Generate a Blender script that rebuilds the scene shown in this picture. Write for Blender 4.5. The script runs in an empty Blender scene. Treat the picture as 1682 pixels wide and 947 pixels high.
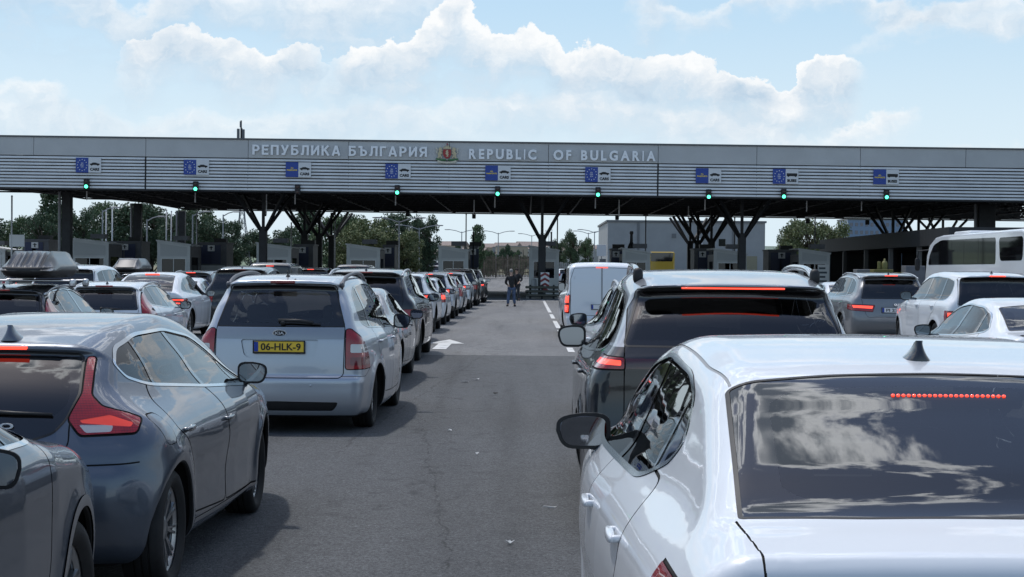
import bpy, bmesh, math, random
import numpy as np
from mathutils import Vector, Matrix

random.seed(7)
rng = np.random.default_rng(11)
SC = bpy.context.scene
COL = SC.collection

# ------------------------------------------------------------------ camera
CAM_H = 1.72
F_PX, IMG_W, IMG_H = 2600.0, 1682.0, 947.0
VPX, VPY, ROLL = 865.5, 443.2, 0.008          # vanishing point of the road and slope of the horizon

def _axes():
    a = Vector((VPX - IMG_W/2, -(VPY - IMG_H/2), -F_PX)).normalized()
    h = Vector((1, -ROLL, 0)).normalized()
    up = h.cross(a).normalized()
    if up.y < 0: up = -up
    return a.cross(up).normalized(), a, up
_X, _Y, _Z = _axes()
CAM_R = Matrix((_X, _Y, _Z))

def at(px, py, depth):
    """world point seen at photo pixel (px, py), at distance depth along the road"""
    r = CAM_R @ Vector((px - IMG_W/2, -(py - IMG_H/2), -F_PX))
    k = depth / r.y
    return Vector((r.x*k, depth, CAM_H + r.z*k))
def X_at(px, depth): return at(px, 450, depth).x
def Z_at(px, py, depth): return at(px, py, depth).z

cam_data = bpy.data.cameras.new('camera')
cam = bpy.data.objects.new('camera', cam_data)
COL.objects.link(cam)
cam_data.sensor_width = 36
cam_data.lens = F_PX/IMG_W*36
cam_data.clip_start = 0.05
cam_data.clip_end = 20000
cam.matrix_world = Matrix.Translation((0, 0, CAM_H)) @ CAM_R.to_4x4()
SC.camera = cam

# ------------------------------------------------------------------ view
SC.view_settings.view_transform = 'Standard'
SC.view_settings.look = 'None'
SC.view_settings.exposure = EXPOSURE = 0.2
SC.view_settings.gamma = 1
SC.view_settings.use_curve_mapping = False

# ------------------------------------------------------------------ node helper
class NT:
    """small expression builder for node trees"""
    def __init__(s, tree): s.t = tree
    def n(s, kind, **kw):
        nd = s.t.nodes.new(kind)
        for k, v in kw.items(): setattr(nd, k, v)
        return nd
    def put(s, sock, v):
        if hasattr(v, 'is_output'): s.t.links.new(v, sock)
        elif v is not None:
            if hasattr(sock, 'default_value'):
                try: sock.default_value = v
                except Exception:
                    sock.default_value = (*v, 1) if len(v) == 3 else v[:3]
    def m(s, op, a, b=None, c=None, clamp=False):
        nd = s.n('ShaderNodeMath', operation=op, use_clamp=clamp)
        s.put(nd.inputs[0], a)
        if b is not None: s.put(nd.inputs[1], b)
        if c is not None: s.put(nd.inputs[2], c)
        return nd.outputs[0]
    def add(s, a, b): return s.m('ADD', a, b)
    def sub(s, a, b): return s.m('SUBTRACT', a, b)
    def mul(s, a, b): return s.m('MULTIPLY', a, b)
    def sstep(s, v, lo, hi):
        nd = s.n('ShaderNodeMapRange', interpolation_type='SMOOTHSTEP')
        s.put(nd.inputs[0], v); s.put(nd.inputs[1], lo); s.put(nd.inputs[2], hi)
        nd.inputs[3].default_value = 0; nd.inputs[4].default_value = 1
        return nd.outputs[0]
    def mix(s, f, a, b, blend='MIX'):
        nd = s.n('ShaderNodeMix', data_type='RGBA', blend_type=blend)
        s.put(nd.inputs[0], f); s.put(nd.inputs[6], a); s.put(nd.inputs[7], b)
        return nd.outputs[2]
    def noise(s, vec, scale, detail=4, rough=0.5, dist=0, dims='3D'):
        nd = s.n('ShaderNodeTexNoise', noise_dimensions=dims)
        if vec is not None: s.put(nd.inputs['Vector'], vec)
        nd.inputs['Scale'].default_value = scale
        nd.inputs['Detail'].default_value = detail
        nd.inputs['Roughness'].default_value = rough
        nd.inputs['Distortion'].default_value = dist
        return nd.outputs['Fac']
    def sep(s, v):
        nd = s.n('ShaderNodeSeparateXYZ'); s.put(nd.inputs[0], v); return nd.outputs
    def comb(s, x, y, z):
        nd = s.n('ShaderNodeCombineXYZ')
        for i, v in enumerate((x, y, z)): s.put(nd.inputs[i], v)
        return nd.outputs[0]

# ------------------------------------------------------------------ sun and sky
SUN_EL, SUN_AZ = math.radians(66), math.radians(-40)     # azimuth from the road direction (+Y), negative = left
sun_dir = Vector((math.sin(SUN_AZ)*math.cos(SUN_EL), math.cos(SUN_AZ)*math.cos(SUN_EL), math.sin(SUN_EL)))
sun_data = bpy.data.lights.new('sun', 'SUN')
sun_data.energy = 2.1
sun_data.angle = math.radians(2.2)
sun_data.color = (1.0, 0.97, 0.93)
sun = bpy.data.objects.new('sun', sun_data)
COL.objects.link(sun)
sun.rotation_euler = sun_dir.to_track_quat('Z', 'Y').to_euler()
sun.location = (-40, 40, 90)

world = bpy.data.worlds.new('World')
SC.world = world
world.use_nodes = True
def build_world():
    t = world.node_tree
    t.nodes.clear()
    g = NT(t)
    out = g.n('ShaderNodeOutputWorld')
    bg = g.n('ShaderNodeBackground')
    t.links.new(bg.outputs[0], out.inputs[0])
    bg.inputs[1].default_value = 0.15
    sky = g.n('ShaderNodeTexSky', sky_type='NISHITA', sun_disc=False)
    sky.sun_elevation = SUN_EL
    sky.sun_rotation = SUN_AZ
    sky.air_density = 0.9; sky.dust_density = 1.1; sky.ozone_density = 1.4
    tc = g.n('ShaderNodeTexCoord').outputs['Generated']
    x, y, z = g.sep(tc)[:3]
    az = g.mul(g.m('ARCTAN2', x, y), 57.2958)
    el = g.mul(g.m('ARCSINE', z), 57.2958)
    # billowy displacement of the cloud outlines, in degrees of sky
    p = g.comb(az, g.mul(el, 1.25), 0.0)
    n1 = g.noise(p, 0.62, 10, 0.6)
    p2 = g.comb(g.add(az, 31.7), g.mul(el, 1.1), 4.0)
    n2 = g.noise(p2, 0.62, 10, 0.6)
    soft = g.noise(g.comb(g.mul(az, 0.5), g.mul(el, 1.6), 9.0), 0.35, 6, 0.55)
    azd = g.add(az, g.mul(g.sub(n2, 0.5), 2.2))
    eld = g.add(el, g.mul(g.sub(n1, 0.5), 2.3))
    puff = g.noise(g.comb(g.mul(azd, 1.0), g.mul(eld, 1.3), 2.0), 0.9, 7, 0.6, 0.4)
    A0, A1 = -26.0, 34.0
    E = 440
    an = g.m('DIVIDE', g.sub(azd, A0), A1 - A0)
    white = (5.75, 5.80, 5.82, 1)
    grey = (3.0, 3.8, 4.6, 1)
    col = sky.outputs[0]
    # low haze whitening towards the horizon
    hz = g.sstep(el, 11.0, 2.8)
    HZ = (4.45, 5.15, 5.60, 1)
    col = g.mix(g.mul(0.75, g.sstep(el, 40.0, 12.0)), col, (2.85, 4.10, 5.05, 1))
    col = g.mix(g.mul(hz, 0.80), col, HZ)
    # clouds all round the dome (seen only in reflections and from the side)
    q = g.comb(g.m('DIVIDE', x, g.add(g.m('ABSOLUTE', z), 0.14)), g.m('DIVIDE', y, g.add(g.m('ABSOLUTE', z), 0.14)), 2.0)
    qs = g.n('ShaderNodeVectorMath', operation='ADD'); g.put(qs.inputs[0], q); qs.inputs[1].default_value = (2.24, -0.42, 0.0); q = qs.outputs[0]
    c = g.noise(q, 2.1, 13, 0.6, 0.3)
    c = g.sub(c, g.mul(g.sstep(y, 0.2, -0.35), 0.22))      # clearer sky behind the camera
    cov = g.sstep(c, 0.485, 0.515)
    thick = g.sstep(c, 0.49, 0.545)
    # clouds near the sun have blazing rims, those away from it are plainly white
    sd = g.n('ShaderNodeVectorMath', operation='DOT_PRODUCT'); g.put(sd.inputs[0], tc); sd.inputs[1].default_value = tuple(sun_dir)
    near = g.sstep(sd.outputs['Value'], 0.45, 0.97)
    rim = g.mix(near, (6.6, 6.75, 6.9, 1), (26.0, 26.6, 27.2, 1))
    core = g.mix(near, (2.5, 2.75, 3.1, 1), (3.0, 3.6, 4.5, 1))
    dome = g.mix(thick, rim, core)
    up = g.sstep(el, 10.5, 17.0)
    side = g.sstep(g.m('ABSOLUTE', az), 20.0, 27.0)
    where = g.mul(g.m('MAXIMUM', up, side), g.sstep(el, 1.0, 8.0))
    col = g.mix(g.mul(g.mul(cov, where), 0.93), col, dome)
    def layer(col, pts, depth, alpha, edge=0.10, bright=1.12, fade=1.0, lat=(1.0, 1.0)):
        pts = [p for p in pts if p[1] != E]
        pts = [(pts[0][0]-60, pts[0][1]+18)]+pts+[(pts[-1][0]+60, pts[-1][1]+18)]
        a0, a1 = (math.degrees(math.atan((pts[k][0]-VPX)/F_PX)) for k in (1, -2))
        fc = g.n('ShaderNodeFloatCurve')
        cv = fc.mapping.curves[0]
        P = [((math.degrees(math.atan((px - VPX)/F_PX)) - A0)/(A1 - A0),
              math.degrees(math.atan((444 - py)/F_PX))/26.0) for px, py in pts]
        cv.points[0].location = (0, 0); cv.points[1].location = (1, 0)
        for a, b in P:
            cv.points.new(min(max(a, 0.001), 0.999), min(max(b, 0), 1))
        for k in cv.points: k.handle_type = 'AUTO_CLAMPED'
        fc.mapping.update()
        g.put(fc.inputs['Value'], an)
        T = g.mul(fc.outputs[0], 26.0)
        below = g.sub(T, eld)
        dens = g.sstep(below, 0.0, edge)
        body = g.sstep(g.add(below, g.mul(g.sub(soft, 0.5), 2.2)), depth, 0.1*depth)
        lum = g.m('POWER', 2.718, g.mul(below, -0.85*fade))
        lum = g.m('MINIMUM', g.add(g.mul(lum, bright), g.mul(g.sub(soft, 0.52), 1.3)), 1.0)
        lum = g.m('MAXIMUM', lum, 0.0)
        lum = g.m('MINIMUM', g.m('MAXIMUM', g.add(lum, g.mul(g.sub(puff, 0.5), 1.6)), 0.0), 1.0)
        dens = g.mul(dens, g.add(1.0, g.mul(g.sub(g.sstep(g.add(soft, g.mul(puff, .5)), .62, .84), 1.0), g.sstep(below, .8, 2.6))))
        win = g.mul(g.sstep(azd, a0-0.1, a0+lat[0]), g.sstep(azd, a1+0.1, a1-lat[1]))
        cc = g.mix(lum, grey, white)
        return g.mix(g.mul(g.mul(g.mul(dens, body), win), alpha), col, cc)
    col = layer(col, [(-60, -40), (150, -30), (210, 20), (260, -20), (420, -40), (520, -5), (640, -40), (700, -60), (745, 30), (800, E)], 4.4, 0.75, 0.5)
    col = layer(col, [(1000, E), (1046, 20), (1075, -12), (1110, 12), (1180, 8), (1205, -30), (1380, -30), (1500, 20), (1560, -5), (1640, 0), (1690, 30), (1750, 40)], 1.5, 0.75, 0.4)
    col = layer(col, [(1340, E), (1375, 70), (1430, 46), (1560, 22), (1640, 26), (1700, 30), (1760, 60)], 1.3, 0.7, 0.6)
    col = layer(col, [(150, E), (172, 160), (182, 108), (215, 70), (260, 58), (320, 56), (360, 78), (430, 92), (470, 72), (520, 84), (545, 140), (570, E)], 3.0, 0.92)
    col = layer(col, [(500, E), (525, 120), (560, 86), (640, 66), (690, 40), (716, 10), (745, -6), (772, 20), (800, 44), (832, 46), (868, 36), (905, 52), (945, 84), (1000, 78),
                      (1050, 92), (1110, 84), (1150, 90), (1190, 112), (1250, 122), (1288, 140), (1308, 112), (1345, 98), (1398, 102), (1426, 118), (1440, E)], 4.6, 0.95)
    col = layer(col, [(-100, 190), (60, 178), (200, 196), (330, 186), (520, 176), (590, 160), (680, 168), (800, 152), (950, 146), (1080, 160), (1180, 172), (1260, 205), (1330, 226), (1700, 236)], 3.0, 0.55, 0.6, 1.0, 0.8)
    col = layer(col, [(-80, 160), (0, 148), (60, 146), (118, 158), (130, E)], 1.5, 0.85, 0.5)
    col = layer(col, [(1330, E), (1345, 232), (1400, 200), (1445, 188), (1488, 172), (1506, 186), (1515, E)], 1.8, 0.8, 0.35)
    col = layer(col, [(1030, -40), (1100, -230), (1200, -350), (1350, -310), (1450, -400), (1600, -320), (1750, -350), (1880, -200), (1930, -60)], 6.2, 0.95, 0.14, 1.1, 0.5)
    col = layer(col, [(-560, -60), (-430, -240), (-250, -330), (-90, -260), (40, -330), (200, -240), (300, -90)], 5.5, 0.9, 0.14, 1.1, 0.5)
    below = g.sstep(el, 0.0, -1.5)
    col = g.mix(below, col, (.8, .82, .85, 1))
    t.links.new(col, bg.inputs[0])
build_world()
# ------------------------------------------------------------------ materials
MATS = {}
def mat(name, color=(.5, .5, .5), rough=.5, metal=0., coat=0., spec=.5, emit=None, estr=0., var=0., vscale=3., bump=0., bscale=60., dirt=None, lining=False, coatrough=.03):
    if name in MATS: return MATS[name]
    m = bpy.data.materials.new(name); m.use_nodes = True
    t = m.node_tree; g = NT(t)
    b = t.nodes['Principled BSDF']
    b.inputs['Roughness'].default_value = rough
    b.inputs['Metallic'].default_value = metal
    b.inputs['Coat Weight'].default_value = coat
    b.inputs['Coat Roughness'].default_value = coatrough
    b.inputs['Specular IOR Level'].default_value = spec
    c = (*color, 1)
    tc = None
    if var or bump or dirt: tc = g.n('ShaderNodeTexCoord').outputs['Object']
    if var:
        nz = g.noise(tc, vscale, 6, .6)
        lo = tuple(x*(1-var) for x in color) + (1,); hi = tuple(min(1, x*(1+var)) for x in color) + (1,)
        c = g.mix(g.sstep(nz, .3, .7), lo, hi)
    if dirt:
        nz = g.sstep(g.noise(tc, 2.3, 8, .65), .48, .75)
        c = g.mix(g.mul(nz, dirt[1]), c, (*dirt[0], 1))
    if lining:
        geo = g.n('ShaderNodeNewGeometry')
        c = g.mix(geo.outputs['Backfacing'], c, (.02, .02, .022, 1))
        inv = g.sub(1., geo.outputs['Backfacing'])
        g.put(b.inputs['Coat Weight'], g.mul(inv, coat)); g.put(b.inputs['Metallic'], g.mul(inv, metal))
        g.put(b.inputs['Roughness'], g.m('MAXIMUM', g.mul(geo.outputs['Backfacing'], .9), rough))
    g.put(b.inputs['Base Color'], c)
    if emit: 
        b.inputs['Emission Color'].default_value = (*emit, 1); b.inputs['Emission Strength'].default_value = estr
    if bump:
        bp = g.n('ShaderNodeBump'); bp.inputs['Strength'].default_value = bump; bp.inputs['Distance'].default_value = .02
        g.put(bp.inputs['Height'], g.noise(tc, bscale, 6, .6)); t.links.new(bp.outputs[0], b.inputs['Normal'])
    MATS[name] = m
    return m
def paint(name, color, metal=.35, rough=.42, dust=.12):
    return mat('paint_'+name, color, rough, metal, 1., .5, lining=True, dirt=((.30, .29, .27), dust), coatrough=.035)
def glass_mat(name, tint, refl=1.0):
    if name in MATS: return MATS[name]
    m = bpy.data.materials.new(name); m.use_nodes = True
    t = m.node_tree; t.nodes.clear(); g = NT(t)
    out = g.n('ShaderNodeOutputMaterial')
    tr = g.n('ShaderNodeBsdfTransparent'); tr.inputs[0].default_value = (*tint, 1)
    gl = g.n('ShaderNodeBsdfGlossy'); gl.inputs['Roughness'].default_value = .015; gl.inputs['Color'].default_value = (refl, refl, refl, 1)
    fr = g.n('ShaderNodeFresnel'); fr.inputs['IOR'].default_value = 1.55
    f = g.m('MINIMUM', g.add(g.mul(fr.outputs[0], 1.0), .025), 1.)
    mx = g.n('ShaderNodeMixShader'); g.put(mx.inputs[0], f)
    t.links.new(tr.outputs[0], mx.inputs[1]); t.links.new(gl.outputs[0], mx.inputs[2]); t.links.new(mx.outputs[0], out.inputs[0])
    MATS[name] = m; return m

M_CLEAR = glass_mat('clear_glass', (.76, .80, .78))
M_TINT = glass_mat('privacy_glass', (.10, .105, .11))
M_MID = glass_mat('green_glass', (.40, .43, .43))
M_PANE = glass_mat('booth_glass', (.10, .11, .11), .55)
M_COACHG = mat('coach_glass', (.004, .004, .005), .03, 0, 0, .12)
M_FRIT = mat('black_glass', (.006, .006, .007), .04, 0, 0, .9)
M_GLOSSB = mat('gloss_black', (.008, .008, .009), .08, 0, 1.)
M_PLAST = mat('black_plastic', (.011, .011, .012), .55, var=.3)
M_RUB = mat('rubber', (.009, .009, .009), .75, var=.35, dirt=((.06, .057, .054), .3))
M_DARK = mat('dark_void', (.004, .004, .004), .9)
M_CHROME = mat('chrome', (.72, .73, .74), .12, 1.)
M_SATIN = mat('satin_metal', (.52, .53, .55), .32, 1.)
M_RIM = mat('rim_silver', (.42, .43, .44), .3, .9)
M_RIMD = mat('rim_dark', (.06, .06, .065), .3, .7, .5)
def lens_mat(name, dark, lit, emit=None, estr=0.):
    m = bpy.data.materials.new(name); m.use_nodes = True; t = m.node_tree; g = NT(t); b = t.nodes['Principled BSDF']
    co = g.n('ShaderNodeTexCoord').outputs['Object']; x, y, z = g.sep(co)[:3]
    ribs = g.m('ABSOLUTE', g.m('SINE', g.mul(z, 260.)))
    cell = g.m('ABSOLUTE', g.m('SINE', g.mul(g.add(x, g.mul(y, .6)), 190.)))
    f = g.add(g.mul(ribs, .3), g.mul(g.noise(co, 8., 3, .6), .8))
    f = g.mul(f, g.add(.8, g.mul(cell, .2)))
    g.put(b.inputs['Base Color'], g.mix(g.sstep(f, .15, .8), (*dark, 1), (*lit, 1)))
    b.inputs['Roughness'].default_value = .12; b.inputs['Coat Weight'].default_value = 1.; b.inputs['Coat Roughness'].default_value = .02
    if emit:
        b.inputs['Emission Color'].default_value = (*emit, 1); g.put(b.inputs['Emission Strength'], g.mul(f, estr))
    MATS[name] = m; return m
M_RED = lens_mat('red_lens', (.09, .002, .004), (.27, .007, .010), (.9, .02, .02), .05)
M_REDLIT = mat('lit_red_lens', (.6, .03, .02), .1, 0, 1., emit=(1., .07, .035), estr=1.7)
M_REDHOT = mat('lit_red_lamp', (.7, .05, .03), .1, 0, 1., emit=(1., .16, .07), estr=4.0)
M_SMOKE = mat('smoked_lens', (.05, .006, .008), .05, 0, 1.)
M_CLEARL = mat('clear_lens', (.55, .52, .50), .1, .3, 1.)
M_MIRROR = mat('mirror_glass', (.22, .23, .25), .02, 1.)
M_CLOTH = mat('seat_cloth', (.02, .02, .023), .9)
M_WHITE = mat('white_plastic', (.75, .75, .75), .4)
M_YEL = mat('plate_yellow', (.92, .60, .05), .35)
M_EUB = mat('plate_blue', (.01, .05, .35), .4)
M_BLK = mat('black_ink', (.008, .008, .008), .5)

# ------------------------------------------------------------------ objects
def link(o, parent=None):
    COL.objects.link(o)
    if parent is not None: o.parent = parent
    return o
def thing(name, label, cat, loc=(0, 0, 0), rz=0., group=None):
    o = bpy.data.objects.new(name, None); link(o)
    o.empty_display_size = .3
    o.location = loc; o.rotation_euler = (0, 0, rz)
    o['label'] = label; o['category'] = cat
    if group: o['group'] = group
    return o
def tag(o, label, cat, group=None):
    o['label'] = label; o['category'] = cat
    if group: o['group'] = group
    return o
def struct(o): o['kind'] = 'structure'; return o

class MB:
    """collects shapes, builds one mesh object"""
    def __init__(s): s.v = []; s.f = []; s.mi = []; s.n = 0; s.cur = 0
    def addraw(s, V, F):
        V = np.asarray(V, float); s.v.append(V)
        for f in F: s.f.append(tuple(int(i)+s.n for i in f)); s.mi.append(s.cur)
        s.n += len(V); return s
    def box(s, c, d, rz=0., rx=0., bev=0.):
        x, y, z = (k/2 for k in d)
        if bev > 0 and min(x, y, z) > bev*1.05:
            V = []; 
            for sx in (-1, 1):
                for sy in (-1, 1):
                    for sz in (-1, 1):
                        V += [(sx*x, sy*(y-bev), sz*(z-bev)), (sx*(x-bev), sy*y, sz*(z-bev)), (sx*(x-bev), sy*(y-bev), sz*z)]
            me = bmesh.new()
            vs = [me.verts.new(v) for v in V]
            r = bmesh.ops.convex_hull(me, input=vs)
            me.verts.index_update()
            V = np.array([v.co for v in me.verts]); F = [[v.index for v in f.verts] for f in me.faces]
            me.free()
        else:
            V = np.array([(a, b, e) for a in (-x, x) for b in (-y, y) for e in (-z, z)], float)
            F = [(0, 1, 3, 2), (4, 6, 7, 5), (0, 4, 5, 1), (2, 3, 7, 6), (0, 2, 6, 4), (1, 5, 7, 3)]
        V = np.asarray(V, float)
        if rx: 
            cr, sr = math.cos(rx), math.sin(rx); V = np.stack([V[:, 0], V[:, 1]*cr - V[:, 2]*sr, V[:, 1]*sr + V[:, 2]*cr], 1)
        if rz:
            cr, sr = math.cos(rz), math.sin(rz); V = np.stack([V[:, 0]*cr - V[:, 1]*sr, V[:, 0]*sr + V[:, 1]*cr, V[:, 2]], 1)
        return s.addraw(V + np.array(c), F)
    def b2(s, lo, hi, bev=0.):
        lo = np.array(lo, float); hi = np.array(hi, float)
        return s.box((lo+hi)/2, hi-lo, bev=bev)
    def bar(s, a, b, w, h=None):
        """square bar from a to b"""
        a = np.array(a, float); b = np.array(b, float); d = b-a; L = np.linalg.norm(d); d /= L
        u = np.cross(d, (0, 0, 1.)) if abs(d[2]) < .95 else np.cross(d, (1., 0, 0)); u /= np.linalg.norm(u); v = np.cross(u, d)
        h = h or w
        q = [(-w/2, -h/2), (w/2, -h/2), (w/2, h/2), (-w/2, h/2)]
        V = [a+u*i+v*j for i, j in q] + [b+u*i+v*j for i, j in q]
        return s.addraw(V, [(0, 3, 2, 1), (4, 5, 6, 7), (0, 1, 5, 4), (1, 2, 6, 5), (2, 3, 7, 6), (3, 0, 4, 7)])
    def tube(s, pts, r, n=8, caps=True):
        pts = np.array(pts, float); m = len(pts)
        r = np.broadcast_to(np.asarray(r, float), (m,))
        T = np.gradient(pts, axis=0); T /= np.linalg.norm(T, axis=1, keepdims=True)+1e-12
        up = np.array((0, 0, 1.)) if abs(T[0][2]) < .9 else np.array((1., 0, 0))
        V = []
        for i in range(m):
            u = np.cross(T[i], up); u /= np.linalg.norm(u)+1e-12; w = np.cross(u, T[i])
            for k in range(n):
                a = 2*math.pi*k/n; V.append(pts[i]+r[i]*(u*math.cos(a)+w*math.sin(a)))
        F = []
        for i in range(m-1):
            for k in range(n):
                F.append((i*n+k, i*n+(k+1) % n, (i+1)*n+(k+1) % n, (i+1)*n+k))
        if caps: F += [tuple(range(n-1, -1, -1)), tuple(range((m-1)*n, m*n))]
        return s.addraw(V, F)
    def cyl(s, a, b, r, n=12, r2=None): return s.tube([a, b], [r, r if r2 is None else r2], n)
    def lathe(s, prof, n=32, axis='x', c=(0, 0, 0)):
        """prof: list of (along axis, radius)"""
        V = []; m = len(prof)
        for h, r in prof:
            for k in range(n):
                a = 2*math.pi*k/n; q = (h, r*math.cos(a), r*math.sin(a))
                if axis == 'z': q = (r*math.cos(a), r*math.sin(a), h)
                if axis == 'y': q = (r*math.sin(a), h, r*math.cos(a))
                V.append(q)
        F = [(i*n+k, i*n+(k+1) % n, (i+1)*n+(k+1) % n, (i+1)*n+k) for i in range(m-1) for k in range(n)]
        return s.addraw(np.array(V)+np.array(c), F)
    def sup(s, c, d, e=.5, n=20, m=14, fn=None, rz=0.):
        """superellipsoid; e below 1 is boxy"""
        def pw(x, e): return np.sign(x)*np.abs(x)**e
        V = []
        for i in range(m+1):
            ph = -math.pi/2+math.pi*i/m
            for k in range(n):
                th = 2*math.pi*k/n
                V.append((pw(math.cos(ph), e)*pw(math.cos(th), e), pw(math.cos(ph), e)*pw(math.sin(th), e), pw(math.sin(ph), e)))
        V = np.array(V)*np.array(d)/2
        if fn: V = fn(V)
        if rz:
            cr, sr = math.cos(rz), math.sin(rz); V = np.stack([V[:, 0]*cr - V[:, 1]*sr, V[:, 0]*sr + V[:, 1]*cr, V[:, 2]], 1)
        F = [(i*n+k, i*n+(k+1) % n, (i+1)*n+(k+1) % n, (i+1)*n+k) for i in range(m) for k in range(n)]
        return s.addraw(V+np.array(c), F)
    def prism(s, poly, lo, hi, axis='y'):
        """extrude a 2D polygon; axis y: poly is (x, z); x: (y, z); z: (x, y)"""
        n = len(poly); mk = {'y': lambda p, h: (p[0], h, p[1]), 'x': lambda p, h: (h, p[0], p[1]), 'z': lambda p, h: (p[0], p[1], h)}[axis]
        V = [mk(p, lo) for p in poly]+[mk(p, hi) for p in poly]
        F = [tuple(range(n)), tuple(range(2*n-1, n-1, -1))]+[(i, i+n, (i+1) % n+n, (i+1) % n) for i in range(n)]
        return s.addraw(V, F)
    def build(s, name, m, parent=None, smooth=False, angle=None):
        me = bpy.data.meshes.new(name)
        V = np.concatenate(s.v) if s.v else np.zeros((0, 3))
        me.from_pydata(V.tolist(), [], s.f)
        for k in (m if isinstance(m, (list, tuple)) else [m]): me.materials.append(k)
        if isinstance(m, (list, tuple)): me.polygons.foreach_set('material_index', s.mi)
        bm = bmesh.new(); bm.from_mesh(me)
        bmesh.ops.recalc_face_normals(bm, faces=bm.faces); bm.to_mesh(me); bm.free()
        if smooth or angle:
            me.polygons.foreach_set('use_smooth', [True]*len(me.polygons))
            if angle: me.set_sharp_from_angle(angle=math.radians(angle))
        o = bpy.data.objects.new(name, me); link(o, parent); return o

def text_mesh(body, size, m, name, parent, loc, depth=.004, width=None, bold=0., space=1., facing='-y', align='CENTER'):
    """lettering standing upright, read from -y"""
    c = bpy.data.curves.new('lettering', 'FONT'); c.body = body; c.size = size; c.align_x = align; c.align_y = 'CENTER'
    c.extrude = depth/2; c.offset = bold; c.space_character = space; c.resolution_u = 3
    o = bpy.data.objects.new('lettering', c)
    me = bpy.data.meshes.new_from_object(o)
    bpy.data.objects.remove(o); bpy.data.curves.remove(c)
    V = np.empty(len(me.vertices)*3); me.vertices.foreach_get('co', V); V = V.reshape(-1, 3)
    if width and len(V): V[:, 0] *= width/max(1e-6, (V[:, 0].max()-V[:, 0].min()))
    if align == 'CENTER' and len(V): V[:, 0] -= (V[:, 0].max()+V[:, 0].min())/2
    V = np.stack([V[:, 0], -V[:, 2], V[:, 1]], 1)
    V[:, 2] -= (V[:, 2].max()+V[:, 2].min())/2
    me.vertices.foreach_set('co', V.ravel()); me.update()
    me.materials.clear(); me.materials.append(m)
    o = bpy.data.objects.new(name, me); link(o, parent); o.location = loc
    return o

# ------------------------------------------------------------------ 2D outlines
def smooth_poly(pts, closed=True, n=7):
    """Catmull-Rom through points; a third value 1 marks a sharp corner"""
    P = np.array([p[:2] for p in pts], float); S = [len(p) > 2 and p[2] for p in pts]; N = len(P)
    def tang(i):
        a, b, c = P[(i-1) % N], P[i], P[(i+1) % N]
        if not closed and i == 0: return None
        if not closed and i == N-1: return None
        l1, l2 = np.linalg.norm(b-a)+1e-9, np.linalg.norm(c-b)+1e-9
        return ((b-a)/l1*l2+(c-b)/l2*l1)/(l1+l2)
    out = []
    for i in range(N if closed else N-1):
        j = (i+1) % N; p, q = P[i], P[j]; l = np.linalg.norm(q-p)
        ti, tj = (None if S[i] else tang(i)), (None if S[j] else tang(j))
        d = (q-p)/(l+1e-9)
        if ti is None and tj is None: ti = tj = d
        elif ti is None: ti = 2*d-tj if False else d
        elif tj is None: tj = d
        for k in range(n):
            t = k/n; h = (2*t**3-3*t*t+1, t**3-2*t*t+t, -2*t**3+3*t*t, t**3-t*t)
            out.append(h[0]*p+h[1]*l*ti+h[2]*q+h[3]*l*tj)
    if not closed: out.append(P[-1])
    return np.array(out)
def round_poly(pts, r=.03, n=4):
    """polygon with rounded corners; a point's third value is its own radius"""
    P = [np.array(p[:2], float) for p in pts]; N = len(P); out = []
    for i in range(N):
        a, b, c = P[i-1], P[i], P[(i+1) % N]; rr = pts[i][2] if len(pts[i]) > 2 else r
        u, v = a-b, c-b; lu, lv = np.linalg.norm(u), np.linalg.norm(v)
        k = min(rr, .45*lu, .45*lv)
        p, q = b+u/lu*k, b+v/lv*k
        for t in np.linspace(0, 1, n+1): out.append((1-t)**2*p+2*t*(1-t)*b+t*t*q)
    return np.array(out)
def poly_sdf(poly, a, b):
    """signed distance, negative inside"""
    P = np.asarray(poly); Q = np.roll(P, -1, 0)
    sh = a.shape; a = a.ravel(); b = b.ravel()
    if a.size > 400:
        mg = .09; lo = P.min(0); hi = P.max(0)
        ox = np.maximum(lo[0]-a, a-hi[0]); oy = np.maximum(lo[1]-b, b-hi[1]); ob = np.maximum(ox, oy)
        near = ob < mg
        if near.mean() < .8:
            r = ob.copy(); k = np.flatnonzero(near)
            if len(k): r[k] = _poly_sdf(P, Q, a[k], b[k])
            return r.reshape(sh)
    return _poly_sdf(P, Q, a, b).reshape(sh)
def _poly_sdf(P, Q, a, b):
    best = np.full(a.shape, 1e9); ins = np.zeros(a.shape, bool)
    for (x0, y0), (x1, y1) in zip(P, Q):
        ex, ey = x1-x0, y1-y0; wx, wy = a-x0, b-y0
        t = np.clip((wx*ex+wy*ey)/(ex*ex+ey*ey+1e-15), 0, 1)
        dx, dy = wx-ex*t, wy-ey*t
        np.minimum(best, dx*dx+dy*dy, out=best)
        if y0 != y1:
            c = ((y0 <= b) != (y1 <= b)) & (a < (x1-x0)*(b-y0)/(y1-y0)+x0); ins ^= c
    d = np.sqrt(best); return np.where(ins, -d, d)
def sstep(v, a, b):
    t = np.clip((v-a)/(b-a), 0, 1); return t*t*(3-2*t)
def smax(a, b, k):
    h = np.maximum(k-np.abs(a-b), 0)/k
    return np.maximum(a, b)+h*h*k/4

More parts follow.
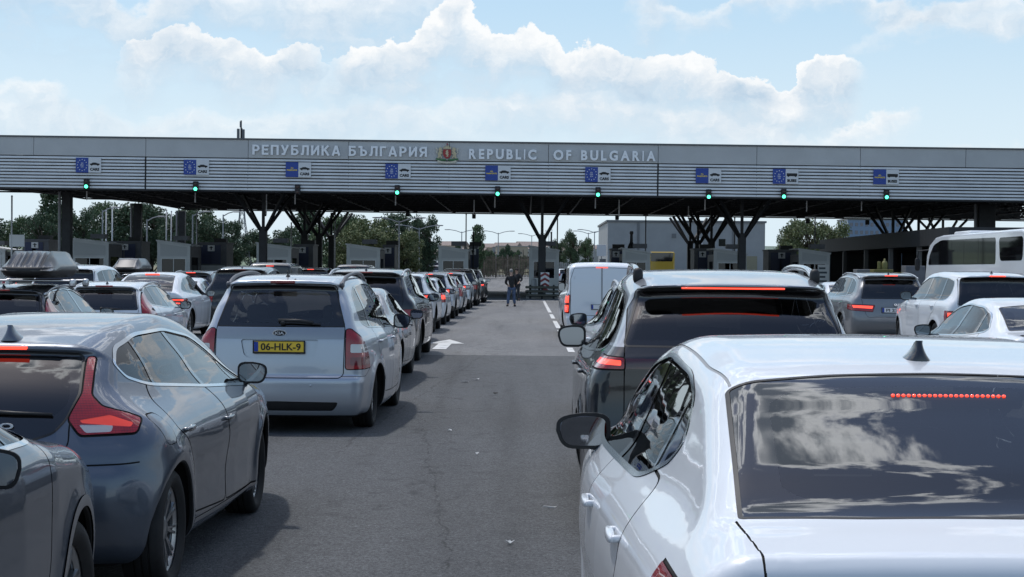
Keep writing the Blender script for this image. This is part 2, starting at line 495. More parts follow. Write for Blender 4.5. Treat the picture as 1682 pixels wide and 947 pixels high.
# ------------------------------------------------------------------ implicit surfaces
def surface_nets(f, lo, hi, h):
    lo, hi = np.array(lo), np.array(hi); n = np.ceil((hi-lo)/h).astype(int)+1
    ax = [lo[i]+h*np.arange(n[i]) for i in range(3)]
    G = np.stack(np.meshgrid(*ax, indexing='ij'), -1).reshape(-1, 3)
    F = f(G).reshape(n)
    S = F < 0
    C = np.zeros(n-1, int)
    for i in (0, 1):
        for j in (0, 1):
            for k in (0, 1): C += S[i:n[0]-1+i, j:n[1]-1+j, k:n[2]-1+k]
    act = (C > 0) & (C < 8); ids = np.full(n-1, -1); I = np.argwhere(act); ids[act] = np.arange(len(I))
    acc = np.zeros((len(I), 3)); cnt = np.zeros(len(I))
    cor = [np.array(c) for c in ((0,0,0),(1,0,0),(0,1,0),(1,1,0),(0,0,1),(1,0,1),(0,1,1),(1,1,1))]
    for a, b in ((0,1),(2,3),(4,5),(6,7),(0,2),(1,3),(4,6),(5,7),(0,4),(1,5),(2,6),(3,7)):
        A, B = I+cor[a], I+cor[b]; fa, fb = F[tuple(A.T)], F[tuple(B.T)]
        m = (fa < 0) != (fb < 0); t = np.where(m, fa/(fa-fb+1e-12), 0)[:, None]
        acc += np.where(m[:, None], A+(B-A)*t, 0); cnt += m
    V = lo+h*acc/cnt[:, None]
    Q = []
    for d in range(3):
        e = [0, 0, 0]; e[d] = 1
        s0 = S[:n[0]-e[0], :n[1]-e[1], :n[2]-e[2]]; s1 = S[e[0]:, e[1]:, e[2]:]
        E = np.argwhere(s0 != s1); u, v = (d+1) % 3, (d+2) % 3
        E = E[(E[:, u] > 0) & (E[:, v] > 0)]
        du = np.zeros(3, int); du[u] = 1; dv = np.zeros(3, int); dv[v] = 1
        q = np.stack([ids[tuple((E-du-dv).T)], ids[tuple((E-dv).T)], ids[tuple(E.T)], ids[tuple((E-du).T)]], 1)
        fl = s0[tuple(E.T)]
        q[~fl] = q[~fl][:, ::-1]; Q.append(q)
    return V, np.concatenate(Q)
def grad(f, P, e=.012):
    g = np.empty_like(P)
    for i in range(3):
        d = np.zeros(3); d[i] = e
        g[:, i] = (f(P+d)-f(P-d))/(2*e)
    return g
def unit(g): return g/(np.linalg.norm(g, axis=1, keepdims=True)+1e-12)
def clip(V, N, T, g):
    """split triangles by the sign of the vertex value g; returns V, N, T inside, T outside, value at every vertex"""
    ins = g < 0; c = ins[T].sum(1)
    Tin, Tout = [T[c == 3]], [T[c == 0]]
    newV, newN, base = [V], [N], len(V)
    for want in (1, 2):
        X = T[c == want]
        if not len(X): continue
        m = ins[X] if want == 1 else ~ins[X]
        k = m.argmax(1); r = np.arange(len(X))
        a, b, d = X[r, k], X[r, (k+1) % 3], X[r, (k+2) % 3]
        def cross(p, q):
            t = (g[p]/(g[p]-g[q]+1e-15))[:, None]; return V[p]+(V[q]-V[p])*t, N[p]+(N[q]-N[p])*t
        v1, n1 = cross(a, b); v2, n2 = cross(a, d)
        i1 = base+np.arange(len(X)); i2 = i1+len(X); base += 2*len(X)
        newV += [v1, v2]; newN += [n1, n2]
        one = np.stack([a, i1, i2], 1); two = np.concatenate([np.stack([i1, b, d], 1), np.stack([i1, d, i2], 1)])
        if want == 1: Tin.append(one); Tout.append(two)
        else: Tout.append(one); Tin.append(two)
    return np.concatenate(newV), np.concatenate(newN), np.concatenate(Tin), np.concatenate(Tout)
def refine(V, N, T, mask):
    X = T[mask]
    if not len(X): return V, N, T
    e = np.sort(np.concatenate([X[:, [0, 1]], X[:, [1, 2]], X[:, [2, 0]]]), 1)
    u, inv = np.unique(e, axis=0, return_inverse=True); inv = inv.ravel(); n = len(X); b = len(V)
    ab, bc, ca = b+inv[:n], b+inv[n:2*n], b+inv[2*n:]
    V = np.concatenate([V, (V[u[:, 0]]+V[u[:, 1]])/2]); N = np.concatenate([N, N[u[:, 0]]+N[u[:, 1]]])
    a, bb, c = X.T
    T = np.concatenate([T[~mask], np.stack([a, ab, ca], 1), np.stack([ab, bb, bc], 1), np.stack([ca, bc, c], 1), np.stack([ab, bc, ca], 1)])
    return V, N, T
def shell(name, V, N, T, m, parent, off=0., shift=(0, 0, 0)):
    """mesh object from triangles with given normals"""
    u, inv = np.unique(T, return_inverse=True)
    v = V[u]+unit(N[u])*off+np.array(shift); nn = unit(N[u]); t = inv.reshape(-1, 3)
    a = v[t[:, 1]]-v[t[:, 0]]; b = v[t[:, 2]]-v[t[:, 0]]
    t = t[np.linalg.norm(np.cross(a, b), axis=1) > 1e-10]
    me = bpy.data.meshes.new(name)
    me.vertices.add(len(v)); me.vertices.foreach_set('co', v.ravel())
    me.loops.add(len(t)*3); me.loops.foreach_set('vertex_index', t.ravel().astype(np.int32))
    me.polygons.add(len(t)); me.polygons.foreach_set('loop_start', np.arange(0, len(t)*3, 3, dtype=np.int32))
    me.polygons.foreach_set('use_smooth', np.ones(len(t), bool))
    me.update(calc_edges=True)
    if len(v): me.normals_split_custom_set_from_vertices(nn.tolist())
    me.materials.append(m)
    o = bpy.data.objects.new(name, me); link(o, parent); return o
# ------------------------------------------------------------------ ground, markings, hills
def ground_material(name, base, patchy):
    m = bpy.data.materials.new(name); m.use_nodes = True; t = m.node_tree; g = NT(t); b = t.nodes['Principled BSDF']
    co = g.n('ShaderNodeTexCoord').outputs['Object']
    x, y, z = g.sep(co)[:3]
    fine = g.sstep(g.noise(co, 60., 3, .75), .33, .67)
    grit = g.sstep(g.noise(co, 150., 2, .6), .35, .65)
    mid = g.noise(co, 5., 7, .7)
    big = g.noise(g.comb(g.mul(x, 1.0), g.mul(y, .22), 0.), .55, 6, .6)
    v = g.add(1.0, g.add(g.mul(g.sub(fine, .5), .95), g.mul(g.sub(grit, .5), .75)))
    speck = g.noise(co, 38., 1, .5)
    v = g.add(v, g.mul(g.sstep(speck, .70, .76), .9))
    v = g.mul(v, g.add(1.0, g.mul(g.sub(mid, .5), .55)))
    stain = g.noise(g.comb(g.mul(x, 1.3), y, 5.), .9, 5, .6, .6)
    v = g.mul(v, g.sub(1.0, g.mul(g.sstep(stain, .60, .72), .22)))
    v = g.mul(v, g.add(1.0, g.mul(g.sub(big, .5), patchy)))
    # oil and tyre darkening along the wheel tracks
    tr = g.noise(g.comb(g.mul(x, 1.6), g.mul(y, .05), 3.), 1.2, 4, .5)
    v = g.mul(v, g.sub(1.0, g.mul(g.sstep(tr, .5, .75), .28)))
    drip = g.noise(g.comb(g.mul(x, 1.), g.mul(y, .8), 11.), 4.5, 3, .5)
    lane = g.m('POWER', 2.718, g.mul(g.m('POWER', g.m('DIVIDE', g.add(x, .85), .75), 2.), -1.))
    v = g.mul(v, g.sub(1.0, g.mul(g.mul(g.sstep(drip, .58, .70), lane), .35)))
    # cracks along the middle of the lane
    def crack(v, x0, slope, amp, sc, w, dark, y0, y1):
        wob = g.mul(g.sub(g.noise(g.comb(0., y, 7.+x0), sc, 8, .7), .5), amp)
        d = g.m('ABSOLUTE', g.sub(x, g.add(g.add(x0, g.mul(y, slope)), wob)))
        wid = g.mul(g.sstep(g.noise(g.comb(g.mul(x, 3.), g.mul(y, 1.), 1.), 3., 3, .6), .34, .62), w)
        k = g.mul(g.sstep(d, wid, g.mul(wid, .3)), g.mul(g.sstep(y, y0, y0+1.), g.sstep(y, y1, y1-1.)))
        return g.mul(v, g.sub(1.0, g.mul(k, dark*.72)))
    v = crack(v, .38, -.088, .30, 1.6, .016, .62, 6., 20.)
    v = crack(v, .33, -.086, .55, 2.4, .012, .5, 7., 19.)
    v = crack(v, .42, -.089, .40, 3.5, .009, .45, 7., 15.)
    v = crack(v, -2.6, .055, .5, .5, .03, .5, 14., 33.)
    v = g.mul(v, g.sub(1., g.mul(g.mul(g.sstep(g.m('ABSOLUTE', g.sub(x, g.add(.45, g.mul(y, -.088)))), .5, .0), g.sstep(y, 24., 14.)), .10)))
    c = g.mix(g.sstep(big, .3, .7), tuple(k*.93 for k in base)+(1,), (base[0]*1.06, base[1]*1.05, base[2]*1.03, 1))
    nd = g.n('ShaderNodeVectorMath', operation='SCALE'); g.put(nd.inputs[0], c); g.put(nd.inputs['Scale'], v)
    g.put(b.inputs['Base Color'], nd.outputs[0])
    b.inputs['Roughness'].default_value = .82
    b.inputs['Specular IOR Level'].default_value = .35
    bp = g.n('ShaderNodeBump'); bp.inputs['Strength'].default_value = .5; bp.inputs['Distance'].default_value = .01
    g.put(bp.inputs['Height'], fine); t.links.new(bp.outputs[0], b.inputs['Normal'])
    return m
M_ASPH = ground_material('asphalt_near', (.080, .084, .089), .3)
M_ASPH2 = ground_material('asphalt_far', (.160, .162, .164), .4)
M_EARTH = mat('dry_grass', (.16, .15, .085), .95, var=.35, vscale=.15)
M_MARK = mat('road_paint', (.60, .60, .58), .6, var=.12, vscale=9, dirt=((.15, .15, .15), .95))
M_CONC = mat('concrete', (.33, .32, .30), .85, var=.25, vscale=1.5)

def sheet(name, poly, z, m, sub=None):
    b = MB(); b.addraw([(p[0], p[1], z if len(p) < 3 else p[2]) for p in poly], [tuple(range(len(poly)))])
    o = b.build(name, m); return struct(o)
def ground_sheet():
    ys = [-60, 0, 60, 135, 150, 175, 260, 420, 800, 1500, 3000, 9000]; zs = [0, 0, 0, 0, .25, .9, 1.2, 1.6, 2., 3., 4., 5.]
    xs = [-6000, -1500, -300, -80, 80, 300, 1500, 6000]
    V = [(x, y, z) for y, z in zip(ys, zs) for x in xs]; n = len(xs)
    F = [(i*n+j, i*n+j+1, (i+1)*n+j+1, (i+1)*n+j) for i in range(len(ys)-1) for j in range(n-1)]
    b = MB(); b.addraw(V, F); return struct(b.build('ground', M_EARTH))
ground_sheet()
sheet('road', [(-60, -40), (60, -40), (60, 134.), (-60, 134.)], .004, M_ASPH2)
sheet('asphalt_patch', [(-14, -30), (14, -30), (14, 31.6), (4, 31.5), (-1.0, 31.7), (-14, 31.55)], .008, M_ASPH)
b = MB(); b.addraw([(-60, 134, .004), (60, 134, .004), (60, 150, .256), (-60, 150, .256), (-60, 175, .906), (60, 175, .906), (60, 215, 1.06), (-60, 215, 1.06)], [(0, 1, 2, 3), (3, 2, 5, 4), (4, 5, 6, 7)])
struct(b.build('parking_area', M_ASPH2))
def mark(name, poly, label):
    b = MB(); b.addraw([(x, y, .013) for x, y in poly], [tuple(range(len(poly)))]); return struct(b.build(name, M_MARK))
for a, c in ((33.1, 35), (38.6, 45.2), (46.7, 53.4), (56, 61.4), (64, 91)):
    mark('lane_line', [(.88, a), (1.02, a), (1.02, c), (.88, c)], '')
mark('lane_arrow', [(-2.02, 33.9), (-1.72, 33.9), (-1.72, 36.4), (-1.42, 36.4), (-1.87, 38.6), (-2.30, 36.4), (-2.02, 36.4)], '')
mark('stop_line', [(-2.9, 87.6), (3.6, 87.6), (3.6, 88.5), (-2.9, 88.5)], '')

def hill(name, y, z0, hs, depth, m):
    """low ridge across the view; hs: (px, height)"""
    P = smooth_poly([(X_at(px, y), h) for px, h in hs], False, 8)
    V = []; F = []; n = len(P)
    for k, (f, dy) in enumerate(((0, -depth), (.62, -depth*.5), (1., 0), (0, depth))):
        for x, h in P: V.append((x, y+dy, z0+(h-z0)*f if f else z0-2))
    for k in range(3):
        for i in range(n-1): F.append((k*n+i, k*n+i+1, (k+1)*n+i+1, (k+1)*n+i))
    b = MB(); b.addraw(V, F); return struct(b.build(name, m, None, True))
hill('hill', 1700, 3, [(-400, 20), (200, 24), (600, 26), (740, 24), (830, 26), (900, 25), (985, 24), (1100, 26), (1500, 22), (2200, 16)], 400, mat('far_slope', (.13, .17, .11), .95, var=.4, vscale=.012))
hill('hill', 2600, 3, [(-400, 40), (300, 55), (700, 40), (800, 43), (870, 48), (960, 42), (1100, 44), (1600, 40), (2200, 30)], 500, mat('far_ridge', (.12, .16, .13), .95, var=.3, vscale=.008))

# ------------------------------------------------------------------ trees
def leaf_mat(name, c):
    m = bpy.data.materials.new(name); m.use_nodes = True; t = m.node_tree; g = NT(t); b = t.nodes['Principled BSDF']
    oi = g.n('ShaderNodeNewGeometry').outputs['Random Per Island']
    co = g.n('ShaderNodeTexCoord').outputs['Object']
    n = g.noise(co, .9, 3, .6)
    f = g.add(g.mul(oi, .6), g.mul(n, .5))
    g.put(b.inputs['Base Color'], g.mix(f, tuple(k*.45 for k in c)+(1,), tuple(min(1, k*1.55) for k in c)+(1,)))
    b.inputs['Roughness'].default_value = .6; b.inputs['Specular IOR Level'].default_value = .25
    return m
M_LEAF = {'dark': leaf_mat('leaf_dark', (.070, .104, .058)), 'olive': leaf_mat('leaf_olive', (.145, .17, .078)), 'green': leaf_mat('leaf_green', (.092, .135, .066))}
M_BARK = mat('bark', (.06, .048, .038), .9, var=.4, bump=.4, bscale=12)
TREE_MESH = {}
def tree_mesh(kind, seed):
    key = (kind, seed)
    if key in TREE_MESH: return TREE_MESH[key]
    r = np.random.default_rng(seed*17+hash(kind) % 7 if False else seed*17+len(kind))
    H = 1.0
    tr = MB()
    top = .75
    bend = r.normal(0, .02, (6, 2)).cumsum(0)
    pts = [(bend[i, 0], bend[i, 1], top*i/5) for i in range(6)]
    tr.tube(pts, np.linspace(.028, .008, 6), 7)
    clumps = []
    n = {'broad': 46, 'pine': 40, 'tall': 46, 'bush': 24}[kind]
    for i in range(n):
        if kind == 'pine':
            h = .22+.78*(i/n); rad = .26*(1-h)**.75+.03; a = r.uniform(0, 6.28); q = r.uniform(.2, 1.)*rad
            c = np.array((q*math.cos(a), q*math.sin(a), h)); s = .05+.07*(1-h)+r.uniform(0, .03)
        elif kind == 'tall':
            h = .15+.82*r.random(); rad = .20*math.sin(math.pi*min(1, (h-.08)/.95))**.6; a = r.uniform(0, 6.28); q = r.random()**.5*rad
            c = np.array((q*math.cos(a), q*math.sin(a), h)); s = .07+r.uniform(0, .05)
        elif kind == 'bush':
            a = r.uniform(0, 6.28); q = r.random()**.5*.5; h = .15+.65*r.random()*(1-q); c = np.array((q*math.cos(a), q*math.sin(a), h)); s = .15+r.uniform(0, .08)
        else:
            h = .16+.78*r.random(); rad = .42*math.sin(math.pi*min(1, max(.05, (h-.15)/.9)))**.55; a = r.uniform(0, 6.28); q = r.random()**.5*rad
            c = np.array((q*math.cos(a), q*math.sin(a), h)); s = .085+r.uniform(0, .075)
        clumps.append((c, s))
        if kind != 'bush' and i % 2 == 0:
            z0 = max(.1, c[2]-.16); k = min(5, int(z0/top*5)); p0 = np.array(pts[k]); tr.tube([p0, (p0+c)/2+np.array((0, 0, -.01)), c], [.011, .007, .003], 5)
    V = []; F = []; m = 0
    for c, s in clumps:
        k = int(230*(s/.12)**2)
        d = r.normal(0, 1, (k, 3)); d /= np.linalg.norm(d, axis=1, keepdims=True); d *= (r.random((k, 1))**.45)*s*np.array((1.15, 1.15, .8))
        p = c+d; sz = r.uniform(.010, .024, k)*(1.6 if kind == 'bush' else 1.)
        u = r.normal(0, 1, (k, 3)); u /= np.linalg.norm(u, axis=1, keepdims=True); w = np.cross(u, r.normal(0, 1, (k, 3))); w /= np.linalg.norm(w, axis=1, keepdims=True)
        for j in range(k):
            a, b_ = u[j]*sz[j], w[j]*sz[j]*.75
            V += [p[j]-a, p[j]-b_*.8, p[j]+a, p[j]+b_]; F.append((m, m+1, m+2, m+3)); m += 4
    cr = MB(); cr.addraw(np.array(V), F)
    to = tr.build('trunk', M_BARK, None, True); tm = to.data; bpy.data.objects.remove(to)
    me = bpy.data.meshes.new('crown'); me.from_pydata(np.array(V).tolist(), [], F); me.materials.append(M_LEAF['dark'])
    TREE_MESH[key] = (tm, me); return tm, me
def tree(px, ytop, D, wpx, kind, col, label, group, seed, name='tree'):
    h = Z_at(px, ytop, D)-(.5 if D > 150 else 0); X = X_at(px, D)
    root = thing(name, label, 'bush' if kind == 'bush' else 'tree', (X, D, (.3 if D < 160 else 1.) if D > 150 else 0), seed*1.3, group)
    tm, cm = tree_mesh(kind, seed)
    w = wpx/2600*D
    nat = {'broad': 1.0, 'pine': .56, 'tall': .50, 'bush': 1.3}[kind]
    sx = w/nat
    t = link(bpy.data.objects.new('trunk', tm), root); c = link(bpy.data.objects.new('crown', cm), root)
    t.scale = (h, h, h); c.scale = (sx, sx, h)
    c.material_slots[0].link = 'OBJECT'; c.material_slots[0].material = M_LEAF[col]
    return root
TR = [ # px, top, D, width, kind, colour, seed
 (-22, 344, 150, 95, 'broad', 'dark', 1), (28, 352, 158, 80, 'broad', 'green', 2), (66, 350, 150, 70, 'broad', 'dark', 3), (86, 322, 162, 70, 'tall', 'dark', 4), (128, 338, 152, 90, 'broad', 'dark', 5),
 (172, 342, 160, 85, 'broad', 'green', 6), (205, 335, 155, 75, 'tall', 'dark', 7), (248, 336, 162, 90, 'broad', 'dark', 1), (290, 340, 152, 80, 'broad', 'dark', 2), (322, 346, 160, 80, 'broad', 'green', 3),
 (352, 356, 155, 70, 'broad', 'dark', 5), (385, 372, 165, 60, 'broad', 'dark', 6), (425, 384, 170, 70, 'broad', 'dark', 1), (470, 380, 172, 70, 'broad', 'dark', 2), (505, 352, 160, 56, 'tall', 'dark', 7),
 (556, 352, 150, 110, 'broad', 'green', 4), (604, 358, 146, 105, 'broad', 'olive', 3), (652, 349, 158, 105, 'broad', 'dark', 6), (698, 350, 155, 60, 'broad', 'dark', 5), (664, 378, 145, 80, 'broad', 'olive', 2), (622, 374, 142, 84, 'broad', 'olive', 1), (578, 380, 140, 84, 'broad', 'olive', 6),
 (784, 378, 170, 28, 'tall', 'green', 4), (1318, 358, 150, 84, 'broad', 'olive', 3), (1368, 360, 155, 80, 'broad', 'olive', 5), (1290, 376, 158, 40, 'broad', 'olive', 2),
 (938, 382, 230, 36, 'broad', 'dark', 1), (962, 396, 230, 34, 'broad', 'green', 2), (918, 398, 235, 30, 'broad', 'dark', 5)]
words = ['spreading', 'rounded', 'dense', 'slim', 'ragged', 'loose', 'narrow']
TL = ['dark rounded tree cut by the left edge of the photo', 'mid green tree behind the leftmost grey booth', 'dark tree just left of the first canopy column', 'tall slim dark tree rising highest near the left canopy end', 'dark tree right behind the thick left canopy column',
 'mid green tree left of the second thick canopy column', 'narrow dark tree behind the second thick canopy column', 'dark tree between the second and third thick canopy columns', 'dark tree behind the third thick canopy column', 'mid green tree right of the third thick canopy column',
 'dark tree sloping down towards the lattice mast', 'low dark tree in front of the lattice mast', 'low dark tree behind the first branching column', 'low dark tree right of the first branching column', 'slim dark tree behind the cluster of branching columns',
 'mid green tree behind the booth right of the column cluster', 'olive tree above the booth right of the column cluster', 'tall dark tree behind the olive trees near the open sky gap', 'dark tree at the right end of the middle clump', 'small olive tree at the right front of the middle clump', 'small olive tree in the middle front of the clump', 'small olive tree at the left front of the clump',
 'lone slim green tree right of the middle clump', 'large olive tree right of the white hall', 'olive tree beside the blue glazed building', 'small olive tree hugging the right end of the white hall',
 'dark tree highest in the clump left of the white hall', 'mid green tree beside the left wall of the white hall', 'dark tree at the left of the clump before the white hall']
for (px, yt, D, w, k, c, sd), lb in zip(TR, TL): tree(px, yt, D, w, k, c, lb, 'trees beyond the checkpoint', sd)
for i, (px, yt, D, w, c, lb) in enumerate([(757, 384, 175, 26, 'dark', 'dark bush peeking over the booth left of the open lane'), (804, 404, 180, 34, 'green', 'green bush left behind the brown fence'), (832, 398, 185, 30, 'dark', 'dark bush in the middle behind the brown fence'), (855, 402, 182, 30, 'green', 'green bush behind the brown fence beside the central column'), (770, 398, 176, 26, 'green', 'green bush beside the lone slim tree')]):
    tree(px, yt, D, w, 'bush', c, lb, 'bushes beyond the checkpoint', 8+i % 3, 'bush')

# ------------------------------------------------------------------ buildings behind
M_HALL = mat('hall_panel', (.29, .30, .305), .6, var=.06, vscale=.6)
M_HALL2 = mat('hall_trim', (.15, .155, .16), .6)
M_WINB = mat('window_dark', (.015, .018, .022), .08, spec=.8)
def hall():
    x0, x1 = 9.15, 27.0; D0, D1 = 180., 203.; z0 = .9; h = Z_at(1120, 365, D0)
    root = thing('warehouse', 'large plain pale grey hall with flat roof beyond the checkpoint', 'building', ((x0+x1)/2, D0, z0))
    cx = (x0+x1)/2
    L = lambda x: x-cx
    b = MB(); b.b2((L(x0), 0, -1), (L(x1), D1-D0, h-z0)); b.build('wall', M_HALL, root)
    r = MB(); r.b2((L(x0)-.15, -.15, h-z0), (L(x1)+.15, D1-D0+.15, h-z0+.22)); r.build('roof_edge', M_HALL2, root)
    for px in (1048, 1204):
        p = MB(); x = X_at(px, D0); p.b2((L(x)-.12, -.1, -.5), (L(x)+.12, -.003, h-z0-.003)); p.build('downpipe', M_HALL2, root)
    for px, py, w, hh in ((1186, 398, .75, .8), (1148, 397, .8, .8), (1107, 387, .5, .5)):
        p = MB(); c = at(px, py, D0); p.box((L(c.x), -.03, c.z-z0), (w, .06, hh)); p.build('window' if px != 1148 else 'wall_sign', M_WINB if px == 1186 else (M_WHITE if px == 1148 else M_HALL2), root)
    for k in range(9):
        pass
    d = MB(); c = at(1232, 432, D0); d.b2((L(c.x)-.8, -.05, -.2), (L(c.x)+.8, -.004, 2.6)); d.build('door', mat('hall_door', (.24, .22, .15), .6), root)
hall()
M_BLUEG = mat('blue_facade', (.13, .20, .32), .3, .2)
M_BLUEW = mat('blue_window', (.03, .05, .10), .08, spec=.9)
def tower_block():
    D = 420; x0, x1 = X_at(1392, D), X_at(1486, D); h = Z_at(1430, 361, D); z0 = 1.5
    root = thing('office_block', 'blue glazed office block with small square windows far behind the shelter', 'building', ((x0+x1)/2, D, z0)); cx = (x0+x1)/2
    b = MB(); b.b2((x0-cx, 0, -1), (x1-cx, 14, h-z0)); b.build('wall', M_BLUEG, root)
    r = MB(); r.b2((x0-cx-.2, -.2, h-z0), (x1-cx+.2, 14.2, h-z0+.4)); r.build('roof_edge', M_HALL2, root)
    for iz in range(4):
        for ix in range(11):
            w = MB(); X = x0-cx+.9+ix*1.36; Z = h-z0-1.2-iz*2.1; w.box((X, -.03, Z), (.75, .06, .95)); w.build('window', M_BLUEW, root)
tower_block()
# far town on the slope
wts = [mat('town_white', (.42, .42, .40), .8), mat('town_grey', (.30, .31, .31), .8), mat('town_tan', (.36, .31, .25), .8)]
M_ROOFT = mat('town_roof', (.24, .19, .17), .8)
tw = []
for i in range(26):
    px = 728+i*10.2+random.uniform(-3, 3); D = random.uniform(900, 1250)
    w = random.uniform(10, 22); h = random.uniform(6, 13); X = X_at(px, D); z = 2.2+(D-800)/900*12
    lb = '%s %s far off, %s' % (('pale block', 'grey block', 'tan house')[i % 3], 'with flat roof' if i % 2 else 'with pitched roof',
        ('at the far left of the town', 'left of the lone slim tree', 'right of the lone slim tree', 'above the brown fence', 'left of the central column', 'right of the central column', 'left of the white hall')[min(6, i*7//26)])
    root = thing('house', lb, 'house', (X, D, z), random.uniform(-.5, .5), 'houses on the far slope')
    b = MB(); b.b2((-w/2, -5, -6), (w/2, 5, h)); b.build('wall', wts[i % 3], root)
    r = MB()
    if i % 2: r.b2((-w/2-.3, -5.3, h), (w/2+.3, 5.3, h+.5))
    else: r.prism([(-5.5, h), (5.5, h), (0, h+2.6)], -w/2-.4, w/2+.4, 'x')
    r.build('roof', M_ROOFT if i % 2 == 0 else wts[1], root)
    for k in range(int(w//4)):
        for j in range(int(h//3.2)):
            q = MB(); q.box((-w/2+2+k*4, -5.03, 1.6+j*3.1), (1.4, .06, 1.3)); q.build('window', M_WINB, root)
M_FENCE = mat('reed_fence', (.20, .15, .11), .9, var=.5, vscale=2.)
def fence(px0, px1, D, h, label, m, n=26):
    x0, x1 = X_at(px0, D), X_at(px1, D); root = thing('fence', label, 'fence', ((x0+x1)/2, D, .9 if D > 150 else 0)); cx = (x0+x1)/2
    b = MB(); w = (x1-x0)/n
    for i in range(n): b.b2((x0-cx+i*w+.03, -.02, .05), (x0-cx+(i+1)*w-.03, .02, h*(.92+.12*random.random())))
    b.b2((x0-cx, .022, .5), (x1-cx, .06, .6)); b.b2((x0-cx, .022, h-.5), (x1-cx, .06, h-.4)); b.build('boards', m, root)
    for k in range(6):
        p = MB(); x = x0-cx+(x1-x0)*k/5; p.b2((x-.06, .062, -.5), (x+.06, .18, h+.05)); p.build('post', M_CONC, root)
fence(776, 872, 172, 2.4, 'brown reed fence across the end of the open lane', M_FENCE, 40)
fence(905, 985, 176, 1.7, 'low grey fence left of the white hall', M_CONC, 24)
fence(388, 470, 150, 1.5, 'pale concrete fence below the lattice mast', M_CONC, 20)
fence(616, 720, 205, 1.6, 'yellowish fence behind the parked cars', mat('fence_yellow', (.35, .32, .22), .9), 24)
# ------------------------------------------------------------------ the checkpoint canopy
D_F = 92.; TILT = .0058; ZB, ZT = 6.13, 9.07
M_FASC = mat('fascia_grey', (.49, .495, .49), .55, .0, var=.06, vscale=.5)
M_SLAT = mat('slat_grey', (.70, .705, .70), .45, .0, var=.08, vscale=.8)
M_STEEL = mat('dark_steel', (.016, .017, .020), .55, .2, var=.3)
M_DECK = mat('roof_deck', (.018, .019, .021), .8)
M_LETTER = mat('letter_white', (.88, .89, .90), .35)
M_LETSIDE = mat('letter_side', (.30, .30, .31), .4)
canopy = thing('canopy', 'long grey border checkpoint canopy with slatted fascia across all lanes', 'canopy', (0, D_F, 0))
canopy.rotation_euler = (0, TILT, 0)
XL, XR = -37., 40.
def cz(px, py, dy=0.):
    """height in the canopy's own frame of a photo pixel on its front"""
    p = at(px, py, D_F+dy); return p.z+TILT*p.x
def cx(px, dy=0.): return X_at(px, D_F+dy)
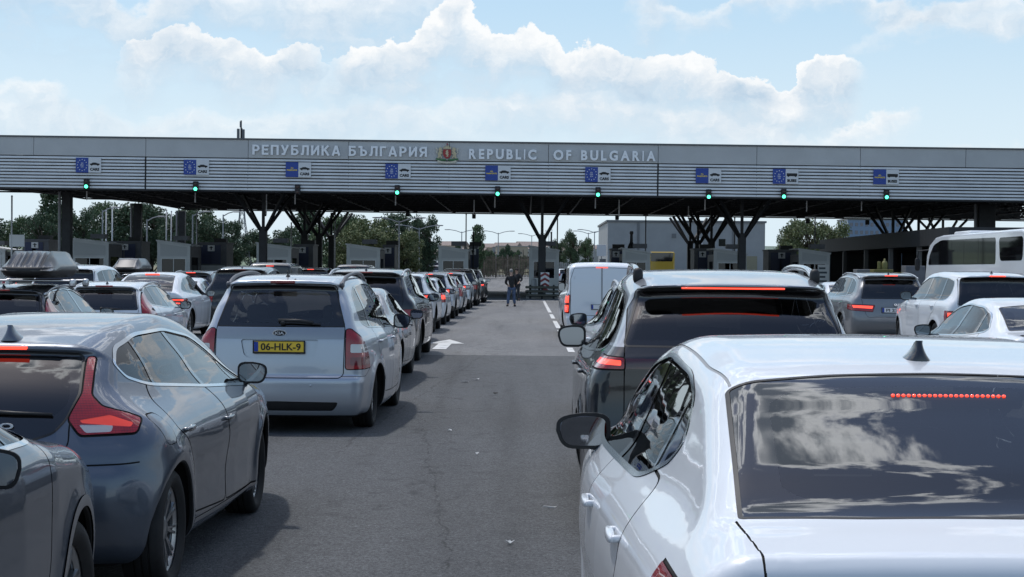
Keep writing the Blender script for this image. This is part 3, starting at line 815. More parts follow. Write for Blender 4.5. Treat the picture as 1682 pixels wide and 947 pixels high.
def build_canopy():
    zs = ZT-1.05                                   # foot of the plain upper band
    seams = [X_at(p, D_F) for p in (53, 237, 405, 570, 735, 898, 1078, 1240, 1410, 1583)]
    xs = [XL]+seams+[XR]
    for i in range(len(xs)-1):
        b = MB(); b.b2((xs[i]+.012, 0, zs), (xs[i+1]-.012, .10, ZT), bev=.01); b.build('fascia_panel', M_FASC, canopy)
    b = MB(); b.b2((XL, -.06, ZT), (XR, .5, ZT+.09)); b.build('roof_edge', mat('edge_dark', (.10, .105, .11), .5), canopy)
    n = 10; step = (zs-ZB)/n
    for i in range(n):
        s = MB(); z = ZB+i*step
        for a, c in zip([XL]+[cx(237), cx(1078)], [cx(237), cx(1078)]+[XR]):
            s.addraw([(a+.05, .0, z), (c-.05, .0, z), (a+.05, -.035, z+.02), (c-.05, -.035, z+.02), (a+.05, .0, z+step*.69), (c-.05, .0, z+step*.69), (a+.05, .06, z+step*.69), (c-.05, .06, z+step*.69), (a+.05, .06, z), (c-.05, .06, z)],
                [(0, 1, 3, 2), (2, 3, 5, 4), (4, 5, 7, 6), (6, 7, 9, 8), (8, 9, 1, 0)])
        s.build('slat', M_SLAT, canopy)
    b = MB(); b.b2((XL, .14, ZB), (XR, .24, zs)); b.build('backing', mat('backing_grey', (.06, .062, .065), .8), canopy)
    for p in (570, 735, 898, 405, 1240, 1410):
        x = cx(p); m = MB(); m.b2((x-.018, -.012, ZB), (x+.018, -.002, zs)); m.build('joint', M_HALL2, canopy)
    b = MB(); b.b2((XL, .0, ZB-.09), (XR, .3, ZB-.004)); b.build('bottom_rail', M_STEEL, canopy)
    # roof deck, cut back at its left end
    P = [(-37, .3), (40, .3), (40, 37), (-27, 37), (-28.4, 26), (-33, 9.5), (-37, 3)]
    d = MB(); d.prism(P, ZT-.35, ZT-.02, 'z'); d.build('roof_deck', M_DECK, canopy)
    rb = MB()
    R = P[2:]
    for a, c in zip(R[:-1], R[1:]):
        rb.addraw([(a[0], a[1], ZB+.2), (c[0], c[1], ZB+.2), (c[0], c[1], ZT-.4), (a[0], a[1], ZT-.4)], [(0, 1, 2, 3)])
    rb.build('rear_fascia', M_DECK, canopy)
    # space frame
    f = MB(); st = 3.05; zb, zt = ZB+.05, ZB+1.75
    def inside(x, y):
        if y < .5 or y > 36.6 or x > 40: return False
        if x < -27: 
            t = np.interp(x, [-37, -33, -28.4, -27], [3, 9.5, 26, 37]); return y < t
        return True
    nx = int((XR-XL)/st)+1; ny = int(37/st)+1
    G = {(i, j): (XL+.6+i*st, .9+j*st) for i in range(nx) for j in range(ny) if inside(XL+.6+i*st, .9+j*st)}
    T = {(i, j): (XL+.6+(i+.5)*st, .9+(j+.5)*st) for i in range(nx) for j in range(ny) if inside(XL+.6+(i+.5)*st, .9+(j+.5)*st)}
    w = .085
    for (i, j), (x, y) in G.items():
        if (i+1, j) in G: f.bar((x, y, zb), (*G[i+1, j], zb), w*1.1)
        if (i, j+1) in G: f.bar((x, y, zb), (*G[i, j+1], zb), w*1.1)
        for di in (0, -1):
            for dj in (0, -1):
                if (i+di, j+dj) in T: f.bar((x, y, zb), (*T[i+di, j+dj], zt), w)
    for (i, j), (x, y) in T.items():
        if (i+1, j) in T: f.bar((x, y, zt), (*T[i+1, j], zt), w)
        if (i, j+1) in T: f.bar((x, y, zt), (*T[i, j+1], zt), w)
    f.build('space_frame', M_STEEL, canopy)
    for px, y0, y1, dy in ((141, 311, 328, 4), (319, 314, 332, 4), (483, 316, 335, 4), (648, 320, 337, 4), (811, 320, 341, 4), (777, 320, 352, 9), (976, 322, 342, 4), (1015, 322, 356, 6), (1156, 326, 345, 4), (1323, 328, 347, 4), (1413, 331, 346, 4), (436, 319, 352, 5), (1129, 344, 360, 14)):
        r = MB(); z0 = cz(px, y1, dy); z1 = ZB+.02; x = cx(px, dy); r.cyl((x, dy, z0), (x, dy, max(z1, z0+.5)), .035, 8); r.build('hanging_rod', mat('rod_white', (.8, .8, .8), .4), canopy)
    for px, y0, dy in ((433, 352, 12), (668, 352, 12), (777, 356, 12), (1012, 358, 12), (1133, 362, 14), (1325, 364, 14), (1423, 366, 14)):
        r = MB(); z = cz(px, y0, dy); r.box((cx(px, dy), dy, z+.05), (.24, .3, .32), bev=.03); r.build('camera_box', M_PLAST, canopy)
build_canopy()

# lettering and crest on the upper band
def stroke(pts, t):
    """outline of an open line of the given thickness, mitred"""
    P = np.array(pts, float); n = len(P); L = []; R = []
    for i in range(n):
        d1 = P[i]-P[i-1] if i else P[1]-P[0]; d2 = P[i+1]-P[i] if i < n-1 else d1
        d1 = d1/np.linalg.norm(d1); d2 = d2/np.linalg.norm(d2); m = d1+d2; m /= np.linalg.norm(m); k = np.array((-m[1], m[0])); q = t/2/max(.35, abs(np.dot(k, (-d1[1], d1[0]))))
        L.append(P[i]+k*q); R.append(P[i]-k*q)
    return L+R[::-1]
def glyph(ch, w, t):
    x0, x1, y0, y1 = t/2, w-t/2, t/2, 1-t/2
    def bowl(xa, ya, yb, xr, s=1):
        r = (ya-yb)/2; c = xr-s*r
        return [(xa, ya), (c, ya)]+[(c+s*r*math.cos(a), (ya+yb)/2+r*math.sin(a)) for a in np.linspace(math.pi/2, -math.pi/2, 11)[1:-1]]+[(c, yb), (xa, yb)]
    st = lambda x: [(x, 0), (x, 1)]
    D = {
     'Р': [st(x0), bowl(x0+t/2, y1, .44, x1)], 'P': [st(x0), bowl(x0+t/2, y1, .44, x1)],
     'Е': [st(x0), [(t, y1), (w, y1)], [(t, .52), (w*.93, .52)], [(t, y0), (w, y0)]], 'П': [st(x0), st(x1), [(t, y1), (w-t, y1)]],
     'У': [[(x0*.8, 1), (w*.52, .36)], [(w-x0*.8, 1), (w*.52, .36), (w*.40, y0*1.1), (.06, y0)]], 'Б': [st(x0), [(t, y1), (w*.92, y1)], bowl(t, .57, y0, x1)],
     'Л': [st(x1), [(w-t, y1), (w*.32, y1), (w*.29, .38), (w*.22, y0*1.2), (0, y0)]], 'И': [st(x0), st(x1), [(t*.9, t*.8), (w-t*.9, 1-t*.8)]],
     'К': [st(x0), [(w-t*.45, 1), (t, .50)], [(w*.40, .60), (w-t*.35, 0)]], 'А': [[(t*.5, 0), (w/2-.005, 1)], [(w-t*.5, 0), (w/2+.005, 1)], [(w*.26, .27), (w*.74, .27)]],
     'Ъ': [[(0, y1), (w*.22, y1)], st(w*.22+t/2), bowl(w*.22+t, .57, y0, x1)], 'Г': [st(x0), [(t, y1), (w, y1)]],
     'Я': [st(x1), bowl(w-t, y1, .44, x0, -1), [(w*.52, .44), (t*.45, 0)]]}
    return D[ch]
GW = {'Р': .62, 'Е': .58, 'П': .68, 'У': .68, 'Б': .64, 'Л': .70, 'И': .70, 'К': .68, 'А': .76, 'Ъ': .76, 'Г': .54, 'Я': .66}
def band_text(body, px0, px1, pyc, h, name, label, cyr):
    x0, x1 = cx(px0), cx(px1)
    p = at((px0+px1)/2, pyc, D_F)
    root = thing(name, label, 'lettering', ((x0+x1)/2, D_F-.10, p.z)); root.rotation_euler = (0, TILT, 0)
    pos = []; x = 0
    if cyr:
        for ch in body:
            if ch == ' ': x += .52; continue
            pos.append((ch, x, GW[ch])); x += GW[ch]+.20
    else:
        c = bpy.data.curves.new('measure', 'FONT'); c.size = 1.
        for ch in body:
            if ch == ' ': x += .52; continue
            c.body = ch; o = bpy.data.objects.new('m', c); me = bpy.data.meshes.new_from_object(o); bpy.data.objects.remove(o)
            v = [q.co.x for q in me.vertices]; bpy.data.meshes.remove(me); w = max(v)-min(v); pos.append((ch, x, w)); x += w+.20
    tot = x-.20; k = (x1-x0)/tot
    for ch, xx, w in pos:
        if not cyr: text_mesh(ch, h/.73, M_LETTER, 'letter', root, (-(x1-x0)/2+(xx+w/2)*k, 0, 0), .10, w*k, .032); continue
        b = MB()
        for j, line_ in enumerate(glyph(ch, w, .185)):
            b.prism([(-(x1-x0)/2+(xx+a)*k, (z-.5)*h) for a, z in stroke(line_, .185)], -.05-.003*j, .05)
        b.build('letter', M_LETTER, root)
    return root
band_text('РЕПУБЛИКА БЪЛГАРИЯ', 414, 700, 247.5, .58, 'country_lettering', 'white raised Cyrillic lettering left of the crest on the canopy', True)
band_text('REPUBLIC  OF BULGARIA', 769, 1075, 254.5, .56, 'country_lettering', 'white raised Latin lettering right of the crest on the canopy', False)
M_GOLD = mat('crest_gold', (.55, .47, .30), .5, .1); M_CRED = mat('crest_red', (.36, .03, .03), .45); M_CGREEN = mat('crest_green', (.06, .17, .06), .5); M_CPALE = mat('crest_pale', (.62, .58, .46), .5)
def crest():
    p = at(734.5, 252.5, D_F)
    r = thing('crest', 'gold and red coat of arms between the two letterings', 'crest', (p.x, D_F-.08, p.z+.03)); r.rotation_euler = (0, TILT, 0); r.scale = (1.08, 1., 1.0)
    def pr(pts, y0, y1, m, name, parent=r): b = MB(); b.prism(pts, y0, y1); return b.build(name, m, parent)
    pr([(-.21, .22), (.21, .22), (.22, -.08), (.15, -.22), (0, -.32), (-.15, -.22), (-.22, -.08)], -.03, .03, M_CRED, 'shield')
    lion = [(-.05, -.20), (.0, -.12), (-.06, -.06), (-.09, .0), (-.04, .04), (-.10, .10), (-.03, .12), (-.05, .18), (.03, .19), (.07, .14), (.04, .08), (.09, .06), (.04, .0), (.10, -.06), (.05, -.10), (.08, -.18)]
    pr(lion, -.045, -.031, M_GOLD, 'lion')
    pr([(-.20, .25), (-.22, .40), (-.12, .34), (-.08, .48), (0, .38), (.08, .48), (.12, .34), (.22, .40), (.20, .25)], -.04, .02, M_GOLD, 'crown')
    pr([(-.03, .48), (.03, .48), (.03, .55), (.0, .60), (-.03, .55)], -.03, .02, M_CRED, 'cross')
    sup = [(.26, -.30), (.34, -.28), (.36, -.18), (.46, -.30), (.53, -.27), (.47, -.14), (.50, .0), (.42, .12), (.47, .20), (.44, .32), (.34, .36), (.27, .28), (.30, .18), (.23, .20), (.25, .12), (.33, .08), (.24, .03), (.26, -.04), (.34, -.06), (.30, -.16)]
    tail = [(.50, -.05), (.60, .05), (.55, .18), (.62, .28), (.56, .33), (.50, .2), (.54, .08)]
    for s in (-1, 1):
        o = pr([(s*a, c) for a, c in sup], -.035, .02, M_GOLD, 'supporter'); pr([(s*a, c) for a, c in tail], -.03, .01, M_CPALE, 'tail', o)
    for s in (-1, 1): pr([(s*.05, -.34), (s*.30, -.33), (s*.58, -.28), (s*.62, -.36), (s*.35, -.43), (s*.05, -.42)], -.035, .02, M_CGREEN, 'oak_branch')
    rb = [(-.50, -.40), (-.30, -.46), (0, -.49), (.30, -.46), (.50, -.40), (.52, -.50), (.30, -.56), (0, -.59), (-.30, -.56), (-.52, -.50)]
    pr(rb, -.045, -.02, M_CPALE, 'ribbon')
crest()

# lane signs and signal lights
M_SBLUE = mat('sign_blue', (.015, .055, .30), .4); M_SWHITE = mat('sign_white', (.66, .67, .68), .4); M_SYEL = mat('sign_yellow', (.85, .62, .05), .4)
def car_pict(kind):
    if kind == 'CARS': return [(-.30, -.05), (.30, -.05), (.30, .03), (.17, .055), (.06, .10), (-.12, .10), (-.20, .045), (-.30, .03)]
    return [(-.32, -.05), (.32, -.05), (.32, .11), (.28, .13), (-.32, .13)]
SIGNS = [(146, 271, 'eu', 'CARS'), (323, 274.5, 'eu', 'CARS'), (490.5, 278.5, 'all', 'CARS'), (654, 281, 'eu', 'CARS'), (818, 284, 'all', 'CARS'), (982, 286.5, 'eu', 'CARS'), (1163.5, 288.5, 'all', 'CARS'), (1290, 289.5, 'eu', 'BUSES'), (1455, 290.5, 'all', 'BUSES')]
slab = ['leftmost of the lane signs', 'second lane sign from the left', 'sign below the start of the Cyrillic lettering', 'sign just left below the crest', 'sign below the word REPUBLIC', 'sign below the word BULGARIA', 'last of the car signs, right of all lettering', 'left one of the two bus signs', 'rightmost of the lane signs']
def lane_sign(i, px, py, kind, word):
    p = at(px, py, D_F)
    r = thing('lane_sign', ('star ring sign, %s' if kind == 'eu' else 'plain blue half sign, %s') % slab[i], 'sign', (p.x, D_F-.07, p.z), 0, 'lane signs on the canopy')
    r.rotation_euler = (0, TILT, 0)
    w, h = .735, .86
    b = MB(); b.b2((-w, -.03, -h/2), (-.002, .02, h/2)); bl = b.build('blue_panel', M_SBLUE, r)
    b = MB(); b.b2((.002, -.03, -h/2), (w, .02, h/2)); wh = b.build('white_panel', M_SWHITE, r)
    if kind == 'eu':
        for k in range(12):
            a = 2*math.pi*k/12; cx_, cz_ = -w/2+.28*math.cos(a), .32*math.sin(a)
            s = MB(); pts = [(cx_+(.038 if q % 2 == 0 else .016)*math.sin(math.pi*q/5), cz_+(.038 if q % 2 == 0 else .016)*math.cos(math.pi*q/5)) for q in range(10)]
            s.prism(pts, -.036, -.031); s.build('star', M_LETTER, bl)
        for t, z in (('EU', .11), ('EEA', 0.), ('CH', -.11)): text_mesh(t, .11, M_LETTER, 'lettering', bl, (-w/2, -.034, z), .004, None, .0)
    else:
        text_mesh('ALL', .10, M_SYEL, 'lettering', bl, (-w/2, -.034, .10), .004, None, .004)
        text_mesh('PASSPORTS', .11, M_SYEL, 'lettering', bl, (-w/2, -.034, -.03), .004, .60, .004)
    c = MB(); c.prism([(w/2+a*.95, .06+z_*.95) for a, z_ in car_pict(word)], -.038, -.031)
    for s in ((-.17, .18) if word == 'CARS' else (-.2, .2)): c.cyl((w/2+s, -.038, .012), (w/2+s, -.031, .012), .045, 10)
    c.build('vehicle_symbol', M_BLK, wh)
    text_mesh(word, .21, M_BLK, 'lettering', wh, (w/2, -.034, -.24), .004, .54, .012)
for i, a in enumerate(SIGNS): lane_sign(i, *a)
M_GRN = mat('green_signal', (.05, .6, .35), .3, emit=(.10, 1., .55), estr=2.6); M_OFFL = mat('dark_signal', (.03, .01, .01), .2)
LIGHTS = [(143.5, 302), (322.5, 306), (489.5, 311, 0), (653, 312), (817.5, 314), (982, 315.5), (1163.5, 319), (1286.5, 318.5), (1455, 319.5)]
for i, L in enumerate(LIGHTS):
    p = at(L[0], L[1], D_F); lit = len(L) < 3
    r = thing('signal_light', 'black signal %s, under the %s' % ('glowing green' if lit else 'unlit', slab[i]), 'traffic light', (p.x, D_F-.16, p.z), 0, 'signal lights on the canopy')
    b = MB(); b.box((0, 0, 0), (.31, .2, .58), bev=.03); b.build('housing', M_PLAST, r)
    for z, on in ((.14, False), (-.15, lit)):
        q = MB(); q.lathe([(-.115, .005), (-.118, .05), (-.112, .09), (-.10, .105)], 18, 'y', (0, 0, z)); q.build('lamp', M_GRN if on else M_OFFL, r, True)
        v = MB(); v.tube([(.115*math.cos(t), -.15, z+.115*math.sin(t)) for t in np.linspace(.2, math.pi-.2, 9)], .012, 5); v.build('visor', M_PLAST, r)
    m = MB(); m.b2((-.04, .09, -.1), (.04, .158, .1)); m.build('bracket', M_STEEL, r)

# columns
def column(px, D, ytop, label, w=.46, branches=True, px_base=None):
    X = X_at(px, D); ru = ZB+.0-TILT*X
    r = thing('branching_column' if branches else 'canopy_column', label, 'column', (X, D, .15 if D > 93 else 0), 0, 'branching columns under the canopy' if branches else 'straight columns under the canopy')
    zt = Z_at(px, ytop, D)-.15 if branches else ru-.15
    b = MB(); b.b2((-w/2, -w/2, 0), (w/2, w/2, zt), bev=.02); b.build('shaft', M_STEEL, r)
    if branches:
        for sx in (-1, 1):
            for sy in (-1, 1):
                q = MB(); q.bar((sx*w*.3, sy*w*.3, zt-.25), (sx*1.52, sy*1.52, ru-.15+.05), .15); q.build('branch', M_STEEL, r)
        q = MB(); q.bar((0, 0, zt), (0, 0, ru-.15+.05), .17); q.build('branch', M_STEEL, r)
        c = MB(); c.b2((-w/2-.03, -w/2-.03, zt-.12), (w/2+.03, w/2+.03, zt-.02)); c.build('collar', M_STEEL, r)
    else:
        c = MB(); c.cyl((-w/2-.14, -.2, 0), (-w/2-.14, -.2, zt), .09, 10); c.build('downpipe', mat('pipe_grey', (.22, .22, .23), .5), r)
    return r
column(432, 97, 372, 'branching column standing alone left of the column cluster')
column(500, 112, 378, 'leftmost branching column of the left cluster')
column(524, 120, 383, 'middle branching column of the left cluster')
column(544, 129, 386, 'rightmost branching column of the left cluster')
column(890, 97, 385, 'branching column in front of the central booth')
column(1218, 97, 383, 'branching column standing right of the right cluster')
column(1168, 112, 391, 'rightmost branching column of the right cluster')
column(1146, 120, 394, 'middle branching column of the right cluster')
column(1133, 129, 395, 'leftmost branching column of the right cluster')
column(1466, 106, 392, 'branching column left of three above the dark shelter roof')
column(1508, 116, 392, 'branching column in the middle of three above the dark shelter roof')
column(1548, 127, 392, 'branching column right of three above the dark shelter roof')
column(110, 97, 0, 'nearest thick straight column at far left', .55, False)
column(226, 114, 0, 'second thick straight column from the left', .55, False)
column(299, 128, 0, 'third thick straight column from the left, thinnest looking', .5, False)
column(1617, 97, 0, 'thick dark column behind the white coach', 1.0, False)

# booths on their islands
M_BOOTH = mat('booth_grey', (.52, .535, .54), .55, var=.08, vscale=1.2)
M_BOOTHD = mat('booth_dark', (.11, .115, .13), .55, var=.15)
M_NAVY = mat('door_navy', (.022, .032, .085), .45)
M_BLIND = mat('booth_inside', (.06, .065, .07), .8)
def island(px0, px1, D0, D1, label):
    x0, x1 = X_at(px0, 100), X_at(px1, 100)
    b = MB(); b.b2((x0, D0, -.05), (x1, D1, .16), bev=.04); o = b.build('traffic_island', M_CONC); tag(o, label, 'kerb island', 'islands between the lanes'); return (x0+x1)/2
def booth(px0, px1, ytop, label, D=100., lean=1):
    x0, x1 = X_at(px0, D), X_at(px1, D); w = x1-x0; h = Z_at((px0+px1)/2, ytop, D)-.16; hl = h-.28*max(0, -lean); hr = h-.28*max(0, lean)
    r = thing('booth', label, 'booth', ((x0+x1)/2, D, .16), 0, 'control booths')
    a = w/2; L = 3.4
    zt = lambda x: hl+(hr-hl)*(x+a)/w
    zs, zw = 1.0, 2.15
    def wall(lo, hi, name='wall', m=M_BOOTH):
        b = MB(); b.b2(lo, hi); return b.build(name, m, r)
    wall((-a, 0, 0), (a, .12, zs))
    wall((-a, 0, zs), (-a+.24, .12, zw)); wall((a-.24, 0, zs), (a, .12, zw))
    b = MB(); b.prism([(-a, zw), (a, zw), (a, zt(a)), (-a, zt(-a))], 0, .12); b.build('wall', M_BOOTH, r)
    b = MB(); b.prism([(-a+.2, zw+.12), (a-.2, zw+.12), (a-.2, zt(a-.2)-.12), (-a+.2, zt(-a+.2)-.12)], -.025, -.003); b.build('panel', mat('booth_panel', (.43, .445, .455), .5), r)
    for s in (-1, 1):
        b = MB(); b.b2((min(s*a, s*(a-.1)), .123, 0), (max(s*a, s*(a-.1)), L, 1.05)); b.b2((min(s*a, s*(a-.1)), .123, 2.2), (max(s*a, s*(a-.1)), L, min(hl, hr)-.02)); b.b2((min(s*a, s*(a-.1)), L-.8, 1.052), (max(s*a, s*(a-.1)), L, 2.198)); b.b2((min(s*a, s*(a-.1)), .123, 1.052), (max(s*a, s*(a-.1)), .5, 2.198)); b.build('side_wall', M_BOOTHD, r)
        g = MB(); g.b2((s*(a-.05)-.008, .5, 1.05), (s*(a-.05)+.008, L-.8, 2.2)); g.build('side_window', M_PANE, r)
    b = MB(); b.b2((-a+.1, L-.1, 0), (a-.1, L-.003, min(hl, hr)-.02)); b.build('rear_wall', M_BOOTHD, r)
    b = MB(); b.prism([(-a-.06, zt(-a)), (a+.06, zt(a)), (a+.06, zt(a)+.1), (-a-.06, zt(-a)+.1)], -.08, L+.08); b.build('roof', M_BOOTH, r)
    f = MB()
    x_, z0_, z1_ = a-.24, zs, zw
    f.b2((-x_, -.03, z0_), (x_, .03, z0_+.06)); f.b2((-x_, -.03, z1_-.06), (x_, .03, z1_)); f.b2((-x_, -.03, z0_+.06), (-x_+.06, .03, z1_-.06)); f.b2((x_-.06, -.03, z0_+.06), (x_, .03, z1_-.06)); f.b2((-.02, -.02, z0_+.06), (.02, .03, z1_-.06))
    fo = f.build('window_frame', mat('frame_grey', (.62, .63, .64), .4), r)
    g = MB(); g.b2((-x_+.06, .03, z0_+.06), (x_-.06, .045, z1_-.06)); g.build('pane', M_PANE, fo)
    d = MB(); d.b2((-a+.2, 1.1, .8), (a-.3, 1.8, .86)); d.b2((-.4, 1.3, .86), (.1, 1.36, 1.3)); d.b2((.3, 2.2, .4), (.75, 2.6, 1.45)); d.build('desk', M_BLIND, r)
    b = MB(); b.box((a*.3, .9, max(hl, hr)+.22), (.9, .8, .28)); b.build('roof_unit', M_BOOTHD, r)
    return r
def cabin(px0, px1, ytop, label, D=106., sign=True):
    x0, x1 = X_at(px0, D), X_at(px1, D); a = (x1-x0)/2; h = Z_at((px0+px1)/2, ytop, D)-.16
    r = thing('equipment_cabin', label, 'cabin', ((x0+x1)/2, D, .16), 0, 'dark cabins behind the booths')
    b = MB(); b.b2((-a, 0, 0), (a, 2.4, h)); b.build('wall', M_BOOTHD, r)
    b = MB(); b.b2((-a-.05, -.05, h+.002), (a+.05, 2.45, h+.1)); b.build('roof', M_BOOTHD, r)
    n = 2 if a > .7 else 1
    for k in range(n):
        c = (-a+.5 if k == 0 else a-.75) if n == 2 else 0
        d = MB(); d.b2((c-.36, -.04, h-1.35), (c+.36, -.003, h-.1)); d.build('shutter', M_NAVY, r)
    b = MB(); b.b2((-a+.1, -.05, .1), (a-.1, -.003, h-1.45)); b.build('lower_panel', M_BOOTH if px0 % 2 else M_BOOTHD, r)
    if sign:
        s = MB(); s.box((-.06, -.07, h-.30), (.46, .03, .40)); so = s.build('arrow_sign', M_SWHITE, r)
        q = MB(); q.prism([(-.06, h-.16), (.10, h-.28), (-.02, h-.27), (-.02, h-.42), (-.10, h-.42), (-.10, h-.27), (-.22, h-.28)], -.092, -.087); q.build('arrow', M_BLK, so)
    t = MB(); t.box((a*.4, 1.0, h+.24), (.8, .7, .28)); t.build('roof_unit', M_PLAST, r)
    return r
B = [(-40, 8, 404, 'booth cut by the left edge of the photo'), (116, 178, 393, 'booth beside the nearest thick straight column'), (258, 312, 396, 'booth between the thick columns and the lattice mast'), (421, 478, 400, 'booth behind the lone left branching column'),
     (569, 624, 402, 'booth right of the left column cluster'), (720, 769, 405, 'booth just left of the open lane'), (869, 918, 405, 'central booth behind the red and white chevron board'), (1022, 1068, 409, 'booth above the white van, topped by a black mast'), (1172, 1226, 410, 'booth among the right column cluster'), (1312, 1363, 410, 'booth with paper notices beside the dark shelter')]
for px0, px1, yt, lb in B:
    booth(px0, px1, yt, 'grey control '+lb if len(('grey control '+lb).split()) < 16 else lb)
    island(px0-4, px1+4, 94.5, 122, 'long pale concrete island under the %s' % lb)
C_ = [(38, 80, 395, 'dark cabin with arrow sign left of the nearest thick column'), (181, 232, 398, 'dark cabin with navy shutters left of the second thick column'), (325, 372, 400, 'dark cabin with navy shutters left of the lattice mast'), (482, 514, 403, 'dark cabin with one shutter at the left column cluster'), (629, 648, 404, 'narrow dark cabin behind the booth right of the column cluster'), (771, 784, 406, 'narrow dark cabin behind the booth left of the open lane'), (1004, 1022, 410, 'narrow dark cabin left of the mast booth'), (1140, 1170, 410, 'dark cabin between the right cluster columns'), (1262, 1308, 412, 'dark cabin with arrow sign left of the notice booth')]
for a in C_: cabin(*a)
# ------------------------------------------------------------------ things on and around the islands
def chevron_board():
    p = at(895, 479, 95.2); z1 = Z_at(895, 447, 95.2)
    r = thing('chevron_board', 'red and white chevron board at the foot of the central column', 'sign', (p.x, 95.4, .16))
    b = MB(); b.b2((-.26, 0, .2), (.26, .05, z1-.16)); b.build('panel', M_SWHITE, r)
    n = 4; H = z1-.16-.2; s = H/n
    for k in range(n):
        q = MB(); z = .2+k*s
        q.prism([(-.26, z), (0, z+s*.5), (.26, z), (.26, z+s*.5), (0, min(z+s, z1-.16)), (-.26, z+s*.5)], -.008, -.003); q.build('chevron', mat('sign_red', (.20, .02, .025), .4), r)
    q = MB(); q.b2((-.05, .052, 0), (.05, .12, z1-.3)); q.build('post', M_STEEL, r)
chevron_board()
def guard():
    x0, x1 = X_at(863, 94), X_at(918, 94)
    r = thing('crash_barrier', 'stacked dark steel crash beams in front of the central booth', 'barrier', ((x0+x1)/2, 94.1, 0)); a = (x1-x0)/2
    for k in range(3):
        b = MB(); b.box((0, 0, .22+k*.24), (2*a, .14, .15), bev=.04); b.build('beam', mat('beam_olive', (.075, .075, .06), .5, .3), r)
    for s in (-.7, 0, .7):
        p = MB(); p.b2((s*a-.06, .072, 0), (s*a+.06, .19, .85)); p.build('post', M_STEEL, r)
guard()
p = at(877, 455, 98); b = MB(); b.lathe([(0, .17), (.9, .17), (.98, .15), (1.02, .08), (1.04, .001)], 16, 'z'); o = b.build('bollard', mat('bollard_grey', (.40, .41, .42), .5), None, True); o.location = (p.x, 98, .16); tag(o, 'stout pale grey post left of the central column', 'bollard')
# roof equipment
def mast_antenna():
    p = at(396, 226, 100); r = thing('antenna_mast', 'short antenna mast with panel aerials on the canopy roof', 'antenna', (p.x, 100, ZT-.02-TILT*p.x))
    zt = Z_at(396, 197, 100)-(ZT-TILT*p.x)
    b = MB(); b.cyl((0, 0, 0), (0, 0, zt), .05, 8); b.build('pole', M_STEEL, r)
    for x, y, z0, z1 in ((-.16, -.1, .45, zt*.72), (.16, -.1, .4, zt*.70), (0, .16, .5, zt*.75), (0, -.16, zt*.76, zt*.97)):
        q = MB(); q.box((x, y, (z0+z1)/2), (.17 if x else .12, .10, z1-z0), bev=.02); q.build('aerial_panel', M_HALL2, r)
mast_antenna()
def roof_gear():
    p = at(234, 226, 99); r = thing('roof_sensors', 'cluster of small dark sensors standing on the canopy roof', 'sensor', (p.x, 99, ZT-.02-TILT*p.x))
    b = MB(); b.b2((-.75, -.1, 0), (.75, .1, .09)); b.build('base', M_STEEL, r)
    for x, h, w in ((-.68, .28, .05), (-.38, .2, .12), (-.16, .36, .26), (.22, .4, .22), (.40, .24, .07), (.68, .24, .05)):
        q = MB(); q.sup((x, 0, h/2+.09), (w, w, h), .6, 10, 8); q.build('sensor', M_STEEL, r, True)
roof_gear()
# street lamps and poles beyond
def lamp_post(px, ytop, D, label, arms=2, h_arm=1.6, m=None, r0=.09):
    h = Z_at(px, ytop, D); X = X_at(px, D); z0 = .8 if D > 160 else 0
    r = thing('street_lamp', label, 'street lamp', (X, D, z0), 0, 'street lamps beyond the checkpoint')
    m = m or mat('pole_grey', (.30, .31, .32), .5, .3)
    b = MB(); b.cyl((0, 0, 0), (0, 0, h-z0), r0, 8, r0*.6); b.build('pole', m, r)
    for s in ((-1, 1) if arms == 2 else (1,)):
        q = MB(); q.tube([(0, 0, h-z0-.15), (s*h_arm*.5, 0, h-z0+.12), (s*h_arm, 0, h-z0+.25)], .05, 6); a = q.build('arm', m, r)
        l = MB(); l.sup((s*(h_arm+.3), 0, h-z0+.25), (.8, .28, .12), .6, 12, 6); l.build('lamp_head', m, a, True)
for i, (px, yt, D, lb) in enumerate([(758, 380, 210, 'double armed street lamp left of the lone slim tree'), (818, 382, 220, 'double armed street lamp above the brown fence'), (873, 386, 260, 'double armed street lamp behind the central column'), (966, 382, 230, 'double armed street lamp left beside the white hall'), (976, 380, 210, 'double armed street lamp nearest the left corner of the white hall'), (655, 362, 135, 'double armed street lamp in front of the dark middle trees'), (688, 374, 150, 'double armed street lamp at the right end of the middle trees')]):
    lamp_post(px, yt, D, lb)
for px, yt, D, lb in [(241, 360, 132, 'single armed street lamp between the thick left columns'), (316, 352, 134, 'single armed street lamp right of the third thick column'), (366, 352, 140, 'single armed street lamp left of the lattice mast'), (168, 345, 138, 'single armed street lamp behind the cabin with navy shutters')]:
    lamp_post(px, yt, D, lb, 1, .9)
def pole(px, y0, D, label, r=.06, m=None, name='pole'):
    h = Z_at(px, y0, D); b = MB(); b.cyl((0, 0, 0), (0, 0, h), r, 10, r*.8); b.sup((0, 0, h), (r*2.2, r*2.2, r*2.2), 1, 8, 6)
    o = b.build(name, m or mat('pole_white', (.55, .56, .57), .4), None, True); o.location = (X_at(px, D), D, 0); tag(o, label, 'pole', 'slim poles at the checkpoint')
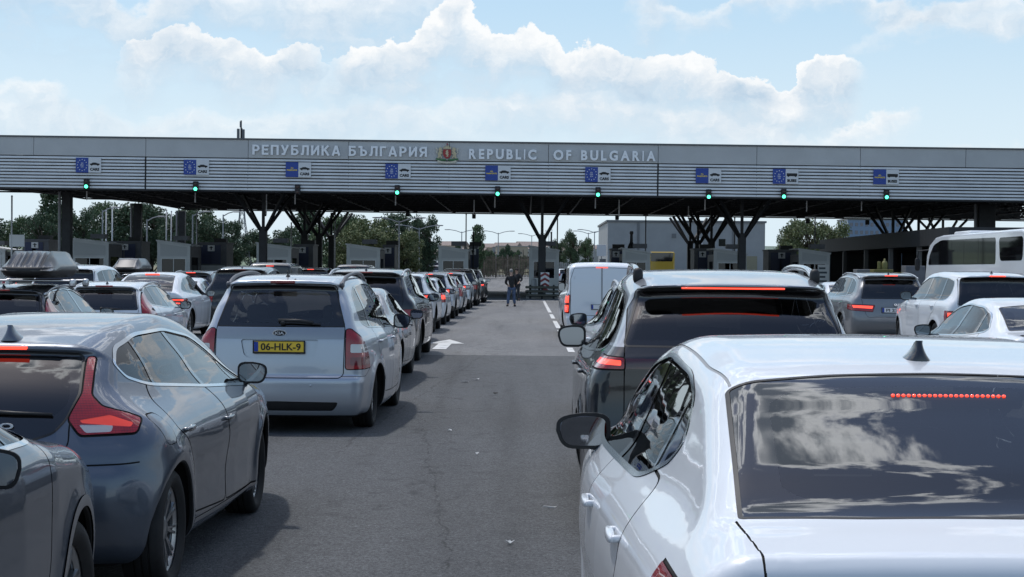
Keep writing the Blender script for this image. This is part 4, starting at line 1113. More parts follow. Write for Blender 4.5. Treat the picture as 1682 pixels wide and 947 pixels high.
for a in [(19, 322, 98, 'white pole at far left before the trees'), (174, 346, 126, 'white pole left of the navy shuttered cabin'), (184, 342, 130, 'thin white pole above the navy shuttered cabin'), (273, 345, 126, 'white pole above the booth right of the second thick column'), (281, 347, 128, 'white pole close right of another above the same booth'),
          (323, 330, 124, 'thin grey pole under the second lane sign'), (550, 350, 126, 'tall white pole beside the left column cluster'), (478, 366, 124, 'white pole left of the left column cluster'), (765, 352, 128, 'grey pole above the booth left of the open lane'), (777, 382, 102, 'short black pole on the booth left of the open lane'), (905, 382, 103, 'short black pole right of the central column'), (915, 352, 126, 'thin grey pole right of the central column'),
          (1060, 356, 126, 'grey pole in front of the white hall'), (1338, 345, 122, 'thin grey pole left of the dark shelter'), (1206, 358, 124, 'grey pole beside the right branching column')]:
    pole(*a, m=M_STEEL if 'black' in a[3] else (mat('pole_mid', (.28, .29, .30), .5) if 'grey' in a[3] else None))
for px, yt in ((896, 378), (901, 376), (906, 377)):
    o = pole(px, yt, 330, 'one of three far flag poles behind the central column', .10)
def lattice_mast():
    D = 170; h = Z_at(397, 343, D)-.5; X = X_at(397, D)
    r = thing('lattice_mast', 'grey lattice radio mast behind the low trees', 'mast', (X, D, .5)); m = mat('mast_grey', (.22, .23, .24), .5, .3)
    b = MB(); n = 9
    def wd(t): return 1.5*(1-t)**1.6+.22
    for s in ((-1, -1), (1, -1), (1, 1), (-1, 1)):
        b.tube([(s[0]*wd(k/n), s[1]*wd(k/n), h*k/n) for k in range(n+1)], .05, 5)
    for k in range(n):
        a, c = wd(k/n), wd((k+1)/n); z0, z1 = h*k/n, h*(k+1)/n
        for s in (-1, 1):
            b.bar((-a, s*a, z0), (c, s*c, z1), .04); b.bar((a, s*a, z0), (-c, s*c, z1), .04); b.bar((s*a, -a, z0), (s*c, c, z1), .04)
    b.build('lattice', m, r)
    d = MB(); d.lathe([(-.25, .02), (-.3, .35), (-.2, .4), (0, .1)], 14, 'y', (.6, -.3, h*.55)); d.build('dish', M_SWHITE, r)
lattice_mast()
def black_mast():
    p = at(1037, 408, 101); zb = 3.15; r = thing('camera_mast', 'stubby black camera mast on the booth above the white van', 'camera mast', (p.x, 101, zb))
    h = Z_at(1037, 382, 101)-zb
    b = MB(); b.lathe([(0, .25), (.15, .22), (.4, .1), (h, .08), (h+.05, .001)], 12, 'z'); b.build('pole', M_STEEL, r)
    q = MB(); q.box((0, -.05, h), (.22, .35, .2), bev=.03); q.build('camera', M_PLAST, r)
black_mast()
# signs with white faces near the hall
def small_sign(px, py, D, w, h, label, m):
    p = at(px, py, D); r = thing('road_sign', label, 'sign', (p.x, D, 0))
    b = MB(); b.cyl((0, .03, 0), (0, .03, p.z+h/2), .04, 8); b.build('post', M_HALL2, r)
    q = MB(); q.box((0, -.02, p.z), (w, .04, h), bev=.01); q.build('plate', m, r)
small_sign(988, 411, 150, .9, 1.1, 'white panel sign at the left corner of the white hall', M_SWHITE)
small_sign(990, 430, 150, .6, .6, 'grey round edged sign below the white panel', M_HALL2)
small_sign(28, 395, 98, .95, .75, 'white panel sign beside the cabin at far left', M_SWHITE)
# dark shelter building along the right side
def shelter():
    x = 22.3; D0, D1 = 84., 121.; r = thing('shelter', 'long dark flat roofed shelter running along the right side', 'building', (x, D0, 0)); L = D1-D0
    m = mat('shelter_dark', (.022, .024, .027), .6, var=.2)
    b = MB(); b.b2((0, 0, 3.25), (9, L, 4.18)); b.build('roof', m, r)
    b = MB(); b.b2((6.2, .3, .004), (6.4, L-.3, 3.247)); b.build('rear_wall', mat('shelter_wall', (.05, .052, .055), .7), r)
    b = MB(); b.b2((.2, L-.3, .004), (6.19, L-.1, 3.247)); b.build('end_wall', mat('shelter_wall2', (.07, .075, .08), .7), r)
    for k in range(6):
        c = MB(); y = .6+k*(L-1.2)/5; c.b2((.25, y-.12, 0), (.5, y+.12, 3.247)); c.build('column', mat('col_grey', (.16, .165, .17), .5), r)
    for k in range(4):
        g = MB(); y = 3+k*8; g.b2((6.1, y, .9), (6.19, y+5, 2.6)); g.build('window', M_WINB, r)
shelter()
M_YG = mat('crate_yellow', (.15, .14, .04), .6); 
def pallet(px, D, z, w, h, label, m, name='crate', cat='crate'):
    X = X_at(px, D); r = thing(name, label, cat, (X, D, z)); 
    b = MB(); b.b2((-w/2, -.5, .14), (w/2, .5, h), bev=.02); b.build('load', m, r)
    for k in range(3):
        q = MB(); x = -w/2+.06+k*(w-.12)/2; q.b2((x-.05, -.5, 0), (x+.05, .5, .137)); q.build('runner', mat('wood', (.18, .13, .08), .8), r)
pallet(1448, 82, 0, 1.0, 1.9, 'olive yellow stacked load under the shelter, left one', mat('load_olive', (.12, .11, .03), .7))
pallet(1478, 82, 0, .9, 1.75, 'olive yellow stacked load under the shelter, right one', mat('load_olive2', (.16, .14, .04), .7))
pallet(1420, 84, 0, 1.0, 1.9, 'grey covered load at the left end under the shelter', M_HALL2)
pallet(1500, 81.5, 0, 1., 2.1, 'dark grey load beside the coach', M_BOOTHD)
p = at(1453, 432, 82.3); b = MB(); b.lathe([(0, .15), (.30, .16), (.40, .12), (.45, .05), (.55, .045), (.56, .001)], 14, 'z'); o = b.build('canister', M_YG, None, True); o.location = (p.x, 82.3, 1.905); tag(o, 'dull yellow canister standing on the stacked loads under the shelter', 'canister')
p = at(1444, 432, 82.3); b = MB(); b.box((0, 0, .2), (.16, .12, .4), bev=.02); o = b.build('carton', M_YG, None); o.location = (p.x, 82.3, 1.905); tag(o, 'upright yellow carton left of the canister under the shelter', 'carton')
def notice_board():
    p = at(1353, 455, 99.6); r = thing('notice_board', 'white board with rows of dark notices on the right booth', 'notice board', (p.x, 99.7, .16))
    b = MB(); b.b2((-.36, 0, .5), (.36, .04, 2.05)); b.build('board', M_SWHITE, r)
    for k in range(5):
        q = MB(); q.b2((-.28, -.008, .68+k*.27), (.12+.1*(k % 2), -.003, .80+k*.27)); q.build('notice', mat('notice_ink', (.08, .09, .11), .6), r)
notice_board()

# ------------------------------------------------------------------ coaches
def coach():
    x, D0, D1 = 19.3, 61.5, 77.0; L = D1-D0; W = 2.5
    r = thing('coach', 'white touring coach with dark side windows at the right edge', 'bus', (x+W/2, D0, 0)); a = W/2
    wp = paint('coach_white', (.74, .77, .80), .0, .3, .06)
    side = [(0, .45), (0, 3.2), (.1, 3.42), (.5, 3.5), (L-3.2, 3.5), (L-1.9, 3.42), (L-.9, 3.12), (L-.35, 2.6), (L-.08, 1.7), (L, 1.1), (L-.04, .42), (L-.3, .35), (.3, .35)]
    def clipx(poly, lo=None, hi=None):
        out = []
        for i, (p, q) in enumerate(zip(poly, poly[1:]+poly[:1])):
            for v, sgn in ((lo, 1), (hi, -1)): pass
            out.append(p)
        return out
    b = MB(); b.prism(side, -a, a, 'x'); body = b.build('body', wp, r)
    bv = body.modifiers.new('bevel', 'BEVEL'); bv.width = .12; bv.segments = 4; bv.limit_method = 'ANGLE'; bv.angle_limit = math.radians(50)
    for s in (-1, 1):
        def win(pts, name, m=M_COACHG, o=.006):
            q = MB(); q.prism([(y, z) for y, z in pts], s*a+(s*.001), s*(a+o), 'x'); return q.build(name, m, r)
        y1 = D1-D0
        fr = round_poly([(3.9, 2.12), (3.9, 3.22), (y1-3.0, 3.26), (y1-1.7, 3.06), (y1-.95, 2.6), (y1-.66, 2.12)], .18)
        win(fr, 'side_window')
        for y in (6.4, 8.6, 10.6):
            q = MB(); q.prism([(y, 2.13), (y+.03, 2.13), (y+.03, 3.2), (y, 3.2)], s*(a+.0065), s*(a+.009), 'x'); q.build('window_bar', M_PLAST, r)
        win(round_poly([(.35, 2.25), (.25, 3.2), (3.45, 3.2), (3.3, 2.25)], .25), 'rear_side_window')
        win(round_poly([(.3, 1.2), (.3, 1.75), (2.4, 1.75), (2.4, 1.2)], .04), 'louvre', mat('louvre_grey', (.4, .41, .42), .5), .004)
        m2 = MB(); m2.prism([(.3, 1.0), (y1-.6, 1.0), (y1-.6, 1.02), (.3, 1.02)], s*(a+.001), s*(a+.004), 'x'); m2.build('panel_gap', M_HALL2, r)
        for y in (3.1, 10.9):
            w = MB(); w.lathe([(-.13, .30), (-.15, .42), (-.13, .50), (.13, .50), (.15, .42), (.13, .30), (.05, .28), (.03, .001)], 28, 'x', (s*(a-.13), y, .5)); w.build('wheel', M_RUB, r, True)
            k = MB(); k.prism([(y+.62*math.cos(t), max(.36, .5+.62*math.sin(t))) for t in np.linspace(-.2, math.pi+.2, 20)], s*(a-.3), s*(a+.003), 'x'); k.build('wheel_well', M_DARK, r)
        mi = MB(); mi.tube([(s*(a-.1), y1-.5, 2.85), (s*(a+.25), y1+.25, 2.8), (s*(a+.28), y1+.3, 2.45)], .035, 6); mo = mi.build('mirror_arm', M_PLAST, r)
        mm = MB(); mm.sup((s*(a+.28), y1+.3, 2.15), (.24, .16, .62), .5, 16, 10); mm.build('mirror', M_PLAST, mo, True)
    wsn = MB(); P = [(-a+.1, L-1.35, 3.26), (a-.1, L-1.35, 3.26), (a-.1, L-.35, 2.62), (-a+.1, L-.35, 2.62), (-a+.1, L-.06, 1.72), (a-.1, L-.06, 1.72)]
    wsn.addraw([(p[0], p[1]+.02, p[2]+.015) for p in P], [(0, 1, 2, 3), (3, 2, 5, 4)]); wsn.build('windscreen', M_FRIT, r)
    ac = MB(); ac.box((0, L-5.2, 3.56), (1.8, 2.6, .16), bev=.06); ac.build('roof_unit', wp, r)
    rw = MB(); rw.b2((-a+.2, -.012, 2.1), (a-.2, -.002, 3.1)); rw.build('rear_window', M_FRIT, r)
    for s in (-1, 1):
        t = MB(); t.b2((s*(a-.12)-.07, -.03, .9), (s*(a-.12)+.07, -.003, 1.6)); t.build('tail_lamp', M_RED, r)
coach()
def yellow_bus():
    D = 152; x = X_at(1088, D); r = thing('bus', 'yellow bus seen from behind in front of the white hall', 'bus', (x, D, .3)); a = 1.18
    y = mat('bus_yellow', (.45, .30, .03), .35, coat=.6); zt = Z_at(1088, 413, D)-.3
    b = MB(); b.b2((-a, 0, .35), (a, 11, zt), bev=.12); b.build('body', y, r)
    w = MB(); w.prism(round_poly([(-a+.06, 2.35), (-a+.04, zt-.1), (a-.14, zt-.1), (a-.24, 2.35)], .08), -.012, -.002); w.build('rear_window', M_FRIT, r)
    for s in (-1, 1):
        q = MB(); q.b2((s*a+s*.001 if s > 0 else s*a-.006, .6, 1.9), (s*a+.006 if s > 0 else s*a-.001, 10, zt-.4)); q.build('side_window', M_FRIT, r)
        t = MB(); t.b2((s*(a-.2)-.09, -.02, .8), (s*(a-.2)+.09, -.003, 1.1)); t.build('tail_lamp', M_RED, r)
        for yy in (2.2, 8.):
            k = MB(); k.cyl((s*(a-.25), yy, .2), (s*(a-.003), yy, .2), .48, 20); k.build('wheel', M_RUB, r)
    bp = MB(); bp.b2((-a+.05, -.08, .4), (a-.05, -.003, .75), bev=.03); bp.build('bumper', M_PLAST, r)
yellow_bus()
# ------------------------------------------------------------------ cars: one smooth implicit body per model, cut into its parts
def mirror_half(h):
    """half outline (x >= 0) from bottom centre to top centre -> whole outline"""
    return [tuple(p) for p in h]+[(-p[0],)+tuple(p[1:]) for p in reversed(h) if p[0] > 1e-6]

WHEELS = {}
def wheel_meshes(R, w, rr, style):
    key = (R, w, rr, style)
    if key in WHEELS: return WHEELS[key]
    h = w/2
    t = MB()
    pr = [(-h*.72, rr-.012), (-h*.98, rr+.02), (-h, (rr+R)/2), (-h*.93, R-.022), (-h*.78, R-.006), (-h*.42, R)]
    for s in (-.38, -.02, .34): pr += [(h*s, R), (h*s+.004, R-.009), (h*s+.010, R-.009), (h*s+.014, R)]
    pr += [(h*.78, R-.006), (h*.93, R-.022), (h, (rr+R)/2), (h*.98, rr+.02), (h*.72, rr-.012)]
    t.lathe(pr, 44)
    to = t.build('tyre', M_RUB, None, True, 40); tm = to.data; bpy.data.objects.remove(to)
    r = MB()
    n, dbl, dark = style[:3]
    r.lathe([(-h*.75, rr-.02), (-h*.75, rr), (-h*.5, rr-.025), (h*.4, rr-.03), (h*.62, rr-.012), (h*.74, rr+.006), (h*.70, rr-.004), (h*.5, rr-.035)], 44)
    xo = h*.52
    r.lathe([(xo-.05, .02), (xo-.05, .075), (xo-.005, .07), (xo+.006, .05), (xo+.008, .001)], 20)
    for k in range(n):
        for d in ((-dbl, dbl) if dbl else (0,)):
            a0 = 2*math.pi*k/n
            ci, si = math.cos(a0+d*.35), math.sin(a0+d*.35); co, so = math.cos(a0+d), math.sin(a0+d)
            p0, p1 = np.array((xo-.004, .055*ci, .055*si)), np.array((xo+.012, (rr-.022)*co, (rr-.022)*so))
            tn = np.array((0, -math.sin(a0), math.cos(a0))); w0, w1 = style[3], style[4]
            V = []
            for p, ww, dz in ((p0, w0, .035), (p1, w1, .03)):
                V += [p-tn*ww-np.array((dz, 0, 0)), p+tn*ww-np.array((dz, 0, 0)), p+tn*ww*.75, p-tn*ww*.75]
            r.addraw(V, [(0, 1, 2, 3), (7, 6, 5, 4), (0, 4, 5, 1), (1, 5, 6, 2), (2, 6, 7, 3), (3, 7, 4, 0)])
    r.lathe([(-.02, .05), (-.02, .15), (-.005, .155), (-.005, .05)], 28)
    for k in range(5):
        a = 2*math.pi*(k+.5)/5; r.cyl((xo-.01, .04*math.cos(a), .04*math.sin(a)), (xo+.003, .04*math.cos(a), .04*math.sin(a)), .008, 6)
    ro = r.build('rim', M_RIMD if dark else M_RIM, None, True, 30); rm = ro.data; bpy.data.objects.remove(ro)
    d = MB(); d.lathe([(-h*.6, .001), (-h*.6, rr-.02)], 24)
    WHEELS[key] = (tm, rm); return tm, rm

def components(T):
    u, inv = np.unique(T, return_inverse=True); t = inv.reshape(-1, 3); n = len(u)
    lab = np.arange(n)
    while True:
        m = lab[t].min(1); new = lab.copy()
        for k in range(3): np.minimum.at(new, t[:, k], m)
        new = new[new]
        if (new == lab).all(): break
        lab = new
    return lab[t[:, 0]]

class Car:
    def __init__(s, spec, root, detail=.03):
        s.sp = spec; s.root = root; s.L = spec['L']; s.W = spec['W']; s.shift = (0, -s.L/2, 0)
        s.prof = smooth_poly(spec['prof'])
        lo = s.prof.min(0)-.45; hi = s.prof.max(0)+.45; s.q = .0125
        s.glo = lo; ny, nz = np.ceil((hi-lo)/s.q).astype(int)+1; s.gn = (ny, nz)
        Y, Z = np.meshgrid(lo[0]+s.q*np.arange(ny), lo[1]+s.q*np.arange(nz), indexing='ij')
        s.G = poly_sdf(s.prof, Y, Z)
        sec = smooth_poly(spec['sec'], False, 8); s.secz, s.secw = sec[:, 1], sec[:, 0]
        o = np.argsort(s.secz); s.secz, s.secw = s.secz[o], s.secw[o]
        D = lambda k, d: (lambda a: (a[:, 0], a[:, 1]))(np.array(sorted(spec.get(k, d))))
        s.tl = smooth_poly([tuple(p) for p in spec.get('tl', [(0, .05), (.6, 0), (s.L-.9, 0), (s.L, .12)])], False, 6)
        s.tu = smooth_poly([tuple(p) for p in spec.get('tu', [(0, .12), (1.2, .01), (2, 0), (s.L, .1)])], False, 6)
        s.ks = np.array(spec.get('ks', [(.2, .10), (.5, .13), (.9, .10), (1.3, .10), (1.6, .12)]))
        V, Q = surface_nets(s.f, (-s.W-.12, -.12, .08), (s.W+.12, s.L+.12, s.prof[:, 1].max()+.1), detail)
        for _ in range(3):
            fv = s.f(V); g = grad(s.f, V, .006)
            V = V-(fv/(np.sum(g*g, 1)+1e-9)).clip(-.03, .03)[:, None]*g
        s.h = detail
        s.V = V; s.N = unit(grad(s.f, V, .014))
        s.T = np.concatenate([Q[:, [0, 1, 2]], Q[:, [0, 2, 3]]])
        s.gaps = []
    def f(s, P):
        sp = s.sp
        x = np.abs(P[:, 0]); y = P[:, 1]; z = P[:, 2]; x2 = x*x
        t = sstep(y/s.L, .25, .75)
        yb = y-x2*(sp.get('kr', .09)*(1-t)-sp.get('kf', .22)*t)
        zb = z+sp.get('crown', .05)*x2*sstep(z, .55, .95)
        a = np.clip((yb-s.glo[0])/s.q, 0, s.gn[0]-1.001); b = np.clip((zb-s.glo[1])/s.q, 0, s.gn[1]-1.001)
        i = a.astype(int); j = b.astype(int); u = a-i; v = b-j; G = s.G
        d1 = (G[i, j]*(1-u)+G[i+1, j]*u)*(1-v)+(G[i, j+1]*(1-u)+G[i+1, j+1]*u)*v
        sb = sstep(z, sp['belt']-.12, sp['belt']+.12)
        w = np.interp(z, s.secz, s.secw)-(1-sb)*np.interp(y, s.tl[:, 0], s.tl[:, 1])-sb*np.interp(y, s.tu[:, 0], s.tu[:, 1])
        R, Ra = sp['R'], sp['Ra']; fl = sp.get('flare', .018)
        rs = [np.hypot(y-yw, z-R) for yw in sp['axles']]
        for r in rs: w = w+fl*np.exp(-((r-Ra-.02)/.075)**2)*(z < s.sp['belt'])
        for (yc, zc, ry, rz, dw) in sp.get('dents', []): w = w+dw*np.exp(-((y-yc)/ry)**2-((z-zc)/rz)**2)
        d2 = (x-w)*.93
        k = np.interp(z, s.ks[:, 0], s.ks[:, 1])
        d = smax(d1, d2, k)
        for fn in sp.get('cuts', []): d = fn(P, d)
        return d
    # regions -----------------------------------------------------------
    def region(s, plane, poly, V=None):
        V = s.V if V is None else V
        a, b = {'yz': (V[:, 1], V[:, 2]), 'xz': (V[:, 0], V[:, 2]), 'xy': (V[:, 0], V[:, 1])}[plane]
        return poly_sdf(poly, a, b)
    def piece(s, name, fn, m, parent=None, off=0., rounds=2, sides=False, comps=False, label=None):
        comps = comps or name in ('panel_gap', 'wheel_well', 'door_pillar', 'glass_seal', 'cladding', 'underbody')
        """cut the part of the body where fn(points) < 0 out as its own mesh"""
        for _ in range(rounds):
            g = fn(s.V); c = g[s.T]; near = (np.abs(c).min(1) < s.h*1.2) & (c.min(1) < s.h*.9) & (c.max(1) > -s.h*.9)
            e = np.linalg.norm(s.V[s.T[:, 0]]-s.V[s.T[:, 1]], axis=1)
            near &= e > s.h/(2.2 if rounds == 1 else 4)
            s.V, s.N, s.T = refine(s.V, s.N, s.T, near)
        g = fn(s.V)
        s.V, s.N, Ti, s.T = clip(s.V, s.N, s.T, g)
        if name is None: return []
        # true normals on freshly cut vertices
        if not len(Ti): return []
        res = []
        u = np.unique(Ti); nn = s.N.copy(); nn[u] = unit(grad(s.f, s.V[u], .014))
        parents = parent if isinstance(parent, (list, tuple)) else None
        if comps:
            lab = components(Ti)
            ids, inv = np.unique(lab, return_inverse=True)
            ar = np.linalg.norm(np.cross(s.V[Ti[:, 1]]-s.V[Ti[:, 0]], s.V[Ti[:, 2]]-s.V[Ti[:, 0]]), axis=1)/2
            A = np.bincount(inv.ravel(), ar)
            for q in np.argsort(-A):
                if A[q] < min(4e-4, .02*A.max()) and len(res): continue
                if A[q] < 1e-5: continue
                res.append(shell(name, s.V, nn, Ti[inv.ravel() == q], m, parent or s.root, off, s.shift))
        elif sides:
            cx = s.V[Ti].mean(1)[:, 0]
            for q, sg in enumerate((-1, 1)):
                X = Ti[cx*sg > 0]
                if len(X): res.append(shell(name, s.V, nn, X, m, parents[q] if parents else (parent or s.root), off, s.shift))
        else: res.append(shell(name, s.V, nn, Ti, m, parent or s.root, off, s.shift))
        for o in res:
            if label: o['label'] = label
        u, inv = np.unique(s.T, return_inverse=True); s.V = s.V[u]; s.N = s.N[u]; s.T = inv.reshape(-1, 3)
        return res
    def finish(s, m):
        u = np.unique(s.T); nn = s.N.copy(); nn[u] = unit(grad(s.f, s.V[u], .014))
        return shell('body', s.V, nn, s.T, m, s.root, 0, s.shift)
    # ray hits ------------------------------------------------------------
    def hit(s, o, d, far=3., step=.012):
        o = np.array(o, float); d = np.array(d, float); t = np.arange(0, far, step)
        v = s.f(o+t[:, None]*d); i = np.argmax(v < 0)
        if not (v < 0).any(): return o+d*far
        a, b = max(i-1, 0), i
        tt = t[a]+(t[b]-t[a])*v[a]/(v[a]-v[b]+1e-12)
        return o+d*tt
    def xs(s, y, z, sg=1): return s.hit((sg*(s.W+.15), y, z), (-sg, 0, 0), 1.2)
    def yr(s, x, z): return s.hit((x, -.15, z), (0, 1, 0), 3)
    def zt(s, x, y): return s.hit((x, y, 2.6), (0, 0, -1), 2)
    def w2(s, p): return np.asarray(p, float)+np.array(s.shift)

def side_fn(car, poly, lo=.25):
    return lambda V: np.maximum(poly_sdf(poly, V[:, 1], V[:, 2]), lo-np.abs(V[:, 0]))
def rear_fn(car, poly, ymax=1.6):
    return lambda V: np.maximum(poly_sdf(poly, V[:, 0], V[:, 2]), V[:, 1]-ymax)
def ring(fn, w): return lambda V: np.maximum(fn(V), -(fn(V)+w))
def inset(fn, w): return lambda V: fn(V)+w
def line(fn, w=.004): return lambda V: np.abs(fn(V))-w
def both(a, b): return lambda V: np.maximum(a(V), b(V))
def either(*fs): return lambda V: np.minimum.reduce([f(V) for f in fs])

def make_mirror(car, y, z, m_body, size=(.2, .12, .145), out=.10, arm=True, cap=None, point=.22):
    for sg in (-1, 1):
        p = car.xs(y, z-.03, sg); c = car.w2((p[0]+sg*(out+.02), y, z+.01))
        def shape(V, y_min=None, flat=False):
            V = V.copy(); t = np.clip((V[:, 1]+size[1]/2)/size[1], 0, 1) if not flat else 0
            o = np.clip(sg*V[:, 0]/(size[0]/2), -1, 1)
            lo = np.clip(-V[:, 2]/(size[2]/2), 0, 1)
            V[:, 0] -= sg*point*size[0]*.5*lo*np.clip(o, 0, 1)                 # lower outer corner drawn in
            V[:, 2] += -.10*size[2]*np.clip(o, 0, 1)*np.clip(V[:, 2]/(size[2]/2), 0, 1)
            V[:, 2] *= 1-.28*t; V[:, 0] = V[:, 0]*(1-.22*t)-sg*.02*t
            return V
        def cut(V):
            V = shape(V); V[:, 1] = np.maximum(V[:, 1], -size[1]*.30); return V
        b = MB(); b.sup(c, size, .55, 28, 16, cut)
        o = b.build('mirror', cap or m_body, car.root, True, 50)
        rim = MB()
        def rimf(V): V = shape(V, flat=True); V[:, 1] = np.clip(V[:, 1], -.004, .004)-size[1]*.30-.004; return V
        rim.sup(c, (size[0]*.99, .02, size[2]*.99), .5, 28, 12, rimf); rim.build('mirror_rim', M_PLAST, o, True, 30)
        a = MB(); a.sup(car.w2((p[0]+sg*out*.25, y+.015, z-.055)), (out*1.6, .075, .035), .6, 12, 8)
        a.build('mirror_arm', M_PLAST, o, True)
        gls = MB()
        def flat(V):
            V = shape(V, flat=True); V[:, 1] = np.clip(V[:, 1], -.001, .001)-size[1]*.30-.0105+sg*V[:, 0]*.012+V[:, 2]*.02; return V
        gls.sup(c, (size[0]*.84, .012, size[2]*.80), .5, 28, 12, flat)
        gl = gls.build('mirror_glass', M_MIRROR, o, False)
def make_handle(car, y, z, m, parent, sg, l=.2):
    p = car.w2(car.xs(y, z, sg)); b = MB()
    def bow(V):
        V = V.copy(); V[:, 0] *= 1-.6*np.clip(np.abs(V[:, 1])/(l/2), 0, 1)**3; return V
    b.sup(p+np.array((sg*.022, 0, 0)), (.028, l, .03), .6, 16, 8, bow)
    b.sup(p+np.array((sg*.008, l*.40, 0)), (.04, .03, .024), .7, 10, 6); b.sup(p+np.array((sg*.008, -l*.40, 0)), (.04, .03, .024), .7, 10, 6)
    return b.build('handle', m, parent, True)
def make_plate(car, z, text, m_base, y=None, size=(.52, .11), band=True, back=.0):
    y = y if y is not None else car.yr(0, z)[1]
    c = car.w2((0, y-.012-back, z))
    b = MB(); b.box(c, (size[0], .014, size[1]), bev=.004); o = b.build('number_plate', m_base, car.root)
    if band:
        k = MB(); k.box(c+np.array((-size[0]/2+.024, -.0085, 0)), (.042, .004, size[1]-.01)); k.build('country_band', M_EUB, o)
    fr = MB()
    for sx in (-1, 1): fr.box(c+np.array((sx*(size[0]/2+.006), 0, 0)), (.012, .02, size[1]+.02))
    fr.box(c+np.array((0, 0, -size[1]/2-.008)), (size[0]+.024, .02, .016)); fr.box(c+np.array((0, 0, size[1]/2+.005)), (size[0]+.024, .02, .008)); fr.build('plate_frame', M_PLAST, o)
    if text:
        text_mesh(text, .10, M_BLK, 'lettering', o, tuple(c+np.array((.02, -.0095, 0))), .002, size[0]*.80, .0018)
    return o
def make_wheels(car):
    sp = car.sp; R, w, rr = sp['R'], sp.get('tw', .225), sp.get('rr', sp['R']*.70)
    st = sp.get('rim', (10, 0, False, .02, .016)); tm, rm = wheel_meshes(R, w, rr, st)
    for i, yw in enumerate(sp['axles']):
        for sg in (-1, 1):
            e = bpy.data.objects.new('wheel', None); link(e, car.root); e.empty_display_size = .2
            xo = car.W-sp.get('wheel_in', .035)-w/2
            e.location = (sg*xo, yw-car.L/2, R); e.rotation_euler = (random.random()*.5, 0, 0 if sg > 0 else math.pi)
            link(bpy.data.objects.new('tyre', tm), e); link(bpy.data.objects.new('rim', rm), e)
def make_interior(car, y0, y1, zb, full=True, seats=((.52, True), (.33, False)), light=None):
    w = car.W-.14
    b = MB(); b.b2((-w, y0-car.L/2, .30), (w, y1-car.L/2, zb-.10), bev=.05)
    b.b2((-w+.02, y1-.35-car.L/2, zb-.12), (w-.02, y1+.05-car.L/2, zb+.02), bev=.06)
    b.build('cabin_floor', M_CLOTH, car.root)
    H = car.sp.get('seat_z', zb-.04)
    def seat(x, y, wd, heads, name):
        q = MB(); yy = y-car.L/2
        def lean(V):
            V = V.copy(); V[:, 1] -= (V[:, 2]+.3)*.22; return V
        q.sup((x, yy, H-.02), (wd, .15, .66), .45, 20, 12, lean)
        for hx in heads: 
            q.sup((x+hx, yy-.13, H+.36), (.25, .11, .20), .55, 16, 10); q.cyl((x+hx-.05, yy-.12, H+.2), (x+hx-.05, yy-.13, H+.32), .007, 6); q.cyl((x+hx+.05, yy-.12, H+.2), (x+hx+.05, yy-.13, H+.32), .007, 6)
        q.build(name, light or M_CLOTH, car.root, True)
    ys = car.sp.get('seat_y', (y0+.62*(y1-y0), y0+.28*(y1-y0)))
    for sx in (-.37, .37): seat(sx, ys[0], .5, (0,), 'seat')
    seat(0, ys[1], 1.25, (-.42, .42) if full else (-.42, 0, .42), 'rear_seat')
def make_fin(car, x, y, m, s=1.):
    p = car.w2(car.zt(x, y)); b = MB(); n = 20; V = []; m_ = 9
    for i in range(m_+1):
        t = i/m_; z = -.012+(.062*s)*t
        rear = -.078*s+.022*s*t**1.5; front = .10*s-.135*s*t**.62
        if t > .93: front = rear+.018*s*(1-t)/.07+.003
        w = .030*s*(1-t)**2.2+.0155*s*(1-.35*t)
        for k in range(n):
            a = 2*math.pi*k/n; c = math.cos(a); q = math.sin(a)
            V.append((w*np.sign(q)*abs(q)**.8, (rear+front)/2+(front-rear)/2*np.sign(c)*abs(c)**.75, z))
    F = [(i*n+k, i*n+(k+1) % n, (i+1)*n+(k+1) % n, (i+1)*n+k) for i in range(m_) for k in range(n)]+[tuple(range(m_*n, m_*n+n))]
    b.addraw(np.array(V)+p, F)
    return b.build('roof_antenna', m, car.root, True, 60)
def make_rails(car, x, y0, y1, m, h=.045, r=.018, foot=True):
    for sg in (-1, 1):
        b = MB(); P = []
        for k in range(15):
            t = k/14; y = y0+(y1-y0)*t; xx = sg*(x(t) if callable(x) else x)
            z = car.zt(xx, y)[2]; P.append((xx, y, z+h*min(1, 6*t, 6*(1-t))**.6))
        b.tube([car.w2(p) for p in P], r, 8)
        if foot:
            for t in (.02, .98):
                y = y0+(y1-y0)*t; xx = sg*(x(t) if callable(x) else x); p = car.w2(car.zt(xx, y)); b.sup(p+np.array((0, 0, .01)), (r*2.3, .16, .06), .6, 12, 8)
        b.build('roof_rail', m, car.root, True, 60)
def make_wiper(car, pts, m=None, th=.012):
    """pts: (x, z) on the rear glass"""
    P = [car.w2(car.yr(x, z)+np.array((0, -.018, 0))) for x, z in pts]
    b = MB(); b.tube(P, np.linspace(th, th*.6, len(P)), 6); b.sup(P[0], (.06, .04, .05), .7, 10, 6)
    b.build('wiper', m or M_PLAST, car.root, True)

